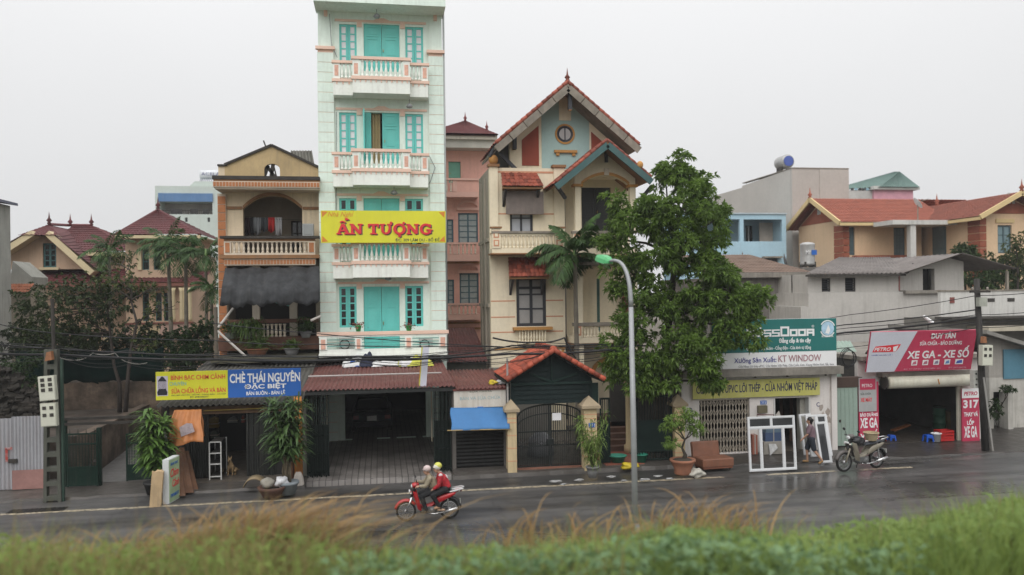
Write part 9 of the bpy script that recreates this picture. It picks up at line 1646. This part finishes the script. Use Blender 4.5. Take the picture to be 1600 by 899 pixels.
# ================================================================== trees
def big_tree():
 Y=27.4;base=Vector((XU(1026,700,28.2),28.2,.09));t=thing('broadleaf_tree','large dense green tree in front of the cream villa and billboard','tree',base);rg=np.random.default_rng(21);s=44.0
 E=[(1064,258,24,36,0),(1040,280,24,30,.4),(1094,298,28,34,.2),(1008,318,26,28,-.3),(1122,340,24,28,0),(1065,325,50,46,-.6),(1010,360,56,48,-.4),(1100,380,52,44,-.4),(965,330,20,40,.2),(1050,415,72,54,-.9),(985,425,48,46,-.5),(1115,425,36,34,.3),(1142,458,58,48,-1.2),(1080,480,76,52,-1.1),(1000,490,60,50,-.8),(1172,470,26,42,-1.6),(1152,520,46,42,-1.8),(1075,545,78,46,-1.5),(985,545,42,36,-.9),(960,575,26,30,-1.0),(1030,585,54,30,-1.2),(1098,575,26,18,-1.9),(995,598,30,24,-1.2),(1108,600,12,16,-2.0),(952,372,14,30,.2)]
 ells=[]
 for u,v,a,b,dy in E:
  c=W(u,v,Y+dy);ells.append((c.x,c.y,c.z,a/s*.9,max(.45,min(1.15,a/s)),b/s*.9))
 subs=[]
 for e in ells:
  k=max(4,int(17*(e[3]*e[5])**.6))
  for _ in range(k):
   d=rg.normal(0,1,3);d/=np.linalg.norm(d);q=rg.uniform(.35,.95);r_=rg.uniform(.2,.42);subs.append((e[0]+d[0]*e[3]*q,e[1]+d[1]*e[4]*q,e[2]+d[2]*e[5]*q,r_*1.15,r_*1.15,r_*.8))
 mb=MB();top=Vector(W(1062,290,Y));tr=[base,base+Vector((.1,0,1.4)),Vector(W(1035,600,27.9)),Vector(W(1045,500,27.7)),Vector(W(1056,400,27.5)),top];mb.tube(tr,[.26,.2,.17,.14,.1,.03],10)
 for e in ells:tgt=Vector(e[:3]);k=min(range(1,5),key=lambda i:abs(tr[i].z+.6-tgt.z));limb(mb,tr[k],tgt,.07,.02,6,.05)
 for e in subs[::3]:tgt=Vector(e[:3]);b0=min(ells,key=lambda q:(Vector(q[:3])-tgt).length);limb(mb,b0[:3],tgt,.022,.008,4,0,.08,4)
 mb.build('trunk',M('dark_bark',(.06,.05,.04),.95,.35,4,bump=.6),t,True);P,O=clump_points(subs,6200,.3,rg);v,f=whorls(P,O,9,.2,.07,.75,.25,rg);npmesh('crown',v,f,leafmat('tree_leaf',(.05,.10,.018),(.18,.28,.055),2.2,.45,.5,(.38,.48,.12)),t)
big_tree()
def scrub_tree(label,base,forks,ells,n,leaf,ll,lw,lm,seed,bark=None,per=8,name='garden_tree',r0=.085):
 rg=np.random.default_rng(seed);t=thing(name,label,{'garden_hedge':'hedge','creeper':'creeper','leafy_shrub':'shrub','weed_bush':'bush'}.get(name,'tree'),base);mb=MB();b=Vector(base);f=[b]+[Vector(x)for x in forks];mb.tube(f,[r0*(1-.6*i/max(1,len(f)-1))for i in range(len(f))],8)
 for e in ells:tgt=Vector(e[:3]);k=min(range(len(f)),key=lambda i:(f[i]-tgt).length);pts=limb(mb,f[k],tgt,r0*.45,.015,5,.02,.1);limb(mb,pts[3],tgt+Vector((rnd.uniform(-1,1)*e[3],0,rnd.uniform(-.3,.8)*e[5])),.025,.008,4,0,.12);limb(mb,pts[4],tgt+Vector((rnd.uniform(-1,1)*e[3],0,rnd.uniform(-.3,.8)*e[5])),.02,.006,4,0,.12)
 mb.build('trunk',bark or M('brown_bark',(.045,.036,.03),.95,.3,4,bump=.6),t,True);P,O=clump_points(ells,n,.2,rg);v,fc=whorls(P,O,per,ll,lw,.9,.3,rg);npmesh('crown',v,fc,lm,t);return t
lm_scr=leafmat('scrub_leaf',(.018,.03,.012),(.055,.078,.024),2.4,.25,.6,(.20,.21,.05));lm_yel=leafmat('yellowing_leaf',(.03,.05,.015),(.09,.11,.03),2.2,.25,.6,(.25,.22,.05))
yt=33.5;sc=36.0
def EL(lst,y,s):return[(*W(u,v,y+dy),a/s,min(1.1,a/s),b/s)for u,v,a,b,dy in lst]
scrub_tree('spreading half-bare garden tree with dark leaves behind the ladder pole',(XU(187,640,yt),yt,1.5),[W(187,600,yt),W(178,570,yt),W(172,520,yt),W(168,480,yt)],EL([(60,468,34,24,0),(105,458,40,26,-.5),(150,462,34,26,.5),(85,500,44,26,-.6),(130,505,40,30,.3),(175,480,32,26,-.3),(60,528,36,20,.2),(110,535,40,20,.2),(205,455,26,14,0),(40,495,20,22,.3),(155,440,24,12,.2)],yt,sc),720,None,.17,.075,lm_scr,31)
scrub_tree('thin bare-branched tree with sparse yellow leaves before the villa balcony',(XU(196,640,32.8),32.8,1.5),[W(200,590,32.8),W(205,545,32.8),W(214,505,32.8),W(205,470,32.8)],EL([(200,440,40,14,0),(240,448,24,12,.3),(165,432,30,14,.2),(195,405,26,20,3),(250,480,26,20,.2),(228,540,30,12,0)],32.8,sc),210,None,.15,.06,lm_yel,33,None,6)
scrub_tree('dark leafy shrub at the foot of the palms by the brick-trimmed house',(XU(300,600,34.5),34.5,.1),[W(300,560,34.5),W(300,540,34.5)],EL([(285,535,24,24,0),(312,530,26,28,0),(300,560,34,26,-.3),(325,510,16,22,0),(280,570,26,20,0)],34.5,36),620,None,.16,.07,leafmat('dark_shrub',(.015,.032,.010),(.04,.075,.02),2),35,None,8,'leafy_shrub',.08)
scrub_tree('low creeper on the dark rubble slope beside the ladder pole',(XU(30,610,30.6),30.6,1.45),[W(30,590,30.6)],EL([(20,575,30,14,0),(45,600,22,14,0),(60,560,20,12,0)],30.6,40),220,None,.12,.06,leafmat('dark_shrub',(0,0,0),(0,0,0)),37,None,7,'creeper',.04)
# trees at the right behind the grey house
lm_rt=leafmat('right_tree_leaf',(.02,.04,.012),(.06,.10,.028),1.3,.25,.6,(.11,.15,.04))
scrub_tree('dark leafy tree behind the corrugated roof at the right',(XU(1535,470,43),43,0),[W(1535,470,43),W(1540,430,43)],EL([(1520,430,26,22,0),(1550,415,30,22,.3),(1575,425,30,26,0),(1545,440,34,18,-.4),(1600,410,30,24,.5),(1600,440,34,22,0)],43,26),760,None,.22,.1,lm_rt,41,None,8,'leafy_tree')
scrub_tree('round-topped young tree rising beside the brick corner stones',(XU(1508,420,44.5),44.5,0),[W(1508,410,44.5),W(1508,395,44.5)],EL([(1508,392,17,14,0),(1497,400,12,10,0),(1520,402,12,10,0)],44.5,26),260,None,.2,.09,lm_rt,42,None,8,'leafy_tree')
scrub_tree('thin yellowish tree in front of the right gable window',(XU(1590,440,42),42,0),[W(1590,420,42),W(1588,390,42)],EL([(1582,385,16,12,0),(1596,375,16,14,0),(1590,400,20,12,0)],42,26),150,None,.18,.08,lm_yel,43,None,7,'leafy_tree')
scrub_tree('small weed bush against the foot of the white shed',(XU(1558,690,29.4),29.4,0),[W(1558,670,29.4)],EL([(1556,640,10,20,0),(1575,608,12,5,0),(1560,690,12,8,0)],29.4,40),160,None,.12,.05,leafmat('dark_shrub',(0,0,0),(0,0,0)),44,None,7,'weed_bush',.03)
# palms
palm('areca_palm','slender areca palm with drooping fronds before the cream villa',(XU(905,700,31.3),31.3,.1),W(897,408,31.3).z-.1,1.95,15,(W(899,440,31.3).x-XU(905,700,31.3),0),.10,None,None,seed=5,lw=.075,fullness=1.5)
palm('areca_palm','palm in front of the dark red villa roof ridge',(XU(176,560,43),43,1.4),W(172,400,43).z-1.4,1.5,13,(-.1,0),.1,'palms by the villa',seed=7)
palm('areca_palm','tall palm with the fullest crown before the villa tower',(XU(272,560,40.5),40.5,1.4),W(264,392,40.5).z-1.4,1.75,14,(-.2,0),.1,'palms by the villa',seed=8)
palm('areca_palm','lower palm right of the fullest one by the villa tower',(XU(292,560,39.5),39.5,.1),W(289,412,39.5).z,1.6,14,(0,0),.1,'palms by the villa',seed=9)
palm('areca_palm','slim palm standing against the corner of the brick-trimmed house',(XU(322,560,38.5),38.5,.1),W(324,410,38.5).z,1.5,12,(.05,0),.08,'palms by the villa',seed=10)
palm('areca_palm','short palm with hanging fronds beside the orange brick pier',(XU(330,560,36.5),36.5,.1),W(330,462,36.5).z,1.2,11,(.05,0),.08,'palms by the villa',seed=12)
# ================================================================== roadside bank vegetation
def top_profile(u):return float(np.interp(u,[-200,0,120,250,330,400,460,540,640,740,830,900,980,1060,1130,1200,1290,1380,1450,1520,1600,1800],[832,832,848,842,832,822,828,856,860,856,852,848,838,826,828,838,848,838,818,798,788,780]))
def blades(name,label,n,xr,yr,hl,wd,mat,seed,lean=.45,cond=None,kind='stuff',prof=True,segs=4,jit=1.0):
 rg=np.random.default_rng(seed);x=rg.uniform(*xr,n*2);y=rg.uniform(*yr,n*2)
 if cond is not None:k=cond(x,y,rg);x,y=x[k],y[k]
 x,y=x[:n],y[:n];m=len(x);zb=np.array([bank_z(a,b)for a,b in zip(x,y)]);dep=x*math.sin(TH)+y*math.cos(TH);lat=x*math.cos(TH)-y*math.sin(TH);u=800+F_PX*lat/dep;tp=np.array([top_profile(q)for q in u]);zt=CAM_H-(tp-458-.0122*(800-u)*-1)/F_PX*dep
 H=np.clip(zt-zb,.12,1.6)*rg.uniform(.45,1.08,m)*hl if prof else rg.uniform(.6,1.1,m)*hl
 az=rg.uniform(0,2*np.pi,m);ln=rg.uniform(.1,1,m)*lean;d=np.stack([np.cos(az),np.sin(az),np.zeros(m)],1);s=np.stack([-np.sin(az+rg.normal(0,.5,m)),np.cos(az),np.zeros(m)],1);base=np.stack([x,y,zb-.03],1);wdv=wd*rg.uniform(.6,1.3,m);Vv=[]
 for i in range(segs+1):
  q=i/segs;c=base+np.array([0,0,1.0])*(H*(q-.25*ln*q**3))[:,None]+d*(H*ln*q**2)[:,None];ww=wdv*(1-q**1.6)*.5+.0008;Vv+=[c-s*ww[:,None],c+s*ww[:,None]]
 v=np.stack(Vv,1).reshape(-1,3);k=2*(segs+1);i0=np.arange(m)[:,None]*k;f=np.concatenate([i0+np.array([2*j,2*j+1,2*j+3,2*j+2])for j in range(segs)]);o=npmesh(name,v,f,mat);return tag(o,label,'grass',None,kind)if label else o
lg1=leafmat('grass_green',(.11,.17,.04),(.29,.37,.10),.8,.45,.8,(.48,.46,.2));lg2=leafmat('grass_olive',(.16,.13,.05),(.30,.25,.10),1.2,.4,.7,(.42,.28,.12));lg3=leafmat('dry_reed',(.26,.16,.075),(.42,.29,.14),2.0,.4,.8,(.52,.42,.26))
XR=(-11,13)
blades('grass','lush green grass along the top of the railway bank',34000,XR,(6.6,12.5),1.15,.022,lg1,51,.85)
blades('grass','olive and straw coloured grass mixed into the left half of the bank',12000,(-11,2.2),(6.6,12),1.25,.02,lg2,52,.8)
def weeds(name,label,n,xr,yr,ll,lw,mat,seed,hfac=.85):
 rg=np.random.default_rng(seed);x=rg.uniform(*xr,n);y=rg.uniform(*yr,n);zb=np.array([bank_z(a,b)for a,b in zip(x,y)]);dep=x*math.sin(TH)+y*math.cos(TH);lat=x*math.cos(TH)-y*math.sin(TH);u=800+F_PX*lat/dep;zt=CAM_H-(np.array([top_profile(q)for q in u])-458+.0122*(u-800))/F_PX*dep;c=np.stack([x,y,zb+np.clip(zt-zb,.1,1.5)*rg.random(n)**.6*hfac],1);d=rg.normal(0,1,(n,3));d[:,2]=np.abs(d[:,2])*.6;v,f=leaf_arrays(c,d,rg.uniform(.6,1.3,n)*ll,rg.uniform(.7,1.2,n)*lw,.3,rg);return tag(npmesh(name,v,f,mat),label,'weeds',None,'stuff')
lw1=leafmat('weed_leaf',(.12,.20,.05),(.30,.40,.12),1.0,.45,.7,(.46,.50,.22));lw2=leafmat('weed_blue',(.09,.16,.07),(.20,.31,.15),1.4,.3,.55)
weeds('leafy_weeds','broad leafy green weeds covering the right half of the bank',9000,(1.0,13),(6.8,11.5),.15,.045,lw1,61,.95);weeds('leafy_weeds','low bluish green weeds at the bottom centre of the bank',6000,(-.5,5),(6.6,10),.16,.06,lw2,62,.9);weeds('leafy_weeds','sparse low weeds under the straw grass at the left of the bank',8000,(-11,1),(6.8,11),.14,.04,lg1,63,.95)
weeds('tall_weeds','broad pale weeds standing above the grass at the right of the bank',700,(3,13),(8.2,11),.24,.07,leafmat('pale_weed',(.16,.24,.07),(.3,.4,.14),2,.45,.6),64,1.0)
blades('dead_stems','thin dead brown stems scattered through the bank',1500,XR,(7.5,11.5),1.45,.012,leafmat('dead_stem',(.16,.11,.06),(.3,.22,.12),2,.2),55,.5)
# arching dry reeds
def reed_clump(label,u,vtop,Y,n,spread,seed,lean=(.5,0)):
 rg=np.random.default_rng(seed);p=W(u,860,Y);x=p.x;zb=bank_z(x,Y)-.03;Ht=W(u,vtop,Y).z-zb;t=thing('dry_reeds',label,'reeds',(x,Y,zb),'clumps of dry reeds on the bank');V=[];Fc=[];o=0
 bs=np.array([x,Y,zb])+rg.normal(0,1,(n,3))*[spread,.25,0];H=Ht*rg.uniform(.5,1.05,n);d=np.stack([rg.normal(lean[0],.6,n),rg.normal(lean[1],.3,n),np.zeros(n)],1);s=np.stack([rg.normal(0,.4,n),np.ones(n),rg.normal(0,.3,n)],1);s=np.cross(d,[0,0,1.0])+rg.normal(0,.3,(n,3));s/=np.linalg.norm(s,axis=1,keepdims=True);P=[];S=7
 for i in range(S+1):
  q=i/S;c=bs+np.array([0,0,1.0])*(H*(1.25*q-.42*q**3))[:,None]+d*(H*.75*q**2.2)[:,None];ww=(.036*(1-q)**.6*.5+.001);P+=[c-s*ww,c+s*ww]
 v=np.stack(P,1).reshape(-1,3);k=2*(S+1);i0=np.arange(n)[:,None]*k;f=np.concatenate([i0+np.array([2*j,2*j+1,2*j+3,2*j+2])for j in range(S)]);npmesh('blades',v,f,lg3,t)
reed_clump('big arching clump of orange dry reeds at the left of the bank',400,764,9.4,900,.5,71);reed_clump('low straw-coloured reeds at the left of the big clump',250,806,9.3,420,.55,72);reed_clump('sparse straw reeds at the far left edge of the bank',40,824,9.2,260,.7,76);reed_clump('orange dry reeds left of the street lamp foot',930,792,9.6,150,.6,73,(.2,0));reed_clump('pale dry reeds just right of the street lamp foot',1100,762,9.8,150,.4,74,(.35,0));reed_clump('thin dry reeds in the middle of the bank',820,775,9.5,26,.2,75,(0.0,0))
# ================================================================== overhead cables
def cable(label,pts,rad,sag=.1,mat=None,n=14,group='black cables strung along the houses'):
 pts=[Vector(p)for p in pts];out=[]
 for a,b in zip(pts,pts[1:]):
  for i in range(n):q=i/n;out.append(a.lerp(b,q)-Vector((0,0,sag*4*q*(1-q))))
 out.append(pts[-1]);return tag(MB().tube(out,rad,6).build('cable',mat or M('cable_black',(.012,.012,.013),.6)),label,'cable',group)
yc=26.0;lx=pl
A_=lambda u,v,y=yc:W(u,v,y)
cable('thick bundled cable sagging below the guesthouse terrace',[A_(-60,548),(pl.x,pl.y+.2,A_(84,553).z),A_(340,562),A_(560,562),A_(796,553),A_(950,547),A_(1060,552,28.4),A_(1320,520,29.0),(tp_.x,pr.y,A_(1528,496).z)],.042,.05)
cable('second bundled cable just above the thickest one',[A_(-60,530),(pl.x,pl.y+.2,A_(84,544).z),A_(345,556),A_(700,556),A_(800,540),A_(930,538),A_(1060,540,28.4),A_(1318,508,29.0),(tp_.x,pr.y,A_(1528,484).z)],.024,.04)
for i in range(6):
 o_=[rnd.uniform(-7,7)for _ in range(7)];cable(['first','second','third','fourth','fifth','sixth'][i]+' thin strand tangled round the bundled cables, counted from the top',[A_(-60,528+5*i),(pl.x,pl.y+.1*i,A_(84,538+4*i).z),A_(200,548+3*i+o_[0]),A_(345,554+2*i+o_[1]*.5),A_(560,556+2*i+o_[2]*.4),A_(700,552+2*i+o_[3]*.5),A_(840,538+4*i+o_[4]),A_(960,536+4*i,27)],.011,.05+.03*i)
cable('thin cable crossing the guesthouse terrace rail from left to right',[A_(330,505),A_(500,522),A_(700,538),A_(960,548)],.016,.02);cable('thin cable crossing the middle of the terrace posts',[A_(-20,502),(pl.x,pl.y+.2,A_(84,520).z),A_(330,532),A_(498,538),A_(710,541),A_(1010,540)],.016,.05)
cable('tangled cable drooping over the gatehouse roof',[A_(770,528),A_(840,535),A_(882,528),A_(900,560)],.03,.06);cable('pale loose wire looped near the left pole',[A_(84,555),A_(120,563),A_(145,552),A_(180,552),A_(200,566),A_(230,567)],.012,.05,M('wire_pale',(.35,.33,.3),.6))
for i,(v0,v1,v2)in enumerate(((508,483,462),(520,508,492),(526,520,503),(548,540,512))):cable(['highest thin cable slanting up to the right pole','second thin cable slanting to the right pole','third thin cable slanting to the right pole','lowest loose cable running to the right pole'][i],[A_(1150,v0+6,29.5),A_(1330,v1+(v0-v1)*.35,28.5),(tp_.x,pr.y,A_(1528,v2).z),A_(1640,v2-8)],.014,.05)
cable('coil of slack black cable hanging right of the billboard',[A_(1322+10*math.cos(q)*(1+.05*math.sin(q*.37))+.25*q,560+17*math.sin(q)*(1-.012*q),27.0-.004*q)for q in np.linspace(0,27,60)],.013,0,None,2,'slack cable coils by the billboard')
hedge=EL([(20+24*i,532+10*math.sin(i*2.1),26,24,.3*math.sin(i))for i in range(11)],36.5,33)
scrub_tree('dark dense hedge growing behind the green shade net',(XU(130,600,36.5),36.5,1.4),[W(130,570,36.5)],hedge,900,None,.17,.08,leafmat('hedge_leaf',(.010,.02,.007),(.03,.05,.015),2),48,None,8,'garden_hedge',.06)
# ================================================================== damp air
hz=MB().box(-140,160,-45,130,-1.2,24).build('haze',None);hm=bpy.data.materials.new('damp_air');hm.use_nodes=True;hn=hm.node_tree;hn.nodes.remove(hn.nodes['Principled BSDF']);pv=hn.nodes.new('ShaderNodeVolumePrincipled');pv.inputs['Color'].default_value=(.93,.94,.96,1);pv.inputs['Density'].default_value=.0006;pv.inputs['Anisotropy'].default_value=0.2;hn.links.new(pv.outputs[0],hn.nodes['Material Output'].inputs['Volume']);hz.data.materials.append(hm);hz['kind']='stuff';hz['label']='thin damp grey haze filling the street'
